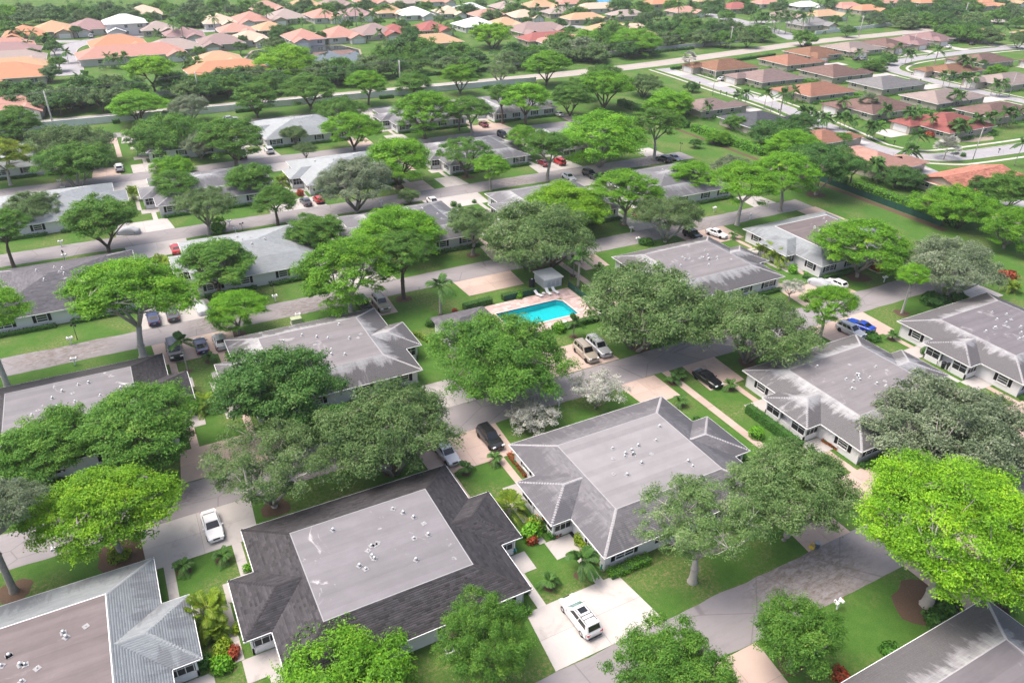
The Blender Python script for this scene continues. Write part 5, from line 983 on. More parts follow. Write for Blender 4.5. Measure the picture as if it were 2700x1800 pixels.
for (px, py, r, k, lf, lab) in [(z_[0], z_[1], z_[2], z_[3], z_[4], z_[5]) for z_ in [
   (1800 + 755 * KZ, 600 + 310 * KZ, .95, 'bush', 'brighthedge', 'bright rounded bush on the lawn of the white-edged villa'), (1800 + 850 * KZ, 600 + 330 * KZ, .5, 'ball', 'brighthedge', 'small clipped cylinder bush on the lawn of the white-edged villa'), (1800 + 720 * KZ, 600 + 245 * KZ, 1.0, 'bush', 'brighthedge', 'tall bright shrub at the porch of the white-edged villa'), (1800 + 1670 * KZ, 600 + 870 * KZ, .8, 'ball', 'hedge', 'dark clipped shrub beside the trash bins'), (1800 + 1310 * KZ, 600 + 770 * KZ, 1.3, 'low', 'hedge', 'spreading low bush at the end of the pink driveway by the white car'), (1800 + 1930 * KZ, 600 + 1020 * KZ, .7, 'bush', 'hedge', 'shrub at the porch corner of the right-edge villa'),
   (900 + 1300 * KZ, 1200 + 560 * KZ, 1.1, 'bush', 'brighthedge', 'flowering bush between the charcoal and even grey villas, upper half'), (900 + 1320 * KZ, 1200 + 510 * KZ, 1.0, 'bush', 'orange', 'orange-flowered bush between the charcoal and even grey villas'), (900 + 1310 * KZ, 1200 + 600 * KZ, .6, 'bush', 'red', 'pink-flowered bush at the patio corner with the blue chair'), (900 + 1410 * KZ, 1200 + 510 * KZ, .65, 'bush', 'hedge', 'green shrub at the screened porch of the even grey villa, left one'), (900 + 1450 * KZ, 1200 + 560 * KZ, .55, 'bush', 'hedge', 'green shrub at the screened porch of the even grey villa, right one'), (900 + 1640 * KZ, 1200 + 600 * KZ, .7, 'bush', 'yellow', 'yellow-green croton at the wall of the even grey villa, top one'), (900 + 1690 * KZ, 1200 + 660 * KZ, .7, 'bush', 'yellow', 'yellow-flecked croton at the wall of the even grey villa, middle one'), (900 + 1740 * KZ, 1200 + 720 * KZ, .65, 'bush', 'yellow', 'yellow-green croton at the wall of the even grey villa, bottom one'), (900 + 1270 * KZ, 1200 + 940 * KZ, .45, 'bush', 'hedge', 'little bush at the corner downpipe of the charcoal villa'),
   (1490 * KZ, 1200 + 1220 * KZ, 1.0, 'bush', 'yellow', 'spiky yellow-green shrub between the pale and charcoal villas, top'), (1540 * KZ, 1200 + 1370 * KZ, .9, 'bush', 'yellow', 'yellow-green shrub between the pale and charcoal villas, bottom'), (1610 * KZ, 1200 + 1380 * KZ, .65, 'bush', 'red', 'dark red shrub at the charcoal villa patio'), (1540 * KZ, 1200 + 1470 * KZ, .9, 'bush', 'brighthedge', 'green leafy shrub at the bottom of the narrow garden'), (1640 * KZ, 1200 + 1210 * KZ, .55, 'bush', 'yellow', 'small yellow-green shrub against the charcoal villa'), (1400 * KZ, 1200 + 1450 * KZ, .75, 'bush', 'hedge', 'dark shrub at the screened porch of the pale villa'), (1715 * KZ, 1200 + 790 * KZ, .5, 'bush', 'brighthedge', 'small fern-like shrub at the upper corner of the charcoal villa'), (830 * KZ, 1200 + 700 * KZ, 1.1, 'low', 'yellow', 'low yellow-flecked plants in the bed under the lime green flat-topped tree'),
   (900 + 1225 * KZ, 600 + 485 * KZ, .7, 'bush', 'brighthedge', 'bright bush on the pool deck edge'), (900 + 612 * KZ, 600 + 675 * KZ, .85, 'ball', 'hedge', 'round dark bush at the corner of the pool cabana'), (900 + 1500 * KZ, 600 + 715 * KZ, 1.0, 'bush', 'brighthedge', 'bright bush at the lower corner of the pool hedge'), (900 + 1490 * KZ, 600 + 360 * KZ, 1.0, 'bush', 'hedge', 'leafy bush behind the pool pump house'), (900 + 850 * KZ, 600 + 555 * KZ, .6, 'low', 'orange', 'orange-flowered plant left of the pool deck, nearer the cabana'), (900 + 930 * KZ, 600 + 525 * KZ, .6, 'low', 'orange', 'orange-flowered plant left of the pool deck, farther one'), (900 + 780 * KZ, 600 + 575 * KZ, .5, 'low', 'red', 'low red-leaved plant behind the pool cabana'),
   (900 + 1080 * .1913, 450 + 500 * .1913, .1, 'ball', 'hedge', 'x') if False else (900 + 1550 * .1913, 450 + 490 * .1913, .8, 'ball', 'hedge', 'square dark bush beside the pink path, third street'), (900 + 1832 * .1913, 450 + 445 * .1913, .55, 'ball', 'hedge', 'narrow clipped bush on the lawn of the third street'), (450 + 655 * .1913, 450 + 840 * .1913, 1.7, 'bush', 'brighthedge', 'big leafy bush at the kerb above the pale silver roof'), (1350 + 1840 * .1913, 450 + 1010 * .1913, 1.5, 'low', 'hedge', 'ring-shaped clipped hedge on the lawn right of the mailbox'), (450 + 1790 * .1913, 450 + 340 * .1913, .9, 'bush', 'red', 'dark purple-leaved shrub beside the dark sedan'), (1800 + 1740 * KZ, 600 + 530 * KZ, 2.2, 'low', 'deep', 'wide dark plant bed around the many-trunked oak, left side'), (1800 + 1880 * KZ, 600 + 500 * KZ, 1.8, 'low', 'deep', 'wide dark plant bed around the many-trunked oak, right side'), (1800 + 1350 * KZ, 600 + 290 * KZ, 1.3, 'low', 'red', 'dark reddish plants in the mulch left of the many-trunked oak'), (1800 + 2230 * KZ, 600 + 340 * KZ, 1.6, 'low', 'red', 'reddish plant bed on the lawn at the right edge'),
   (1800 + 1810 * KZ, 1200 + 1060 * KZ, 1.5, 'low', 'deep', 'dark ground plants beneath the huge lime tree, upper'), (1800 + 1730 * KZ, 1200 + 1140 * KZ, 1.2, 'low', 'deep', 'dark ground plants beneath the huge lime tree, lower'), (1800 + 1430 * KZ, 1200 + 1370 * KZ, 1.0, 'low', 'hedge', 'low green plants along the corner roof eave, lower right'), (1800 + 1090 * KZ, 1200 + 1530 * KZ, .9, 'low', 'red', 'dry red-brown plants at the bottom of the corner roof')]]:
    o = ground(px, py); shrub(k, o.x, o.y, r, lab, lf)
stripb = [(1800 + 1020 * KZ, 600 + 1500 * KZ)]
o = ground(*stripb[0]); hedge(o.x - .2, o.y + 1.2, o.x + .1, o.y - 1.4, .6, .45, 'orange-red flowering strip at the wall of the stained villa', 'red', 80, .08)
o = ground(900 + 1215 * KZ, 1200 + 70 * KZ); hedge(o.x, o.y + 2.2, o.x, o.y - 2.4, .7, .5, 'red-flecked plant strip along the upper wall of the even grey villa', 'red', 70, .09)
# ------------------------------------------------------------------ vehicles
def paint_material(name, col, rough=0.28, metal=0.0):
    m, t, b = nodes(name); p = wpos(t)
    t.links.new(mixc(t, noise(t, 1.2, 4, .6, p), tuple(c * .92 for c in col), tuple(min(1, c * 1.05) for c in col)), b.inputs['Base Color'])
    b.inputs['Roughness'].default_value = rough; b.inputs['Metallic'].default_value = metal; b.inputs['Coat Weight'].default_value = .6; b.inputs['Coat Roughness'].default_value = .06
    return m
PAINT = {k: paint_material(k + '_car_paint', c, r, mt) for k, (c, r, mt) in {'white': ((.72, .72, .72), .3, 0), 'silver': ((.5, .51, .53), .35, .35), 'black': ((.012, .013, .015), .25, 0), 'tan': ((.38, .33, .27), .35, .25), 'blue': ((.01, .06, .42), .28, .1), 'navy': ((.015, .025, .09), .28, .1), 'red': ((.42, .015, .02), .3, 0), 'maroon': ((.16, .012, .02), .3, .1), 'darkgrey': ((.06, .068, .078), .3, .3), 'grey': ((.25, .26, .27), .35, .3), 'sky': ((.33, .48, .62), .4, 0)}.items()}
CARGLASS = glass_material('car_glass', (.012, .014, .016), .05); TINTGREEN = glass_material('green_windscreen', (.1, .2, .18), .08); TYRE = mat('tyre_rubber', (.018, .018, .018), .85, .2); RIM = mat('alloy_rim', (.55, .55, .56), .35, .1, metal=.6); PLASTIC = mat('black_plastic', (.025, .025, .027), .6, .2)
LAMPW = mat('headlamp', (.75, .77, .8), .15, .05, spec=.6); LAMPR = mat('tail_lamp', (.42, .015, .015), .25, .1, spec=.6); PLATE = mat('number_plate', (.6, .6, .58), .5, .1)
COVER = mat('silver_car_cover', (.6, .61, .63), .65, .08, 2.5); COVERG = mat('grey_car_cover', (.36, .375, .4), .7, .1, 2.5)
TYPES = {'sedan': dict(L=4.75, W=1.84, H=1.46, hood=.9, belt=.93, trunk=.99, base=(-1.78, .98), roof=(-1.02, .22), panes=2), 'suv': dict(L=4.75, W=1.92, H=1.72, hood=1.03, belt=1.06, trunk=1.08, base=(-2.28, 1.02), roof=(-2.0, .28), panes=3, rails=1), 'bigsuv': dict(L=5.15, W=2.02, H=1.9, hood=1.14, belt=1.16, trunk=1.18, base=(-2.48, 1.05), roof=(-2.32, .42), panes=3, rails=1),
         'minivan': dict(L=5.1, W=1.95, H=1.74, hood=.98, belt=1.05, trunk=1.06, base=(-2.45, 1.32), roof=(-2.12, .42), panes=2, rails=1, sunroof=1), 'hatch': dict(L=4.15, W=1.78, H=1.5, hood=.93, belt=.97, trunk=1.0, base=(-1.98, .98), roof=(-1.55, .25), panes=2), 'coupe': dict(L=4.75, W=1.9, H=1.36, hood=.86, belt=.9, trunk=.98, base=(-1.75, .75), roof=(-.8, -.05), panes=1)}
def bilin(q, u, v): a, b, c, d = q; return (a * (1 - u) + b * u) * (1 - v) + (d * (1 - u) + c * u) * v
def pane_mesh(q, u0, u1, v0, v1, name='pane', out=.014):
    q = [Vector(p) for p in q]; n = (q[1] - q[0]).cross(q[3] - q[0]).normalized(); p = [bilin(q, u, v) + n * out for u, v in ((u0, v0), (u1, v0), (u1, v1), (u0, v1))]; b = MB(); b.quad(*p)
    k = [bilin(q, u, v) - n * .01 for u, v in ((u0, v0), (u1, v0), (u1, v1), (u0, v1))]
    for i in range(4): j = (i + 1) % 4; b.quad(k[i], k[j], p[j], p[i])
    return b.mesh(name)
CARM = {}
def car_meshes(k):
    if k in CARM: return CARM[k]
    d = TYPES[k]; L, W = d['L'], d['W'] / 2; xr, xf = d['base']; r0, r1 = d['roof']; H = d['H']; out = {}
    st = [(-L / 2, .70, .42, d['trunk'] - .22), (-L / 2 + .06, .84, .33, d['trunk'] - .06), (-L / 2 + .35, .95, .27, d['trunk']), (xr + .15, .99, .25, d['trunk'] + .01), (-.3, 1.0, .24, d['belt'] + .01), (xf - .35, 1.0, .24, d['belt']), (xf + .15, .99, .25, d['hood'] + .01), (L / 2 - .55, .95, .26, d['hood'] - .07), (L / 2 - .14, .84, .3, d['hood'] - .2), (L / 2, .64, .4, d['hood'] - .36)]
    b = MB(); rings = []
    for (x, f, zb, zt) in st:
        w = W * f; n = len(b.v); rings.append(n); zm = zb + (zt - zb) * .5
        for (y, z) in ((-w * .9, zb), (-w, zb + .12), (-w, zm), (-w * .985, zt - .09), (-w * .88, zt), (w * .88, zt), (w * .985, zt - .09), (w, zm), (w, zb + .12), (w * .9, zb)): b.v.append((x, y, z))
    for i in range(len(rings) - 1):
        for j in range(10): j2 = (j + 1) % 10; b.f.append((rings[i] + j, rings[i + 1] + j, rings[i + 1] + j2, rings[i] + j2))
    b.f.append(tuple(rings[0] + j for j in range(10))); b.f.append(tuple(rings[-1] + 9 - j for j in range(10)))
    # greenhouse with crowned roof
    zb = d['belt'] - .03; wb, wt = W * .92, W * .77; zr = H; cr = .05
    B = [(xr, -wb * .92, d['trunk'] - .03), (xf, -wb * .9, d['hood'] - .02), (xf, wb * .9, d['hood'] - .02), (xr, wb * .92, d['trunk'] - .03)]; M_ = [((xr + xf) / 2 - .1, -wb, zb), ((xr + xf) / 2 - .1, wb, zb)]
    T = [(r0, -wt * .94, zr - cr), (r1, -wt * .96, zr - cr), (r1, wt * .96, zr - cr), (r0, wt * .94, zr - cr)]; Tm = [((r0 + r1) / 2, -wt, zr - .02), ((r0 + r1) / 2, wt, zr - .02)]
    n = len(b.v); b.v += B + T + [(r0 + .1, 0, zr - .01), (r1 - .1, 0, zr), (r0, 0, zr - cr + .02), (r1, 0, zr - cr + .03)]
    f = lambda *ix: b.f.append(tuple(n + i for i in ix))
    f(0, 1, 5, 4); f(2, 3, 7, 6); f(1, 2, 6, 5); f(3, 0, 4, 7); f(4, 5, 11, 9, 8, 10); f(10, 8, 9, 11, 6, 7)
    me_ = b.mesh('body'); out['body'] = me_
    for p in me_.polygons: p.use_smooth = False
    right = [B[0], B[1], T[1], T[0]]; left = [B[2], B[3], T[3], T[2]]; front = [B[1], B[2], T[2], T[1]]; rear = [B[3], B[0], T[0], T[3]]
    out['windscreen'] = pane_mesh(front, .06, .94, .1, .93); out['rear_window'] = pane_mesh(rear, .08, .92, .2, .9)
    n = d['panes']; cuts = {1: [(.2, .82)], 2: [(.12, .47), (.51, .86)], 3: [(.07, .3), (.36, .6), (.64, .88)]}[n]
    out['side'] = [pane_mesh(right, a, c, .2, .9) for a, c in cuts] + [pane_mesh(left, 1 - c, 1 - a, .2, .9) for a, c in cuts]
    wr = .335 if 'suv' not in k else .38; out['wr'] = wr
    t = MB().lathe([(wr * .62, -.11), (wr * .93, -.11), (wr, -.07), (wr, .07), (wr * .93, .11), (wr * .62, .11)], 18); t.xf(Matrix.Rotation(math.pi / 2, 4, 'X')); out['tyre'] = t.mesh('wheel', None, True)
    t = MB(); t.lathe([(wr * .64, -.095), (wr * .64, .095), (wr * .5, .1), (wr * .1, .085)], 14); t.lathe([(wr * .64, .095), (wr * .64, -.095), (wr * .5, -.1), (wr * .1, -.085)], 14); t.xf(Matrix.Rotation(math.pi / 2, 4, 'X')); out['rim'] = t.mesh('rim', None, True)
    out['wheels'] = [(sx, sy * (W - .1), wr) for sx in (-L / 2 + .98 if L > 4.3 else -L / 2 + .75, L / 2 - .92) for sy in (-1, 1)]
    out['arch'] = MB().lathe([(wr * 1.18, -.12), (wr * 1.18, .12), (.02, .12)], 16).xf(Matrix.Rotation(math.pi / 2, 4, 'X')).mesh('wheel_arch')
    zl = d['hood'] - .26; h = MB().box(-.1, .1, -.2, .2, -.07, .07); out['lamp'] = h.mesh('headlight'); out['lamps'] = [(L / 2 - .1, s * (W * .66), zl) for s in (-1, 1)]
    out['tails'] = [(-L / 2 + .07, s * (W * .72), d['trunk'] - .2) for s in (-1, 1)]; out['tail'] = MB().box(-.06, .05, -.17, .17, -.09, .09).mesh('tail_light')
    out['mirror'] = MB().box(-.06, .07, -.1, .1, -.06, .06).mesh('mirror'); out['mirrors'] = [(xf - .3, s * (W + .07), d['belt'] + .05) for s in (-1, 1)]
    out['plate'] = MB().box(-.012, .012, -.16, .16, -.06, .06).mesh('number_plate'); out['bumper'] = MB().box(-.06, .1, -W * .74, W * .74, -.1, .08).mesh('bumper'); out['grille'] = MB().box(-.04, .05, -W * .38, W * .38, -.09, .07).mesh('grille')
    if d.get('rails'): out['rail'] = MB().box(r0 + .25, r1 - .25, -.025, .025, 0, .05).mesh('roof_rail')
    CARM[k] = out; return out
CARGROUP = 'vehicles parked on the villa driveways'
def car(k, paint, pos, head, label, group=CARGROUP, glass=None):
    d = TYPES[k]; m = car_meshes(k); W = d['W'] / 2; L = d['L']; pm = PAINT[paint]
    r = empty('parked_car', (pos.x, pos.y, .055), head); tag(r, label, 'car', group)
    put('body', m['body'], r, mat=pm); put('windscreen', m['windscreen'], r, mat=glass or CARGLASS); put('rear_window', m['rear_window'], r, mat=CARGLASS)
    for s in m['side']: put('side_window', s, r, mat=CARGLASS)
    for w in m['wheels']:
        put('wheel_arch', m['arch'], r, (w[0], w[1] * .93, w[2] + .02), 0, PLASTIC); t = put('wheel', m['tyre'], r, w, 0, TYRE); put('rim', m['rim'], t, mat=RIM)
    for p in m['lamps']: put('headlight', m['lamp'], r, p, 0, LAMPW)
    for p in m['tails']: put('tail_light', m['tail'], r, p, 0, LAMPR)
    for p in m['mirrors']: put('mirror', m['mirror'], r, p, 0, pm)
    put('number_plate', m['plate'], r, (-L / 2 - .008, 0, .66), 0, PLATE); put('bumper', m['bumper'], r, (-L / 2 + .0, 0, .45), 0, PLASTIC if k != 'sedan' else pm); put('bumper', m['bumper'], r, (L / 2 - .04, 0, .42), 0, pm); put('grille', m['grille'], r, (L / 2 - .04, 0, d['hood'] - .3), 0, PLASTIC)
    if d.get('rails'):
        for s in (-1, 1): put('roof_rail', m['rail'], r, (0, s * W * .62, d['H'] - .05), 0, PLASTIC)
    if d.get('sunroof'):
        MB().box(-.35, .3, -.42, .42, 0, .015).build('sunroof', CARGLASS, r, (-.25, 0, d['H'] - .012)); 
        for x in (-.9, -1.35): MB().box(-.025, .025, -W * .6, W * .6, 0, .035).build('roof_bar', PLASTIC, r, (x, 0, d['H'] + .005))
    return r
def covered(pos, head, label, material, L=4.7, W=1.9, H=1.45):
    st = [(-.5, .55, .45), (-.47, .9, .62), (-.36, 1, .68), (-.22, 1, .95), (-.08, 1, 1.0), (.1, 1, .98), (.26, 1, .72), (.42, .97, .62), (.48, .86, .52), (.5, .6, .36)]; b = MB(); rings = []
    for i, (x, w, h) in enumerate(st):
        n = len(b.v); rings.append(n)
        for j in range(15):
            a = math.pi * j / 14; c = math.cos(a); s = math.sin(a) ** .45 if j not in (0, 14) else 0
            fold = 1 + .025 * math.sin(i * 2.3 + j * 1.9); b.v.append((x * L, -c * abs(c) ** -.45 * W / 2 * w * fold if abs(c) > .01 else 0, .06 + max(.0, s) * (H * h - .06) * fold))
    for i in range(len(rings) - 1):
        for j in range(14): b.f.append((rings[i] + j, rings[i + 1] + j, rings[i + 1] + j + 1, rings[i] + j + 1))
    b.f.append(tuple(rings[0] + j for j in range(15))); b.f.append(tuple(rings[-1] + 14 - j for j in range(15)))
    r = empty('covered_car', (pos.x, pos.y, .04), head); tag(r, label, 'car', CARGROUP); b.build('cloth_cover', material, r, smooth=True)
    m = car_meshes('sedan')
    for w in m['wheels']: put('wheel', m['tyre'], r, (w[0], w[1], w[2] - .02), 0, TYRE)
    return r
U_, D_ = math.pi / 2, -math.pi / 2
def cz(t, x, y, z=.7): ox, oy = {1: (0, 1200), 2: (900, 1200), 4: (0, 600), 5: (900, 600), 6: (1800, 600), 9: (1800, 0)}[t]; return ground(ox + x * KZ, oy + y * KZ, z)
car('minivan', 'white', Vector((29.95, 39.75, 0)), U_ + .02, 'white minivan with roof rack on the wide pale driveway, front centre', glass=TINTGREEN)
car('sedan', 'white', cz(1, 1462, 478), D_ + .03, 'white sedan nose-on to the charcoal villa, on the grey driveway lower left')
car('suv', 'black', cz(5, 1025, 1438, .85), D_ + .04, 'black sport utility with sunroof on the pink driveway, centre'); car('sedan', 'silver', cz(5, 725, 1545), D_ + .05, 'silver sedan beside the black sport utility, centre')
car('sedan', 'black', cz(6, 172, 1035), D_ + .12, 'black sedan on the driveway left of the stained villa'); car('suv', 'silver', cz(6, 1160, 703, .8), D_ + .1, 'pale compact sport utility beside the blue car, right')
car('coupe', 'blue', cz(6, 1225, 668, .7), U_ + .15, 'bright blue coupe on the pink driveway, right'); covered(cz(6, 950, 385, .6), U_ + .1, 'car under a grey cover on the driveway past the pool', COVERG); car('hatch', 'white', cz(6, 1060, 383), U_ + .05, 'white hatchback with red rear glass beside the grey covered car')
car('suv', 'black', cz(6, 72, 45, .8), D_ + .1, 'black sport utility left of a white sedan, right of the red sports car'); car('sedan', 'white', cz(6, 235, 38), D_ + .25, 'white sedan beside the black sport utility in front of the white-edged villa')
car('bigsuv', 'tan', cz(5, 1685, 848, .95), D_ - .04, 'beige full-size sport utility on the pink pool driveway, left of a pair'); car('bigsuv', 'silver', cz(5, 1772, 815, .9), D_ - .04, 'silver full-size sport utility on the pink pool driveway, right of a pair')
car('suv', 'black', cz(5, 155, 525, .85), D_, 'black sport utility parked under the bright tree left of the pool lawn'); car('bigsuv', 'tan', cz(5, 272, 515, .9), D_, 'tan sport utility on the pink slab left of the pool lawn')
car('bigsuv', 'black', cz(4, 1200, 838, .9), D_ + .03, 'black van with roof rack beside the slender palm, left'); car('sedan', 'navy', cz(4, 1385, 808), U_ + .02, 'dark blue sedan with a windscreen shade, middle of three, left'); car('sedan', 'silver', cz(4, 1515, 778), U_, 'silver sedan with open black trunk glass, right of three, left')
covered(cz(4, 1385, 545, .6), U_ + .05, 'car under a white cover on the driveway, second street left', COVER); car('sedan', 'navy', cz(4, 1055, 618), U_, 'dark blue car almost hidden beneath the broad bright tree, left one'); car('sedan', 'darkgrey', cz(4, 1185, 590), U_, 'dark car beneath the broad bright tree, right one')
car('sedan', 'red', cz(4, 1213, 142), U_ + .0, 'red sedan at the left end of the pale silver roof'); covered(cz(4, 880, 22, .6), U_ + 1.2, 'car under a grey cover by the kerb of the third street', COVERG)
c2 = lambda ox, oy, x, y, z=.7: ground(ox + x * .1913, oy + y * .1913, z)
car('sedan', 'darkgrey', c2(450, 450, 1860, 420), U_ + .05, 'dark grey sedan left of the red hatchback, third street'); car('hatch', 'red', c2(450, 450, 2035, 392), U_ + .05, 'red hatchback partly under the silvery oak')
car('suv', 'white', c2(0, 250, 1640, 1000, .8), U_, 'white sport utility on the driveway, fourth street upper left'); car('suv', 'white', c2(450, 250, 1355, 757, .8), U_, 'white sport utility before the clean pale villa'); car('sedan', 'black', c2(450, 250, 985, 832), U_, 'black car behind the tall tree with bare limbs')
car('sedan', 'maroon', c2(900, 250, 1958, 402), U_ - .05, 'maroon sedan on the fifth street driveway'); car('suv', 'black', c2(900, 250, 2225, 548, .8), D_, 'black sport utility beyond the hipped roof, fourth street'); car('sedan', 'silver', c2(1350, 250, 635, 262), U_ + .1, 'silver sedan on the driveway at the end of the fifth street')
car('suv', 'red', c2(1350, 250, 650, 912, .8), U_, 'bright red compact on the fourth street driveway'); car('sedan', 'maroon', c2(1350, 250, 430, 935), U_, 'dark red car behind the twiggy tree trunk'); car('sedan', 'white', c2(1350, 250, 782, 1128), D_, 'white car at the upper edge of the grey roof, third street'); car('suv', 'black', c2(1350, 250, 1075, 1085, .8), D_ + .1, 'black sport utility beside the small palms, third street'); car('sedan', 'darkgrey', c2(1350, 250, 1165, 1140), D_, 'dark car under the small palms, third street')
car('suv', 'black', c2(1350, 250, 2090, 880, .8), U_ + .1, 'black sport utility at the dead end, left of a grey car'); car('sedan', 'grey', c2(1350, 250, 2240, 868), D_, 'grey sedan at the dead end, right of the black vehicle')
car('coupe', 'red', c2(1350, 450, 1800, 622), U_ + .35, 'red sports car with black top on the pink driveway'); car('sedan', 'white', c2(1350, 450, 215, 985), U_, 'white sedan glimpsed through the massive oak'); car('sedan', 'white', c2(900, 450, 1265, 420), D_, 'white car above the mid-grey roof, third street')
FG = 'vehicles in the far estates'
car('suv', 'white', ground(239, 95, .8), U_, 'white van by the house with the mauve gable, far upper left', FG); car('sedan', 'sky', ground(240, 160), .1, 'pale blue sedan across a driveway in the far estate', FG); car('sedan', 'white', ground(1904, 213), .1, 'white sedan in the driveway between two brown-roofed houses', FG); car('sedan', 'black', ground(2563, 119), .2, 'black car in the driveway of the tan house, far right', FG); car('sedan', 'white', ground(2501, 127), .3, 'white sedan in the far right driveway', FG); car('suv', 'white', ground(2404, 137, .8), .2, 'white sport utility before the mauve roofs, far right', FG); car('suv', 'grey', ground(2278, 155, .8), .2, 'grey pickup-like vehicle before the tan roof, far right', FG); car('sedan', 'darkgrey', ground(2258, 159), .2, 'dark grey sedan left of the grey vehicle, far right', FG); car('sedan', 'darkgrey', ground(2130, 120), .1, 'dark car driving on the boundary road, upper right', FG); car('sedan', 'silver', c2(450, 250, 815, 327), 0.05, 'silver car on the street beneath the boundary wall', FG); car('sedan', 'black', ground(900 + 980 * KZ, 440 * KZ), .1, 'black car on the road behind the lollipop tree', FG)
# ------------------------------------------------------------------ pool, deck and pump house
WATERFLOOR = mat('pool_plaster', (.06, .5, .55), .7, .12, .8); COPING = mat('pool_coping', (.62, .5, .43), .8, .15, 2); TILEBLUE = mat('blue_waterline_tile', (.03, .13, .3), .3, .3, 8)
def water_material(name, tint, rough=.02):
    m = bpy.data.materials.new(name); m.use_nodes = True; t = m.node_tree; t.nodes.remove(t.nodes['Principled BSDF']); out = t.nodes['Material Output']
    tr = t.nodes.new('ShaderNodeBsdfTransparent'); tr.inputs[0].default_value = c4(tint); gl = t.nodes.new('ShaderNodeBsdfGlossy'); gl.inputs['Roughness'].default_value = rough; fr = t.nodes.new('ShaderNodeFresnel'); fr.inputs[0].default_value = 1.33
    bp = t.nodes.new('ShaderNodeBump'); bp.inputs['Distance'].default_value = .06; bp.inputs['Strength'].default_value = .35; t.links.new(noise(t, 1.6, 3, .5, wpos(t)), bp.inputs['Height']); t.links.new(bp.outputs[0], gl.inputs['Normal']); t.links.new(bp.outputs[0], fr.inputs['Normal'])
    mx = t.nodes.new('ShaderNodeMixShader'); t.links.new(fr.outputs[0], mx.inputs[0]); t.links.new(tr.outputs[0], mx.inputs[1]); t.links.new(gl.outputs[0], mx.inputs[2]); t.links.new(mx.outputs[0], out.inputs[0]); return m
def pool():
    x0, x1, y0, y1 = POOL; r = empty('swimming_pool', ((x0 + x1) / 2, (y0 + y1) / 2, 0)); tag(r, 'turquoise rectangular swimming pool with a cut corner in the pink paved deck', 'swimming pool'); cx, cy = (x0 + x1) / 2, (y0 + y1) / 2; hx, hy = (x1 - x0) / 2, (y1 - y0) / 2
    o = [(-hx, -hy), (hx, -hy), (hx, hy - .9), (hx - .9, hy), (-hx, hy)]; b = MB()
    for i in range(5): j = (i + 1) % 5; b.quad((*o[i], .08), (*o[j], .08), (*o[j], -1.5), (*o[i], -1.5))
    b.poly([(*p, -1.3 + .35 * (p[0] > 0)) for p in o]); b.build('basin', WATERFLOOR, r); b = MB()
    for i in range(5): j = (i + 1) % 5; a, c = Vector((*o[i], 0)), Vector((*o[j], 0)); n = Vector((-(c - a).y, (c - a).x, 0)).normalized() * .012; b.quad(a + n + Vector((0, 0, .06)), c + n + Vector((0, 0, .06)), c + n + Vector((0, 0, -.12)), a + n + Vector((0, 0, -.12)))
    b.build('waterline_tile', TILEBLUE, r); MB().poly([(p[0] * .998, p[1] * .998, -.05) for p in o]).build('water', water_material('pool_water', (.45, .93, .93)), r)
    c = [(-hx - .3, -hy - .3), (hx + .3, -hy - .3), (hx + .3, hy - .76), (hx - .76, hy + .3), (-hx - .3, hy + .3)]; n = 0
    for i in range(5):
        j = (i + 1) % 5; a, b_, A, B_ = Vector(o[i]), Vector(o[j]), Vector(c[i]), Vector(c[j]); k = max(1, round((b_ - a).length / 1.0))
        for q in range(k):
            u0, u1 = (q + .01) / k, (q + .99) / k; P = [a.lerp(b_, u0), A.lerp(B_, u0), A.lerp(B_, u1), a.lerp(b_, u1)]; MB().prism([(p.x, p.y) for p in P], 0.0, .105).build('coping_stone', COPING, r)
pool()
PAVER = mat('pink_paver', (.5, .37, .345), .85, .25, 2.5, objvar=.22)
def deck():
    base = structure(MB().box(49.4, 67.2, 90.2, POOL[2] - .31, 0, .05).box(49.4, 67.2, POOL[3] + .31, 102.1, 0, .05).box(49.4, POOL[0] - .31, POOL[2] - .31, POOL[3] + .31, 0, .05).box(POOL[1] + .31, 67.2, POOL[2] - .31, POOL[3] + .31, 0, .05).build('pool_deck', mat('deck_mortar', (.4, .31, .29), .9, .2, 2)))
    rg = random.Random(5); y = 90.25; row = 0; n = 0
    while y < 102.0:
        h = rg.uniform(.58, .72); x = 49.45 - (row % 2) * .4 + .4 * (row % 2); row += 1
        while x < 67.1:
            w = rg.uniform(.6, 1.15); x1 = min(x + w, 67.15); y1 = min(y + h, 102.05)
            if not (x1 > POOL[0] - .3 and x < POOL[1] + .3 and y1 > POOL[2] - .3 and y < POOL[3] + .3):
                j = lambda: rg.uniform(-.02, .02); MB().prism([(x + .02 + j(), y + .02 + j()), (x1 - .02 + j(), y + .02 + j()), (x1 - .02 + j(), y1 - .02 + j()), (x + .02 + j(), y1 - .02 + j())], .03, .07 + rg.uniform(0, .012)).build('paver', PAVER, base); n += 1
            x += w
        y += h
deck()
WHITEP = mat('white_plastic', (.8, .8, .8), .45, .04)
def lounger_mesh():
    b = MB(); b.box(-.3, .3, -.95, .25, .3, .36); s = len(b.v); b.box(-.3, .3, 0, .75, 0, .05); b.xf(Matrix.Translation((0, .25, .32)) @ Matrix.Rotation(RAD(42), 4, 'X'), s); return b.mesh('seat')
LM = lounger_mesh(); LL = MB().box(-.03, .03, -.03, .03, 0, .3).mesh('leg')
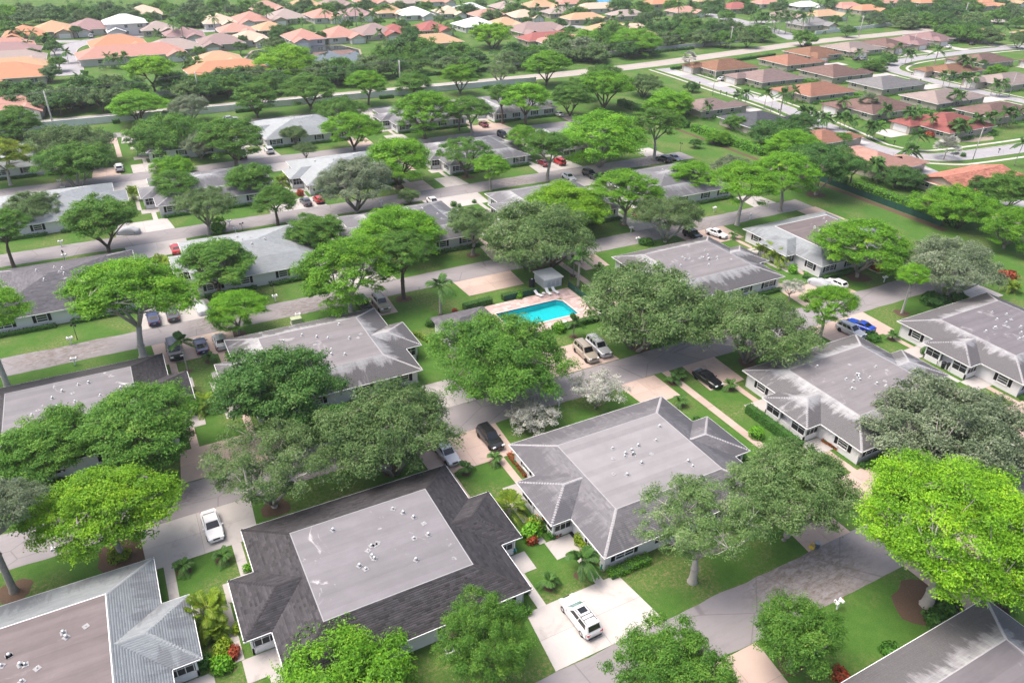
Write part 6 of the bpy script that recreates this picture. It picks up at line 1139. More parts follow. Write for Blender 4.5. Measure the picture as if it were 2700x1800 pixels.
for i, (x, y, rz, lab) in enumerate([(900 + 1355 * KZ, 600 + 462 * KZ, .35, 'white sun lounger on the pool deck, left of three by the pump house'), (900 + 1425 * KZ, 600 + 448 * KZ, .0, 'white sun lounger on the pool deck, middle of three by the pump house'), (900 + 1472 * KZ, 600 + 440 * KZ, .2, 'white sun lounger on the pool deck, right of three by the pump house'), (1550, 800, 1.9, 'white sun lounger on the right side of the pool, seen through leaves'), (1580, 833, 2.6, 'white sun lounger at the far right corner of the pool deck'), (900 + 1530 * KZ, 600 + 662 * KZ, 2.2, 'white sun lounger at the near edge of the pool deck')]):
    p = ground(x, y, .3); r = empty('sun_lounger', (p.x, p.y, .08), rz); tag(r, lab, 'sun lounger', 'sun loungers on the pool deck'); put('seat', LM, r, mat=WHITEP)
    for sx in (-.26, .26):
        for sy in (-.85, .2): put('leg', LL, r, (sx, sy, 0), 0, WHITEP)
p = ground(900 + 1393 * KZ, 600 + 452 * KZ, .4); r = empty('side_table', (p.x, p.y, .08)); tag(r, 'small round white side table between the sun loungers', 'table'); MB().lathe([(.05, .38), (.3, .38), (.3, .42), (.05, .425)], 14).build('table_top', WHITEP, r); MB().tube([(0, 0, 0), (0, 0, .39)], [.16, .04], 8).build('pedestal', WHITEP, r)
r = empty('pump_house', (64.9, 105.3, 0)); tag(r, 'small white flat-roofed pump house behind the pool', 'shed'); MB().box(-1.75, 1.75, -1.9, 1.9, 0, 1.75).build('wall', mat('pump_house_wall', (.62, .64, .66), .8, .12, 3), r); MB().box(-2.0, 2.0, -2.15, 2.15, 1.752, 1.9).build('roof', mat('pump_house_roof', (.74, .75, .76), .7, .06), r)
for x in (-.9, 0, .9): MB().box(x - .3, x + .3, -1.93, -1.905, .3, 1.3).build('louvre_panel', mat('louvre_grey', (.5, .52, .54), .6, .1), r)
r = empty('water_tank', (61.6, 105.4, 0)); tag(r, 'black cylindrical tank beside the white pump house', 'tank'); MB().lathe([(.55, 0), (.55, 1.3), (.5, 1.42), (.2, 1.5)], 18).build('tank_body', PLASTIC, r, smooth=True); MB().lathe([(.16, 1.49), (.16, 1.56), (.05, 1.57)], 12).build('lid', WHITEP, r)
# cabana with slate hipped roof
r = empty('pool_cabana', (43.5, 94.3, 0)); tag(r, 'low cabana with streaked dark hipped roof left of the pool deck', 'cabana'); MB().box(-4.1, 4.1, -3.2, 3.2, 0, 2.55).build('wall', WALLW, r)
cp = [[(-4.7, -3.8, 2.6), (4.7, -3.8, 2.6), (.9, 0, 3.75), (-.9, 0, 3.75)], [(4.7, -3.8, 2.6), (4.7, 3.8, 2.6), (.9, 0, 3.75)], [(4.7, 3.8, 2.6), (-4.7, 3.8, 2.6), (-.9, 0, 3.75), (.9, 0, 3.75)], [(-4.7, 3.8, 2.6), (-4.7, -3.8, 2.6), (-.9, 0, 3.75)]]
b = MB()
for q in cp: b.poly(lifted(q, -.012))
b.poly([(-4.7, -3.8, 2.585), (-4.7, 3.8, 2.585), (4.7, 3.8, 2.585), (4.7, -3.8, 2.585)]); rf = b.build('roof', ROOFS['slate'][0], r); stuff(put('shingles', shingle_mesh('shingles', cp, seed=31), rf, mat=ROOFS['slate'][0]))
FENCE = mat('green_windscreen_cloth', (.015, .07, .05), .8, .3, 2)
def chain_fence(pts, h, label, material=FENCE, posts=2.4, name='fence'):
    r = empty(name, (pts[0][0], pts[0][1], 0)); tag(r, label, 'fence', 'fences')
    for a, c in zip(pts, pts[1:]):
        a = Vector((*a, 0)); c = Vector((*c, 0)); L = (c - a).length; n = max(1, round(L / posts)); d = (c - a).normalized(); ang = math.atan2(d.y, d.x); o = Vector((pts[0][0], pts[0][1], 0))
        for k in range(n):
            q = a + d * (L * k / n) - o; MB().tube([(0, 0, 0), (0, 0, h + .05)], .035, 6).build('post', PLASTIC, r, tuple(q)); MB().box(.04, L / n - .04, -.01, .01, .05, h).build('screen_panel', material, r, tuple(q), ang)
    return r
chain_fence([(67.4, 102.3), (67.4, 96.0)], 1.2, 'dark green screened fence at the right side of the pool'); chain_fence([(54.6, 102.4), (61.5, 102.4)], 1.1, 'dark green screened fence behind the pool deck'); chain_fence([(157.2, 92), (157.2, 132)], 1.5, 'dark windscreen fence along the open lawn, right')
hedge(54.4, 103.0, 60.6, 103.0, 1.1, 1.0, 'hedge behind the pool deck, right of the gate', 'deep', 60); hedge(46.8, 102.6, 52.2, 103.0, 1.2, 1.1, 'hedge behind the pool deck, left of the gate', 'deep', 60); hedge(56.6, 89.6, 66.4, 89.6, 1.0, .9, 'dark hedge along the near side of the pool deck', 'hedge', 70); hedge(36.3, 98.6, 38.3, 92.4, .7, .6, 'yellowish low hedge beside the streaked villa left of the pool', 'yellow', 70)
# ------------------------------------------------------------------ mailboxes, lamp posts, meters
MBX = {}
def mailbox_meshes():
    MBX['post'] = MB().box(-.07, .07, -.07, .07, 0, 1.15).box(-.42, .42, -.06, .06, .86, .98).mesh('post'); b = MB(); k = 8; n = 0
    for y in (-.28, .28):
        for j in range(k + 1): a = math.pi * j / k; b.v.append((.13 * math.cos(a), y, .14 + .13 * math.sin(a)))
        b.v += [(-.13, y, 0), (.13, y, 0)]
    m = k + 3
    for j in range(k + 2): b.f.append((j, j + 1, m + j + 1, m + j))
    b.f.append((k + 2, 0, m, m + k + 2)); b.f.append(tuple(range(m - 1, -1, -1))); b.f.append(tuple(range(m, 2 * m))); MBX['box'] = b.mesh('mail_box'); MBX['flag'] = MB().box(-.01, .01, -.05, .05, 0, .2).mesh('flag'); MBX['cap'] = MB().box(-.1, .1, -.1, .1, 0, .06).mesh('post_cap')
mailbox_meshes()
for (x, y, lab) in [(135, 1275, 'under the pale oak at the left edge'), (1284, 932, 'between the two silver trees'), (1922, 1398, 'behind the small leaning tree, lower right'), (173, 838, 'on the kerb lawn above the light flat roof, left'), (164, 790, 'across the street from the light flat roof, left'), (686, 735, 'beside the green utility box'), (633, 692, 'on the lawn under the pale silver villa'), (150, 598, 'at the kerb above the slate roof'), (142, 566, 'on the lawn of the plain pale villa'), (528, 518, 'on the lawn by the round grey-green oak'), (542, 536, 'at the kerb above the pale silver roof'), (1464, 558, 'on the lawn right of the massive oak'), (1449, 533, 'half hidden by the massive oak'), (1880, 560, 'x') if False else (2030, 648, 'right of the big mulch circle'), (138, 424, 'on the upper left lawn'), (1722, 503, 'at the dead end between the twin bright trees'), (1640, 487, 'on the lawn left of the twin bright trees'), (876, 473, 'at the kerb left of the small multi-stemmed tree'), (247, 300 + 0, 'x') if False else (836, 395, 'on the lawn of the clean pale villa'), (530, 452, 'at the kerb right of the tree with bare limbs'), (857, 410, 'at the kerb below the clean pale villa'), (1147, 352, 'below the wide layered tree'), (1173, 366, 'at the kerb above the hipped roof, upper centre'), (1428, 383, 'x') if False else (1425, 330, 'below the ivy-clad tree'), (1198, 490, 'beside the little cluster palm'), (1428, 435 - 5, 'under the widest bright umbrella tree'), (147, 440, 'at the kerb above the plain pale roof')]:
    p = og(x, y); r = empty('mailbox', (p.x, p.y, 0), RND.choice((0, 0, .1, -.1))); tag(r, 'white twin mailbox on a post ' + lab, 'mailbox', 'twin mailboxes'); put('post', MBX['post'], r, mat=TRIM); put('post_cap', MBX['cap'], r, (0, 0, 1.152), 0, TRIM)
    for s in (-1, 1): q = put('mail_box', MBX['box'], r, (s * .33, 0, .985), 0, WHITEP); put('flag', MBX['flag'], q, (.15 * s, .1, .15), 0, PAINT['red'])
LP = MB().tube([(0, 0, 0), (0, 0, .4), (0, 0, 2.6)], [.07, .04, .035], 8).mesh('post', None, True); LA = MB().tube([(-.32, 0, 2.45), (0, 0, 2.6), (.32, 0, 2.45)], .025, 6).mesh('arm'); LH = MB().lathe([(.03, .32), (.12, .28), (.15, .05), (.09, -.05), (.02, -.06)], 10).mesh('lantern', None, True)
for (x, y, lab) in [(559, 540, 'at the kerb above the pale silver roof'), (152, 606, 'above the slate roof at the left edge'), (630, 680, 'on the lawn of the pale silver villa'), (178, 780, 'across from the light flat roof'), (1232, 430, 'x') if False else (1060, 540, 'on the lawn beside the centre path, third street'), (1792, 318, 'x') if False else (1562, 350, 'on the open lawn beyond the dead end')]:
    p = og(x, y); r = empty('lamp_post', (p.x, p.y, 0), RND.uniform(0, 3)); tag(r, 'slim black lamp post with two lanterns ' + lab, 'lamp post', 'garden lamp posts'); put('post', LP, r, mat=PLASTIC); put('arm', LA, r, mat=PLASTIC)
    for s in (-1, 1): put('lantern', LH, r, (s * .32, 0, 2.4), 0, PLASTIC)
p = ground(2040 * KZ, 600 + 640 * KZ, .5); r = empty('utility_box', (p.x, p.y, 0)); tag(r, 'pale green utility box on the lawn beside a mailbox, left of centre', 'utility box'); MB().box(-.8, .8, -.55, .55, .12, .95).build('cabinet', mat('utility_green', (.36, .4, .26), .6, .1), r); MB().box(-.9, .9, -.65, .65, 0, .12).build('plinth', GREY, r); MB().box(-.84, .84, -.6, .6, .952, 1.02).build('lid', mat('utility_green', (.36, .4, .26)), r)
# patio furniture and small things
p = cz(2, 1185, 650, .4); r = empty('patio_chair', (p.x, p.y, .04), .3); tag(r, 'turquoise patio chair on the patio of the charcoal villa', 'chair'); TQ = mat('turquoise_sling', (.01, .42, .52), .6, .1)
MB().box(-.26, .26, -.28, .24, .4, .45).build('seat', TQ, r); b = MB().box(-.26, .26, 0, .05, 0, .55); b.xf(Matrix.Translation((0, .24, .46)) @ Matrix.Rotation(RAD(-14), 4, 'X')); b.build('backrest', TQ, r)
for x in (-.25, .25):
    for y in (-.25, .22): MB().tube([(x, y, 0), (x, y, .42)], .016, 5).build('leg', WHITEP, r)
b = MB().lathe([(.38, .35), (.46, .55), (.42, .8), (.2, .98)], 14); p = cz(2, 1236, 385, .5); r = empty('barbecue', (p.x, p.y, .03)); tag(r, 'black kettle barbecue in the garden between the charcoal and even grey villas', 'barbecue'); b.build('bowl', PLASTIC, r, smooth=True)
for k in range(3): a = k * 2.1; MB().tube([(.4 * math.cos(a), .4 * math.sin(a), 0), (.25 * math.cos(a), .25 * math.sin(a), .45)], .02, 5).build('leg', PLASTIC, r)
TERRA = mat('terracotta', (.3, .1, .06), .85, .15)
for (x, y, lab) in ((1485, 560, 'left of a pair'), (1507, 545, 'right of a pair')):
    p = cz(2, x, y, .2); r = empty('flower_pot', (p.x, p.y, .03)); tag(r, 'terracotta flower pot by the screened porch of the even grey villa, ' + lab, 'flower pot', 'flower pots'); MB().lathe([(.1, 0), (.16, .26), (.19, .27), (.19, .34), (.15, .34), (.13, .29)], 12).build('pot', TERRA, r, smooth=True); MB().lathe([(.02, .28), (.15, .29), (.05, .34)], 8).build('soil', MULCH, r)
p = cz(2, 1603, 537, .05); r = put('door_mat', MB().box(-.45, .45, -.75, .75, 0, .02).mesh('door_mat', mat('black_mat', (.02, .02, .022), .9)), None, (p.x, p.y, .045)); tag(r, 'black door mat at the wall of the even grey villa', 'mat')
b = MB(); k = 22; pts = [(.26 * math.cos(i * 6.283 / k), 0, .26 * math.sin(i * 6.283 / k)) for i in range(k + 1)]; b.tube(pts, .075, 6); p = cz(2, 1797, 752, .9); r = empty('hose_reel', (p.x - .1, p.y - .05, .62), .75); tag(r, 'coiled green garden hose at the corner of the even grey villa', 'hose'); b.build('coil', mat('green_hose', (.02, .2, .16), .5, .1), r); MB().box(-.05, .05, -.03, .03, -.6, .1).build('holder', PLASTIC, r)
BIN = mat('black_bin', (.035, .04, .05), .6, .2); BB = MB().lathe([(.26, 0), (.33, .9), (.36, .92), (.36, .97)], 14).mesh('bin_body', None, True); BL = MB().lathe([(.37, .97), (.3, 1.06), (.08, 1.1)], 14).mesh('lid', None, True)
for (x, y, lab) in ((1805, 945, 'left of a pair at the porch of the right-edge villa'), (1840, 955, 'right of a pair at the porch of the right-edge villa')):
    p = cz(6, x, y, .5); r = empty('trash_bin', (p.x - .3, p.y, .03)); tag(r, 'dark trash bin, ' + lab, 'bin', 'trash bins'); put('bin_body', BB, r, mat=BIN); put('lid', BL, r, mat=BIN)
p = ground(2155, 1438, .3); r = empty('trash_bin', (p.x, p.y, .05), .4, (.85, .85, .7)); tag(r, 'blue-grey trash bin at the kerb left of the huge lime tree', 'bin', 'trash bins'); put('bin_body', BB, r, mat=mat('bluegrey_bin', (.1, .13, .18), .5, .2)); put('lid', BL, r, mat=mat('bluegrey_bin_lid', (.3, .36, .42), .5, .1))
p = ground(2143, 1438, .3); r = empty('recycling_crate', (p.x, p.y, .05), .3); tag(r, 'yellow recycling crate beside the kerbside trash bin', 'crate'); YB = mat('yellow_plastic', (.7, .52, .02), .5, .08); b = MB().box(-.3, .3, -.25, .25, 0, .04)
for a in ((-.3, -.27, -.25, .25), (.27, .3, -.25, .25), (-.27, .27, -.25, -.22), (-.27, .27, .22, .25)): b.box(*a, .04, .36)
b.build('crate_body', YB, r); MB().box(-.24, .24, -.2, .2, .05, .2).build('contents', mat('paper_waste', (.5, .45, .4), .8, .3, 8), r)
ACB = MB().box(-.4, .4, -.4, .4, 0, .75).mesh('cabinet'); ACF = MB().lathe([(.3, .752), (.3, .79), (.05, .8)], 14).mesh('fan_guard')
for (x, y, lab) in [(17.2, 42.6, 'of the charcoal villa'), (18.4, 42.6, 'of the charcoal villa, second one'), (52.4, 43.0, 'of the even grey villa')]:
    r = empty('air_conditioner', (x, y - .6, 0)); tag(r, 'grey air conditioner unit at the front wall ' + lab, 'air conditioner', 'air conditioners'); put('cabinet', ACB, r, mat=mat('ac_grey', (.55, .55, .54), .6, .1)); put('fan_guard', ACF, r, mat=PLASTIC)
# ------------------------------------------------------------------ boundary wall, poles and wires
def block_wall(pts, h, label, material, panel=7.0, name='garden_wall', pil=True):
    r = empty(name, (pts[0][0], pts[0][1], 0)); tag(r, label, 'wall', 'estate walls'); o = Vector((pts[0][0], pts[0][1], 0))
    for a, c in zip(pts, pts[1:]):
        a = Vector((*a, 0)); c = Vector((*c, 0)); L = (c - a).length; n = max(1, round(L / panel)); d = (c - a).normalized(); ang = math.atan2(d.y, d.x)
        for k in range(n):
            q = a + d * (L * k / n) - o; MB().box(.2, L / n - .2, -.09, .09, 0, h).box(.2, L / n - .2, -.14, .14, h + .001, h + .08).build('wall_panel', material, r, tuple(q), ang); MB().box(-.2, .2, -.2, .2, 0, h + .16).build('pilaster', material, r, tuple(q), ang)
    return r
WALLC = mat('white_boundary_wall', (.62, .64, .66), .85, .1, .8, dirt=((.4, .4, .4), .5, .58, .4)); WALLG = mat('grey_estate_wall', (.5, .49, .5), .85, .15, .6)
block_wall([(-80, 257.8), (150, 258.6)], 1.9, 'long white boundary wall with pilasters beside the main road', WALLC); block_wall([(-60, 287.5), (60, 287.5)], 1.7, 'grey estate wall across the boundary road, left stretch', WALLG); block_wall([(150, 292), (262, 299), (318, 307)], 1.9, 'grey estate wall across the boundary road, behind the first corner palms', WALLG); block_wall([(352, 307), (440, 318)], 1.8, 'pale estate wall right of the far gate', WALLC)
for (x0, x1, lab, h, y) in [(38, 46, 'low square-cut hedge before the boundary wall, left', 1.1, 255.5), (2.6, 4.6, 'small block hedge before the boundary wall', 1.2, 256.2), (86, 91, 'block hedge before the boundary wall, right of the vase-shaped pair', 1.1, 255.6), (126, 130, 'small block hedge near the lollipop tree', 1.0, 256)]: hedge(x0, y, x1, y, 1.2, h, lab, 'hedge', 24, .15)
for (pts, lab) in [((-60, 284, 22, 284), 'dark hedge across the boundary road, left stretch'), ((26, 284.5, 92, 284.5), 'dark hedge across the boundary road, middle stretch'), ((96, 285, 160, 287), 'dark hedge across the boundary road, right of the third pole'), ((164, 288, 258, 296), 'dark hedge across the boundary road near the bend')]: hedge(*pts, 1.4, 1.1, lab, 'deep', 9, .26, wild=.14)
for (pts, lab, lf) in [((160.2, 90, 160.2, 118), 'bright shaggy hedge behind the windscreen fence, near stretch', 'brighthedge'), ((160.2, 121, 160.2, 146), 'dark hedge behind the open lawn, middle stretch', 'hedge'), ((160, 149, 159.5, 178), 'bright-topped hedge behind the open lawn, far stretch', 'brighthedge'), ((159.5, 181, 158, 215), 'tall dark hedge behind the open lawn beyond the fifth street', 'hedge')]: hedge(*pts, 2.4, 2.0, lab, lf, 22, .2, wild=.2)
structure(MB().poly([(155.0, 90, .008), (157.0, 90, .008), (156.6, 185, .008), (155.2, 185, .008)]).build('dirt_strip', MULCH))
PW = mat('weathered_pole', (.5, .48, .47), .9, .15, 2); tops = []
for (x, y, h, lab) in [(-13.0, 259.6, 10.2, 'first from the left'), (30.4, 276.5, 9.3, 'second from the left'), (101.5, 276.5, 8.3, 'third from the left'), (275, 289.5, 10.2, 'fourth from the left'), (371, 294, 10.4, 'fifth from the left'), (486, 312, 11, 'last on the right')]:
    r = empty('utility_pole', (x, y, 0), .06); tag(r, 'tall grey utility pole beside the boundary road, ' + lab, 'utility pole', 'utility poles'); MB().tube([(0, 0, 0), (0, 0, h * .5), (0, 0, h)], [.26, .22, .17], 10).build('pole', PW, r, smooth=True); MB().box(-.08, .08, -.9, .9, h - .6, h - .45).build('cross_arm', PW, r)
    for s in (-.75, 0, .75): MB().lathe([(.05, 0), (.07, .08), (.04, .18)], 8, (0, s, h - .44)).build('insulator', LAMPW, r)
    tops.append(Vector((x, y, h)))
tops = [Vector((-95, 258, 10))] + tops + [Vector((600, 330, 11))]
WIRE = mat('wire', (.16, .16, .17), .5, .1)
for i, (a, c) in enumerate(zip(tops, tops[1:])):
    r = empty('power_lines', tuple(a)); tag(r, 'power lines spanning the boundary road poles, %s span from the left' % ORD[i], 'wires', 'power line spans')
    for (dy, dz) in ((-.75, -.3), (0, -.3), (.75, -.3), (0, -2.2)):
        pts = []
        for k in range(13): u = k / 12; q = a.lerp(c, u) - a; pts.append((q.x, q.y + dy, q.z + dz - 1.2 * 4 * u * (1 - u) * ((c - a).length / 100)))
        MB().tube(pts, .022, 4, False).build('wire', WIRE, r)
# lake
LAKE = [(58, 302), (78, 297), (98, 312), (104, 330), (110, 352), (106, 366), (84, 374), (66, 366), (58, 345), (54, 322)]
structure(MB().poly([(x * 1.0 + (x - 82) * .04, y + (y - 335) * .03, .012) for x, y in LAKE]).build('lake_bank', SOIL)); lm, lt, lb = nodes('lake_water'); lb.inputs['Base Color'].default_value = (.05, .06, .06, 1); lb.inputs['Roughness'].default_value = .04; lb.inputs['Specular IOR Level'].default_value = 1.0; bump(lt, lb, noise(lt, 1.2, 3, .5, wpos(lt)), .02, .2); structure(MB().poly([(x, y, .03) for x, y in LAKE]).build('lake', lm))
structure(MB().poly([(296, 476, .05), (335, 470, .05), (340, 490, .05), (300, 497, .05)]).build('far_pond', mat('far_blue_water', (.04, .3, .6), .2, .2, .3)))
# estate street lights
for (x, y, h, lab) in [(205, 655, 8, 'first from the left'), (1998, 1105, 8.5, 'before the tiled orange roof'), (600, 800, 6, 'by the dark grey roof'), (2245, 670, 8, 'far right, leaning'), (1585, 330, 6, 'before the mauve roofs')]:
    p = ground(1800 + x * KZ, y * KZ); r = empty('street_light', (p.x, p.y, 0), .5); tag(r, 'grey street light in the brown-roofed estate, ' + lab, 'street light', 'street lights'); MB().tube([(0, 0, 0), (0, 0, h * .6), (0, 0, h)], [.13, .09, .07], 8).build('pole', PW, r, smooth=True); MB().tube([(0, 0, h), (.5, 0, h + .25), (1.2, 0, h + .3)], .05, 6).build('arm', PW, r); MB().box(1.1, 1.7, -.13, .13, h + .24, h + .36).build('lamp_head', LEAD, r)
EMB = MB().box(-.06, .06, -.06, .06, 0, 1.05).mesh('post')
for i, (x, y) in enumerate([(260, 650), (300, 660), (660, 780), (1385, 975), (1455, 1000), (2175, 1055), (1275, 480), (1575, 520), (1635, 570), (115, 590)]):
    p = ground(1800 + x * KZ, y * KZ); r = empty('mailbox', (p.x, p.y, 0), .2); tag(r, 'dark mailbox on a post in the brown-roofed estate, %s from the left' % ORD[sorted(range(10), key=lambda k: [260, 300, 660, 1385, 1455, 2175, 1275, 1575, 1635, 115][k]).index(i)], 'mailbox', 'estate mailboxes'); put('post', EMB, r, mat=PLASTIC); put('mail_box', MBX['box'], r, (0, 0, 1.05), 0, PLASTIC)
# ------------------------------------------------------------------ person walking on the pool driveway
def person(pos, rz):
    SKIN = mat('skin', (.42, .24, .17), .6, .05); r = empty('person', (pos.x, pos.y, .04), rz); tag(r, 'person in a white shirt and dark shorts walking on the pink pool driveway', 'person')
    J = [((0, 0, .93), .13), ((0, 0, 1.1), .125), ((0, .02, 1.36), .15), ((0, .03, 1.5), .06), ((0, .05, 1.6), .085), ((0, .06, 1.7), .075), ((.1, .02, .88), .1), ((.11, .2, .5), .065), ((.11, .12, .1), .045), ((.11, .28, .04), .04), ((-.1, -.02, .88), .1), ((-.11, -.08, .5), .065), ((-.11, -.3, .16), .045), ((-.11, -.22, .05), .04), ((.2, .02, 1.42), .06), ((.27, -.12, 1.15), .045), ((.26, 0, .93), .035), ((.25, .06, .84), .035), ((-.2, .02, 1.42), .06), ((-.28, .1, 1.16), .045), ((-.25, .28, 1.0), .035), ((-.24, .34, .94), .035)]
    E = [(0, 1), (1, 2), (2, 3), (3, 4), (4, 5), (0, 6), (6, 7), (7, 8), (8, 9), (0, 10), (10, 11), (11, 12), (12, 13), (2, 14), (14, 15), (15, 16), (16, 17), (2, 18), (18, 19), (19, 20), (20, 21)]
    me_ = bpy.data.meshes.new('body'); me_.from_pydata([j[0] for j in J], E, []); me_.materials.append(SKIN); o = put('body', me_, r); m = o.modifiers.new('skin', 'SKIN')
    for v, (_, rad) in zip(me_.skin_vertices[0].data, J): v.radius = (rad, rad)
    me_.skin_vertices[0].data[0].use_root = True; o.modifiers.new('sub', 'SUBSURF').levels = 1; o.modifiers['sub'].render_levels = 2
    MB().lathe([(.19, .92), (.185, 1.1), (.2, 1.32), (.16, 1.45), (.08, 1.5)], 14).build('shirt', mat('white_cotton', (.75, .75, .75), .9, .05), r, smooth=True).scale = (1.12, .78, 1)
    for s, y in ((1, .08), (-1, -.03)): MB().tube([(s * .1, 0, .98), (s * .105, y * .5, .8), (s * .11, y, .6)], [.125, .115, .105], 10).build('shorts_leg', mat('dark_cotton', (.05, .05, .07), .9, .1), r, smooth=True)
    MB().lathe([(.09, 1.58), (.1, 1.68), (.085, 1.76), (.03, 1.79)], 12, (0, .045, 0)).build('hair', mat('grey_hair', (.25, .23, .21), .8, .1), r, smooth=True)
    for s in (1, -1): MB().box(-.05, .05, -.1, .16, 0, .09).build('shoe', WHITEP, r, (s * .11, .2 if s > 0 else -.28, 0 if s > 0 else .03))
person(ground(1467, 976), -.6)
# ------------------------------------------------------------------ houses of the neighbouring estates
def hip(x0, x1, y0, y1, ze, s, gable=None):
    """roof planes over a rectangle; each starts with its eave edge. gable: set of ends ('x0','x1','y0','y1') left upright"""
    w, d = x1 - x0, y1 - y0; gable = gable or ()
    if w >= d:
        h = d / 2; a = x0 + (0 if 'x0' in gable else h); b = x1 - (0 if 'x1' in gable else h); ym = (y0 + y1) / 2; z = ze + h * s
        P = [[(x0, y0, ze), (x1, y0, ze), (b, ym, z), (a, ym, z)], [(x1, y1, ze), (x0, y1, ze), (a, ym, z), (b, ym, z)]]
        if 'x0' not in gable: P.append([(x0, y1, ze), (x0, y0, ze), (a, ym, z)])
        if 'x1' not in gable: P.append([(x1, y0, ze), (x1, y1, ze), (b, ym, z)])
        ridge = ((a, ym, z), (b, ym, z))
    else:
        h = w / 2; a = y0 + (0 if 'y0' in gable else h); b = y1 - (0 if 'y1' in gable else h); xm = (x0 + x1) / 2; z = ze + h * s
        P = [[(x1, y0, ze), (x1, y1, ze), (xm, b, z), (xm, a, z)], [(x0, y1, ze), (x0, y0, ze), (xm, a, z), (xm, b, z)]]
        if 'y0' not in gable: P.append([(x0, y0, ze), (x1, y0, ze), (xm, a, z)])
        if 'y1' not in gable: P.append([(x1, y1, ze), (x0, y1, ze), (xm, b, z)])
        ridge = ((xm, a, z), (xm, b, z))
    return P, ridge
ROOFC = {k: (roof_material(k + '_estate_roof', c, v), c) for k, (c, v) in {'brown': ((.27, .15, .1), .2), 'rust': ((.34, .175, .125), .15), 'mauve': ((.27, .2, .19), .16), 'umber': ((.2, .13, .115), .22), 'taupe': ((.33, .27, .25), .12), 'grey': ((.22, .215, .22), .15), 'darkgrey': ((.09, .095, .11), .2), 'red': ((.3, .105, .095), .18), 'salmon': ((.42, .245, .2), .12), 'tan': ((.44, .29, .18), .12), 'orange': ((.47, .225, .135), .14), 'tile': ((.5, .21, .15), .45), 'pink': ((.42, .225, .185), .12), 'cream': ((.52, .4, .31), .1), 'white': ((.6, .61, .63), .06), 'plum': ((.29, .19, .19), .15)}.items()}
CREAMW = mat('cream_wall', (.46, .41, .35), .85, .08, 1); PALEW = mat('pale_wall', (.6, .585, .57), .85, .06, 1); GARAGE = mat('white_garage_door', (.72, .72, .71), .6, .04, 2)
HW = {}
for k, w_ in (('a', 1.5), ('b', 2.4)):
    f = MB()
    for x in ([-w_ / 2, w_ / 2] if k == 'a' else [-w_ / 2, 0, w_ / 2]): f.box(x - .05, x + .05, -.06, .02, 0, 1.25)
    for z in (0, .62, 1.25): f.box(-w_ / 2 + .05, w_ / 2 - .05, -.055, .02, z - .04, z + .04)
    HW[k] = (MB().box(-w_ / 2, w_ / 2, -.02, .01, 0, 1.25).mesh('window'), f.mesh('window_frame'))
gd = MB()
for i in range(4): gd.box(-2.4, 2.4, -.03 - .006 * (i % 2), .02, i * .53 + .01, i * .53 + .52)
GDM = gd.mesh('garage_door')
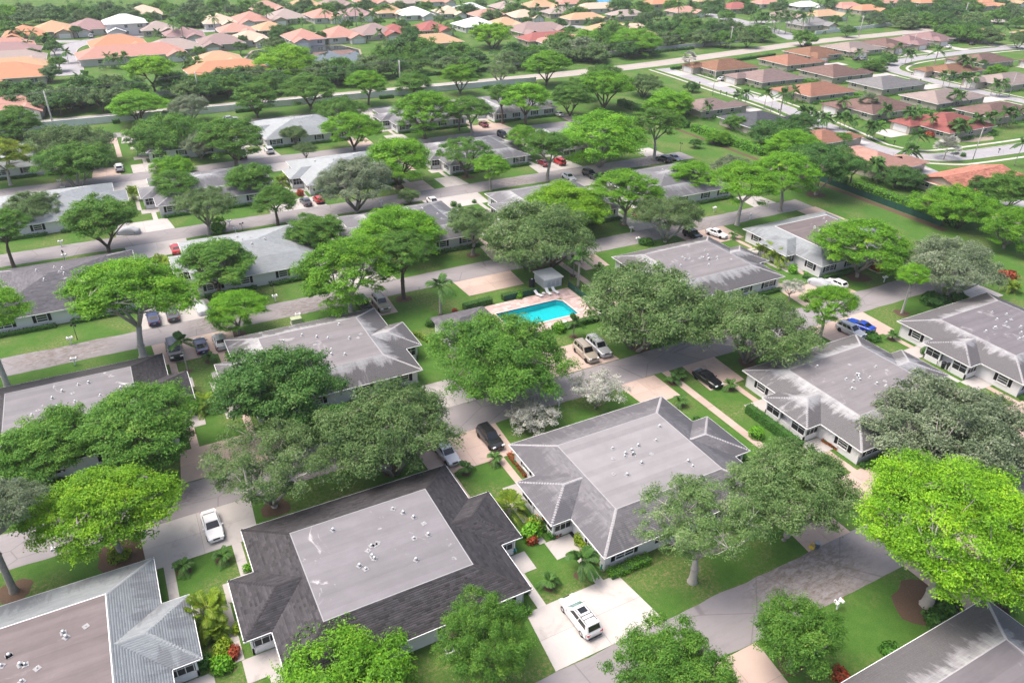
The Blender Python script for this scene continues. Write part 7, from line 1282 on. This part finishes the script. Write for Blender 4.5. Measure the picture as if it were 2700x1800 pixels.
def house(x0, y0, w, d, roof, label, front='-x', wing=True, wall=None, tiles=True, ze=2.5, s=.3, rz=0.0, group='houses of the brown-roofed estate', gable=(), storeys=1, wingat=1, lanai=False, course=.34):
    """front side carries the garage wing; local frame centred on the main block"""
    fr = {'-x': 0, '+x': math.pi, '-y': math.pi / 2, '+y': -math.pi / 2}[front]; swap = front in ('-y', '+y'); lw, ld = (d, w) if swap else (w, d)
    r = empty('house', (x0 + w / 2, y0 + d / 2, 0), fr + rz); tag(r, label, 'house', group); wm = wall or CREAMW; rm, rc = ROOFC[roof]; ze = ze + 2.7 * (storeys - 1); o = .85
    P, rd = hip(-lw / 2, lw / 2, -ld / 2, ld / 2, ze, s, gable); allP = list(P); wl = MB().box(-lw / 2 + o, lw / 2 - o, -ld / 2 + o, ld / 2 - o, 0, ze - .06)
    for e, x in (('x0', -lw / 2 + o), ('x1', lw / 2 - o)):
        if e in gable and lw >= ld: h = ld / 2 - o; wl.poly([(x, -h, ze - .06), (x, h, ze - .06), (x, 0, ze - .06 + h * s)] if e == 'x1' else [(x, h, ze - .06), (x, -h, ze - .06), (x, 0, ze - .06 + h * s)])
    ww, wd = min(8.0, lw * .45), min(8.6, ld * .5); wy0 = (ld / 2 - wd - .3) if wingat > 0 else (-ld / 2 + .3); wx = -lw / 2 - 4.2; zw = 2.5
    if wing:
        Q, _ = hip(wx, -lw / 2 + wd / 2 + 2, wy0, wy0 + wd, zw + .012, s, ('x0',) if 'wing' in gable else ()); allP += [q for q in Q if not (q[0][0] > -lw / 2 + 1 and q[1][0] > -lw / 2 + 1)]; wl.box(wx + o, -lw / 2 + o + .3, wy0 + o, wy0 + wd - o, 0, zw - .05)
        if 'wing' in gable: h = wd / 2 - o; wl.poly([(wx + o, wy0 + wd - o, zw - .05), (wx + o, wy0 + o, zw - .05), (wx + o, wy0 + wd / 2, zw - .05 + h * s)])
    wl.build('wall', wm, r); b = MB()
    for q in allP: b.poly(lifted(q, -.014))
    b.box(-lw / 2 + .03, lw / 2 - .03, -ld / 2 + .03, ld / 2 - .03, ze - .14, ze - .03); rf = b.build('roof', mat(roof + '_deck', rc, .9, .12, .8), r)
    if tiles: stuff(put('shingles', shingle_mesh('shingles', allP, course, .5, 1.1, .03, int(abs(x0) * 7 + abs(y0))), rf, mat=rm))
    fa = MB()
    for (a, c, e, f) in ((-lw / 2, lw / 2, -ld / 2 - .05, -ld / 2 - .005), (-lw / 2, lw / 2, ld / 2 + .005, ld / 2 + .05), (-lw / 2 - .05, -lw / 2 - .005, -ld / 2, ld / 2), (lw / 2 + .005, lw / 2 + .05, -ld / 2, ld / 2)): fa.box(a, c, e, f, ze - .2, ze - .01)
    fa.build('fascia', TRIM, r)
    if wing: put('garage_door', GDM, r, (wx + o - .01, wy0 + wd / 2, .03), -math.pi / 2, GARAGE)
    for sd, L in ((0, lw), (1, lw)):
        n = 3 if L > 15 else 2
        for k in range(n):
            x = -L / 2 + L * (k + .6) / (n + .2); y = (-ld / 2 + o) if sd == 0 else (ld / 2 - o)
            for q in range(storeys): wn = put('window', HW['ab'[k % 2]][0], r, (x, y, .95 + 2.7 * q), 0 if sd == 0 else math.pi, GLASS); put('window_frame', HW['ab'[k % 2]][1], wn, mat=TRIM)
    for sx in (-1, 1):
        for k, yy in enumerate((-ld * .3, ld * .02) if wingat > 0 else (ld * .3, -ld * .02)):
            for q in range(storeys): wn = put('window', HW['ba'[k % 2]][0], r, (sx * (lw / 2 - o), yy, .95 + 2.7 * q), -math.pi / 2 * -sx, GLASS); put('window_frame', HW['ba'[k % 2]][1], wn, mat=TRIM)
    if lanai: MB().box(-1.9, 1.9, -.03, .03, .1, 2.3).build('screen_door', SCREEN, r, (lw / 2 - o + .05, 0, 0), math.pi / 2)
    return r
def drive_x(x0, x1, y0, y1, m=WHITEC): paving('driveway', [(x0, y0), (x1, y0), (x1, y1), (x0, y1)], 2, 1, m, .036)
NB = [(221, 238, 24, 18, 'brown', 'brown-roofed house at the estate corner beside the silver fan palm'), (222.5, 214, 23, 18, 'mauve', 'mauve-brown house behind the white sedan, second along the estate road'), (221, 189, 24, 17, 'rust', 'rust-roofed house with a long clipped hedge, third along the estate road'), (220, 162, 24, 19, 'umber', 'dark umber-roofed house behind the round date palm'), (222, 136, 23, 19, 'red', 'red-roofed house with a white garage at the bend, ringed by red flower beds')]
for (x, y, w, d, c, lab) in NB:
    house(x, y, w, d, c, lab, '-x'); drive_x(x - 12, x - 4.3 + .5, y + d - 8.4, y + d - 1.2)
for (x, y, w, d, c, lab) in [(258, 236, 20, 18, 'rust', 'salmon-brown house with a dark screened lanai in the second estate row'), (256, 210, 21, 19, 'umber', 'dark brown house with a white roof patch in the second estate row'), (256, 187, 22, 17, 'grey', 'grey-roofed house in the middle of the brown-roofed estate'), (254, 163, 24, 16, 'taupe', 'taupe-roofed house behind the long clipped hedge row'), (253, 142, 24, 15, 'umber', 'umber-roofed house behind the red-roofed one')]: house(x, y, w, d, c, lab, '+x'); drive_x(x + w + 3.5, 297, y + 1.2, y + 7)
for (x, y, w, d, c, lab) in [(307, 196, 24, 15, 'brown', 'tan-brown house with tall palms at the curve of the second estate road'), (307, 172, 26, 17, 'taupe', 'taupe house with two gables at the right edge'), (343, 205, 24, 17, 'umber', 'dark umber house behind the curve, right'), (372, 190, 22, 16, 'umber', 'dark house at the right edge behind the conifers'), (312, 140, 24, 17, 'umber', 'umber house cut by the right edge')]: house(x, y, w, d, c, lab, '-x'); drive_x(x - 6, x - 3.8, y + d - 8, y + d - 1.5)
for (x, y, w, d, c, lab) in [(284, 248, 22, 17, 'brown', 'brown-roofed house with a curved wall at the top of the second estate road'), (312, 250, 24, 18, 'taupe', 'taupe-roofed house with a white front, top row right'), (340, 252, 18, 18, 'umber', 'dark mauve-roofed house, left of two hipped twins'), (360, 254, 17, 17, 'plum', 'dark plum-roofed house, right of two hipped twins'), (382, 258, 19, 18, 'plum', 'plum-roofed house with yellow shrubs, top row right'), (412, 256, 28, 18, 'tan', 'wide tan-roofed house at the end of the top row'), (452, 246, 18, 16, 'tan', 'tan-roofed house at the right edge of the top row')]: house(x, y, w, d, c, lab, '-y'); paving('driveway', [(x + 1.5, 241), (x + 7.5, 241), (x + 7.5, y - 3.8), (x + 1.5, y - 3.8)], 1, 2, WHITEC, .036)
for (x, y, w, d, c, lab, g, cs) in [(171, 188, 17, 14, 'mauve', 'mauve-roofed house on the near side of the estate road', (), .34), (171, 164, 19, 17, 'darkgrey', 'dark grey-roofed house with round roof vents behind the open lawn', (), .34), (177, 144, 14, 12, 'rust', 'small brown roof peeping behind the dark trees', (), .34), (170, 119, 16, 20, 'salmon', 'terracotta ribbed-roof house behind the big forked tree', (), .42), (175, 99, 24, 14, 'tile', 'house with mottled orange tile roof at the right edge', ('x0', 'x1'), .4)]: house(x, y, w, d, c, lab, '+x', gable=g, course=cs); drive_x(x + w + 3.5, 199 if y > 130 else 193, y + 1, y + 7)
# ground-floor vents on the dark grey roof
# far estate: column, row of the roof centre (2352 px picture), width, depth, roof, storeys, gabled wing, label
FARH = [(55, 70, 15, 17, 'orange', 1, 'orange-roofed house, far left of the cul-de-sac'), (122, 60, 16, 17, 'tan', 1, 'tan-gabled house at the end of the cul-de-sac'), (205, 55, 17, 17, 'plum', 1, 'mauve-brown gabled house right of the tan one'), (285, 45, 17, 15, 'white', 2, 'white two-storey house with white roof, far left'), (360, 58, 14, 14, 'taupe', 1, 'grey house behind the tall palm cluster, far left'), (268, 92, 20, 16, 'orange', 1, 'bright terracotta gabled house beside the lawn circle'), (300, 114, 36, 15, 'pink', 1, 'long pink-roofed house, far left'), (395, 100, 20, 15, 'taupe', 1, 'mauve-roofed house with dark lanai right of the terracotta one'), (25, 160, 20, 17, 'orange', 1, 'orange-red house at the left edge across the belt of trees'), (25, 143, 22, 13, 'tan', 1, 'tan house with a dark panel at the left edge'), (22, 125, 22, 12, 'taupe', 1, 'flat grey-roofed house at the left edge'), (20, 108, 20, 14, 'plum', 1, 'dark mauve roof at the left edge'), (15, 95, 18, 12, 'pink', 1, 'pink roof at the left edge, topmost'), (30, 230, 15, 12, 'pink', 1, 'pink roof glimpsed behind the belt of trees, left edge'),
 (500, 42, 15, 18, 'cream', 1, 'cream-roofed house with gable, far row'), (575, 38, 16, 18, 'pink', 1, 'pink-roofed house behind the cream one, far row'), (655, 32, 17, 18, 'taupe', 1, 'mauve-grey roof with a white gable, far row'), (740, 30, 15, 18, 'pink', 1, 'pink-roofed house between two palms, far row'), (818, 26, 15, 18, 'plum', 1, 'rose-brown roof with white dome, far row'), (892, 20, 16, 17, 'tan', 1, 'tan house with blue front, far row'), (505, 88, 17, 15, 'mauve', 1, 'mauve roof with dark screened lanai facing the lake'), (572, 80, 14, 14, 'cream', 1, 'cream roof half hidden by dark trees near the lake'), (612, 78, 1, 1, None, 1, ''), (695, 78, 15, 17, 'pink', 1, 'pink-roofed white house on the lake lawn, left'), (780, 72, 16, 17, 'pink', 1, 'pink-roofed white house on the lake lawn, middle'), (858, 66, 18, 17, 'mauve', 1, 'mauve-roofed house with dark lanai on the lake lawn, right'), (500, 128, 16, 14, 'tan', 1, 'tan two-part roof beside the dark screen, left of the lake'), (520, 150, 26, 14, 'orange', 1, 'orange-tan roof behind the belt of trees, left of the lake'), (615, 148, 1, 1, None, 1, ''),
 (905, 65, 14, 15, 'red', 1, 'red-roofed house right of the lake, first'), (990, 58, 15, 15, 'red', 1, 'red-roofed house right of the lake, second'), (950, 25, 17, 16, 'white', 1, 'grey-white roof among palms, upper centre'), (1030, 22, 14, 16, 'cream', 1, 'cream roof among palms, upper centre'), (1080, 15, 17, 15, 'white', 1, 'pale blue-grey roof, upper centre'), (1090, 50, 18, 15, 'white', 1, 'white house with grey roof and blue-framed lanai'), (985, 88, 26, 14, 'tan', 1, 'tan roof with a dark solar panel right of the lake'), (1160, 48, 15, 14, 'tan', 1, 'tan roof left of the big dark tree, upper centre'), (1215, 62, 18, 17, 'mauve', 1, 'mauve-brown roof with a pale patch, upper centre'), (1165, 10, 18, 14, 'taupe', 1, 'taupe roof at the top edge, centre'), (1240, 8, 20, 14, 'tan', 1, 'tan roof at the top edge, right of centre'), (1260, 80, 26, 12, 'red', 1, 'long brick-red roof, upper centre'), (1300, 86, 26, 11, 'pink', 1, 'long rose-pink roof with dark lanai, upper centre'), (1240, 58, 24, 12, 'mauve', 1, 'long mauve roof behind the brick-red one'), (1400, 60, 22, 14, 'tan', 1, 'tan roof beside the round garden tree, upper right'), (1450, 62, 20, 13, 'cream', 1, 'cream roof with white front, upper right'), (1340, 35, 22, 12, 'tan', 1, 'tan roof behind the round garden tree'), (1370, 12, 24, 12, 'cream', 1, 'cream roof at the top edge, upper right'), (1290, 22, 20, 12, 'taupe', 1, 'taupe roof left of the blue water, top edge'), (1440, 28, 20, 12, 'taupe', 1, 'taupe roof right of the blue water'), (1520, 2, 22, 12, 'orange', 1, 'orange roof at the top edge, upper right'),
 (1690, 12, 18, 14, 'red', 1, 'red roof with dark lanai behind the royal palms'), (1860, 48, 20, 14, 'grey', 1, 'grey house with blue gable beside the gate wall'), (1850, 8, 18, 12, 'white', 1, 'pale blue house at the top edge, right'), (1890, 28, 22, 12, 'tan', 1, 'tan roof behind the grey gate house'), (1945, 10, 20, 12, 'pink', 1, 'pink roof at the top edge, right'), (2040, 0, 24, 12, 'pink', 1, 'rose roof at the top edge, far right'), (2130, 0, 22, 10, 'orange', 1, 'orange roof at the top edge among dark trees'), (2260, 6, 20, 14, 'orange', 1, 'orange-brown roof behind the last utility pole'), (330, 22, 16, 16, 'cream', 1, 'cream roof behind the white two-storey house'), (420, 72, 16, 14, 'plum', 1, 'plum roof behind the mauve lanai house'), (540, 62, 15, 14, 'salmon', 1, 'salmon roof between the cream and mauve houses'), (620, 58, 14, 14, 'tan', 1, 'tan roof behind the dark lakeside trees'), (610, 12, 18, 16, 'salmon', 1, 'salmon roof at the top edge, left of centre'), (700, 6, 18, 16, 'tan', 1, 'tan roof at the top edge above the lake'), (770, 4, 18, 15, 'mauve', 1, 'mauve roof at the top edge above the lake'), (850, -2, 18, 15, 'pink', 1, 'pink roof at the top edge, behind the tan one'), (925, 0, 18, 15, 'taupe', 1, 'taupe roof at the top edge, behind the grey-white one'), (1000, -4, 18, 15, 'pink', 1, 'pink roof at the top edge, centre'), (1120, 28, 18, 14, 'salmon', 1, 'salmon roof right of the pale blue-grey one'), (1200, 30, 16, 14, 'cream', 1, 'cream roof behind the big dark tree'), (1310, 2, 20, 12, 'pink', 1, 'pink roof at the top edge, left of the blue water'), (1480, 78, 16, 12, 'salmon', 1, 'salmon roof behind the bright tree at the bend'), (1420, 8, 20, 12, 'cream', 1, 'pale roof at the top edge, right of the blue water'), (1570, 20, 18, 12, 'salmon', 1, 'salmon roof among the dark trees, upper right'), (1620, -4, 18, 12, 'tan', 1, 'tan roof at the top edge, left of the royal palms'), (1760, 2, 18, 12, 'pink', 1, 'pink roof at the top edge above the royal palms'), (1800, 30, 16, 12, 'mauve', 1, 'mauve roof behind the royal palms'), (1990, 16, 18, 12, 'orange', 1, 'orange roof right of the tall gate palms'), (2195, -6, 18, 12, 'pink', 1, 'pink roof at the top edge, far right corner'), (2310, 0, 18, 12, 'tan', 1, 'tan roof in the far right corner')]
for (x, y, w, d, c, st, lab) in FARH:
    if not c: continue
    p = og(x, y, 4.2 if st == 1 else 6.5); w *= 1.14; d *= 1.1; house(p.x - w / 2, p.y - d / 2, w, d, c, lab, '-y', True, PALEW if c in ('white', 'pink', 'plum', 'cream') else CREAMW, False, 2.9, .42, RND.uniform(-.08, .08), 'houses of the far estate', ('wing',), st, 1 if (int(x) % 2) else -1, True)
# flower beds and hedges round the red-roofed house, dark conifers' garden hedges
for (x, y, r, k, lf, lab) in [(1555, 905, 1.2, 'low', 'red', 'red ring of flowers at the red house, left'), (1700, 940, 2.0, 'low', 'red', 'large red ring of flowers round the palm at the red house'), (1820, 950, 1.0, 'low', 'red', 'red flower clump at the red house, right'), (1890, 965, .8, 'low', 'yellow', 'yellowish clump on the sand bed at the bend'), (1980, 950, .8, 'low', 'hedge', 'green clump on the sand bed at the bend'), (2110, 920, .9, 'low', 'hedge', 'green clump on the sand bed, right'), (1370, 850, 1.1, 'low', 'brighthedge', 'round bright bed beneath the cluster palm near the red house'), (920, 700, 1.0, 'ball', 'brighthedge', 'round clipped bush before the rust-roofed house'), (1030, 735, .9, 'ball', 'hedge', 'dark bush before the umber-roofed house'), (1180, 785, .9, 'ball', 'hedge', 'dark bush beside the round date palm, left'), (1300, 805, .7, 'bush', 'yellow', 'yellow shrub before the umber-roofed house'), (1930, 1080, .8, 'ball', 'hedge', 'dark square bush beside the large silver fan palm'), (425, 570, 1.2, 'bush', 'hedge', 'dark shrub before the mauve-brown house')]:
    p = ground(1800 + x * KZ, y * KZ); shrub(k, p.x, p.y, r, lab, lf, 'shrubs of the brown-roofed estate')
p = ground(1800 + 1990 * KZ, 950 * KZ); bed(p.x, p.y, 9, 4, SOIL, 'sand_bed')
for (x0, y0, x1, y1, lab, lf) in [(225, 187.4, 246, 187.4, 'clipped hedge along the rust-roofed house', 'brighthedge'), (247.6, 188, 247.6, 206, 'bright hedge between the rust and grey-roofed houses', 'brighthedge'), (249.2, 213, 249.2, 233, 'bright hedge between the mauve-brown and dark brown houses', 'brighthedge'), (247.8, 160, 247.8, 182, 'bright hedge between the umber and taupe houses', 'brighthedge'), (224, 212.6, 246, 212.6, 'dark hedge along the mauve-brown house', 'hedge'), (215, 258.6, 246, 259.6, 'dark hedge behind the estate corner house', 'hedge'), (248, 262, 282, 267, 'dark shrub row along the boundary road at the estate corner', 'deep'), (174, 97.6, 196, 97.6, 'dark hedge along the tiled orange-roofed house', 'hedge'), (254, 161.6, 276, 161.6, 'hedge along the taupe house', 'hedge')]: hedge(x0, y0, x1, y1, 1.4, 1.1, lab, lf, 16, .18, wild=.12, group='estate hedges')
# ------------------------------------------------------------------ undergrowth between the far houses (uncountable), and the air
def undergrowth():
    rg = np.random.default_rng(77); V = []; F = []; T = []; nv = 0; n = 0
    while n < 420:
        px, py = rg.uniform(-60, 2760), rg.uniform(-25, 175); p = ground(px, py, 1.5)
        if p.x > 195 and p.y < 275 and p.x > 0: 
            if p.y < 262: continue
        if p.y < 290 + max(0, p.x - 150) * .08: continue
        if 50 < p.x < 116 and 292 < p.y < 402: continue
        if abs(p.x + 7) < 9 and p.y < 435: continue
        if -20 < p.x < 45 and 385 < p.y < 432: continue
        r = rg.uniform(.9, 2.3); m = int(60 * r); d = rg.normal(0, 1, (m, 3)); d /= np.linalg.norm(d, axis=1)[:, None]; d[:, 2] = np.abs(d[:, 2])
        q = np.array([p.x, p.y, r * .35]) + d * np.array([r, r, r * rg.uniform(.7, 1.3)]) * rg.uniform(.6, 1.05, m)[:, None]
        v, f, t = leaves(q, d + (0, 0, .4), np.full(m, .3), .55, np.clip(rg.normal(.42 + rg.normal(0, .1), .15, m), 0, 1), rg, .5); V.append(v); F.append(f + nv); T.append(t); nv += len(v); n += 1
    o = put('undergrowth', mesh_np('undergrowth', np.concatenate(V), np.concatenate(F), {'tint': np.concatenate(T)}), mat=LEAF['far']); stuff(o); o['label'] = 'low garden greenery filling the gaps between the far houses'; o['category'] = 'greenery'
undergrowth()
def foundation_plants():
    rg = np.random.default_rng(78); V = []; F = []; T = []; nv = 0
    for (x, y, w, d) in [(x, y, w, d) for (x, y, w, d, c, lab) in NB] + [(258, 236, 20, 18), (256, 210, 21, 19), (256, 187, 22, 17), (254, 163, 24, 16), (253, 142, 24, 15), (307, 196, 24, 15), (307, 172, 26, 17), (343, 205, 24, 17), (284, 248, 22, 17), (312, 250, 24, 18), (340, 252, 18, 18), (360, 254, 17, 17), (382, 258, 19, 18), (412, 256, 28, 18), (171, 188, 17, 14), (171, 164, 19, 17), (170, 119, 16, 20), (175, 99, 24, 14)]:
        for k in range(34):
            s = rg.uniform(0, 1); r = rg.uniform(.4, 1.0)
            cx, cy = ((x + w * s, y - rg.uniform(.2, 1.6)) if k % 3 else (x - rg.uniform(.2, 1.6), y + d * .5 * s) if k % 2 else (x + w + rg.uniform(.2, 2), y + d * s)); m = int(90 * r); dd = rg.normal(0, 1, (m, 3)); dd /= np.linalg.norm(dd, axis=1)[:, None]; dd[:, 2] = np.abs(dd[:, 2])
            p = np.array([cx, cy, r * .3]) + dd * r * rg.uniform(.7, 1.05, m)[:, None]; v, f, t = leaves(p, dd + (0, 0, .4), np.full(m, .16), .55, np.clip(rg.normal(.42 + rg.normal(0, .12), .15, m), 0, 1), rg, .5); V.append(v); F.append(f + nv); T.append(t); nv += len(v)
    o = put('foundation_planting', mesh_np('foundation_planting', np.concatenate(V), np.concatenate(F), {'tint': np.concatenate(T)}), mat=LEAF['hedge']); stuff(o); o['label'] = 'loose green planting along the walls of the brown-roofed houses'; o['category'] = 'greenery'
foundation_plants()
hz = bpy.data.materials.new('thin_haze'); hz.use_nodes = True; ht = hz.node_tree; ht.nodes.remove(ht.nodes['Principled BSDF']); hv = ht.nodes.new('ShaderNodeVolumePrincipled')
hv.inputs['Color'].default_value = (.82, .87, .92, 1); hv.inputs['Density'].default_value = 0.00018; hv.inputs['Anisotropy'].default_value = .2; ht.links.new(hv.outputs[0], ht.nodes['Material Output'].inputs['Volume'])
o = MB().box(-1500, 2500, -700, 2900, -2.6, 63).build('haze', hz); stuff(o)
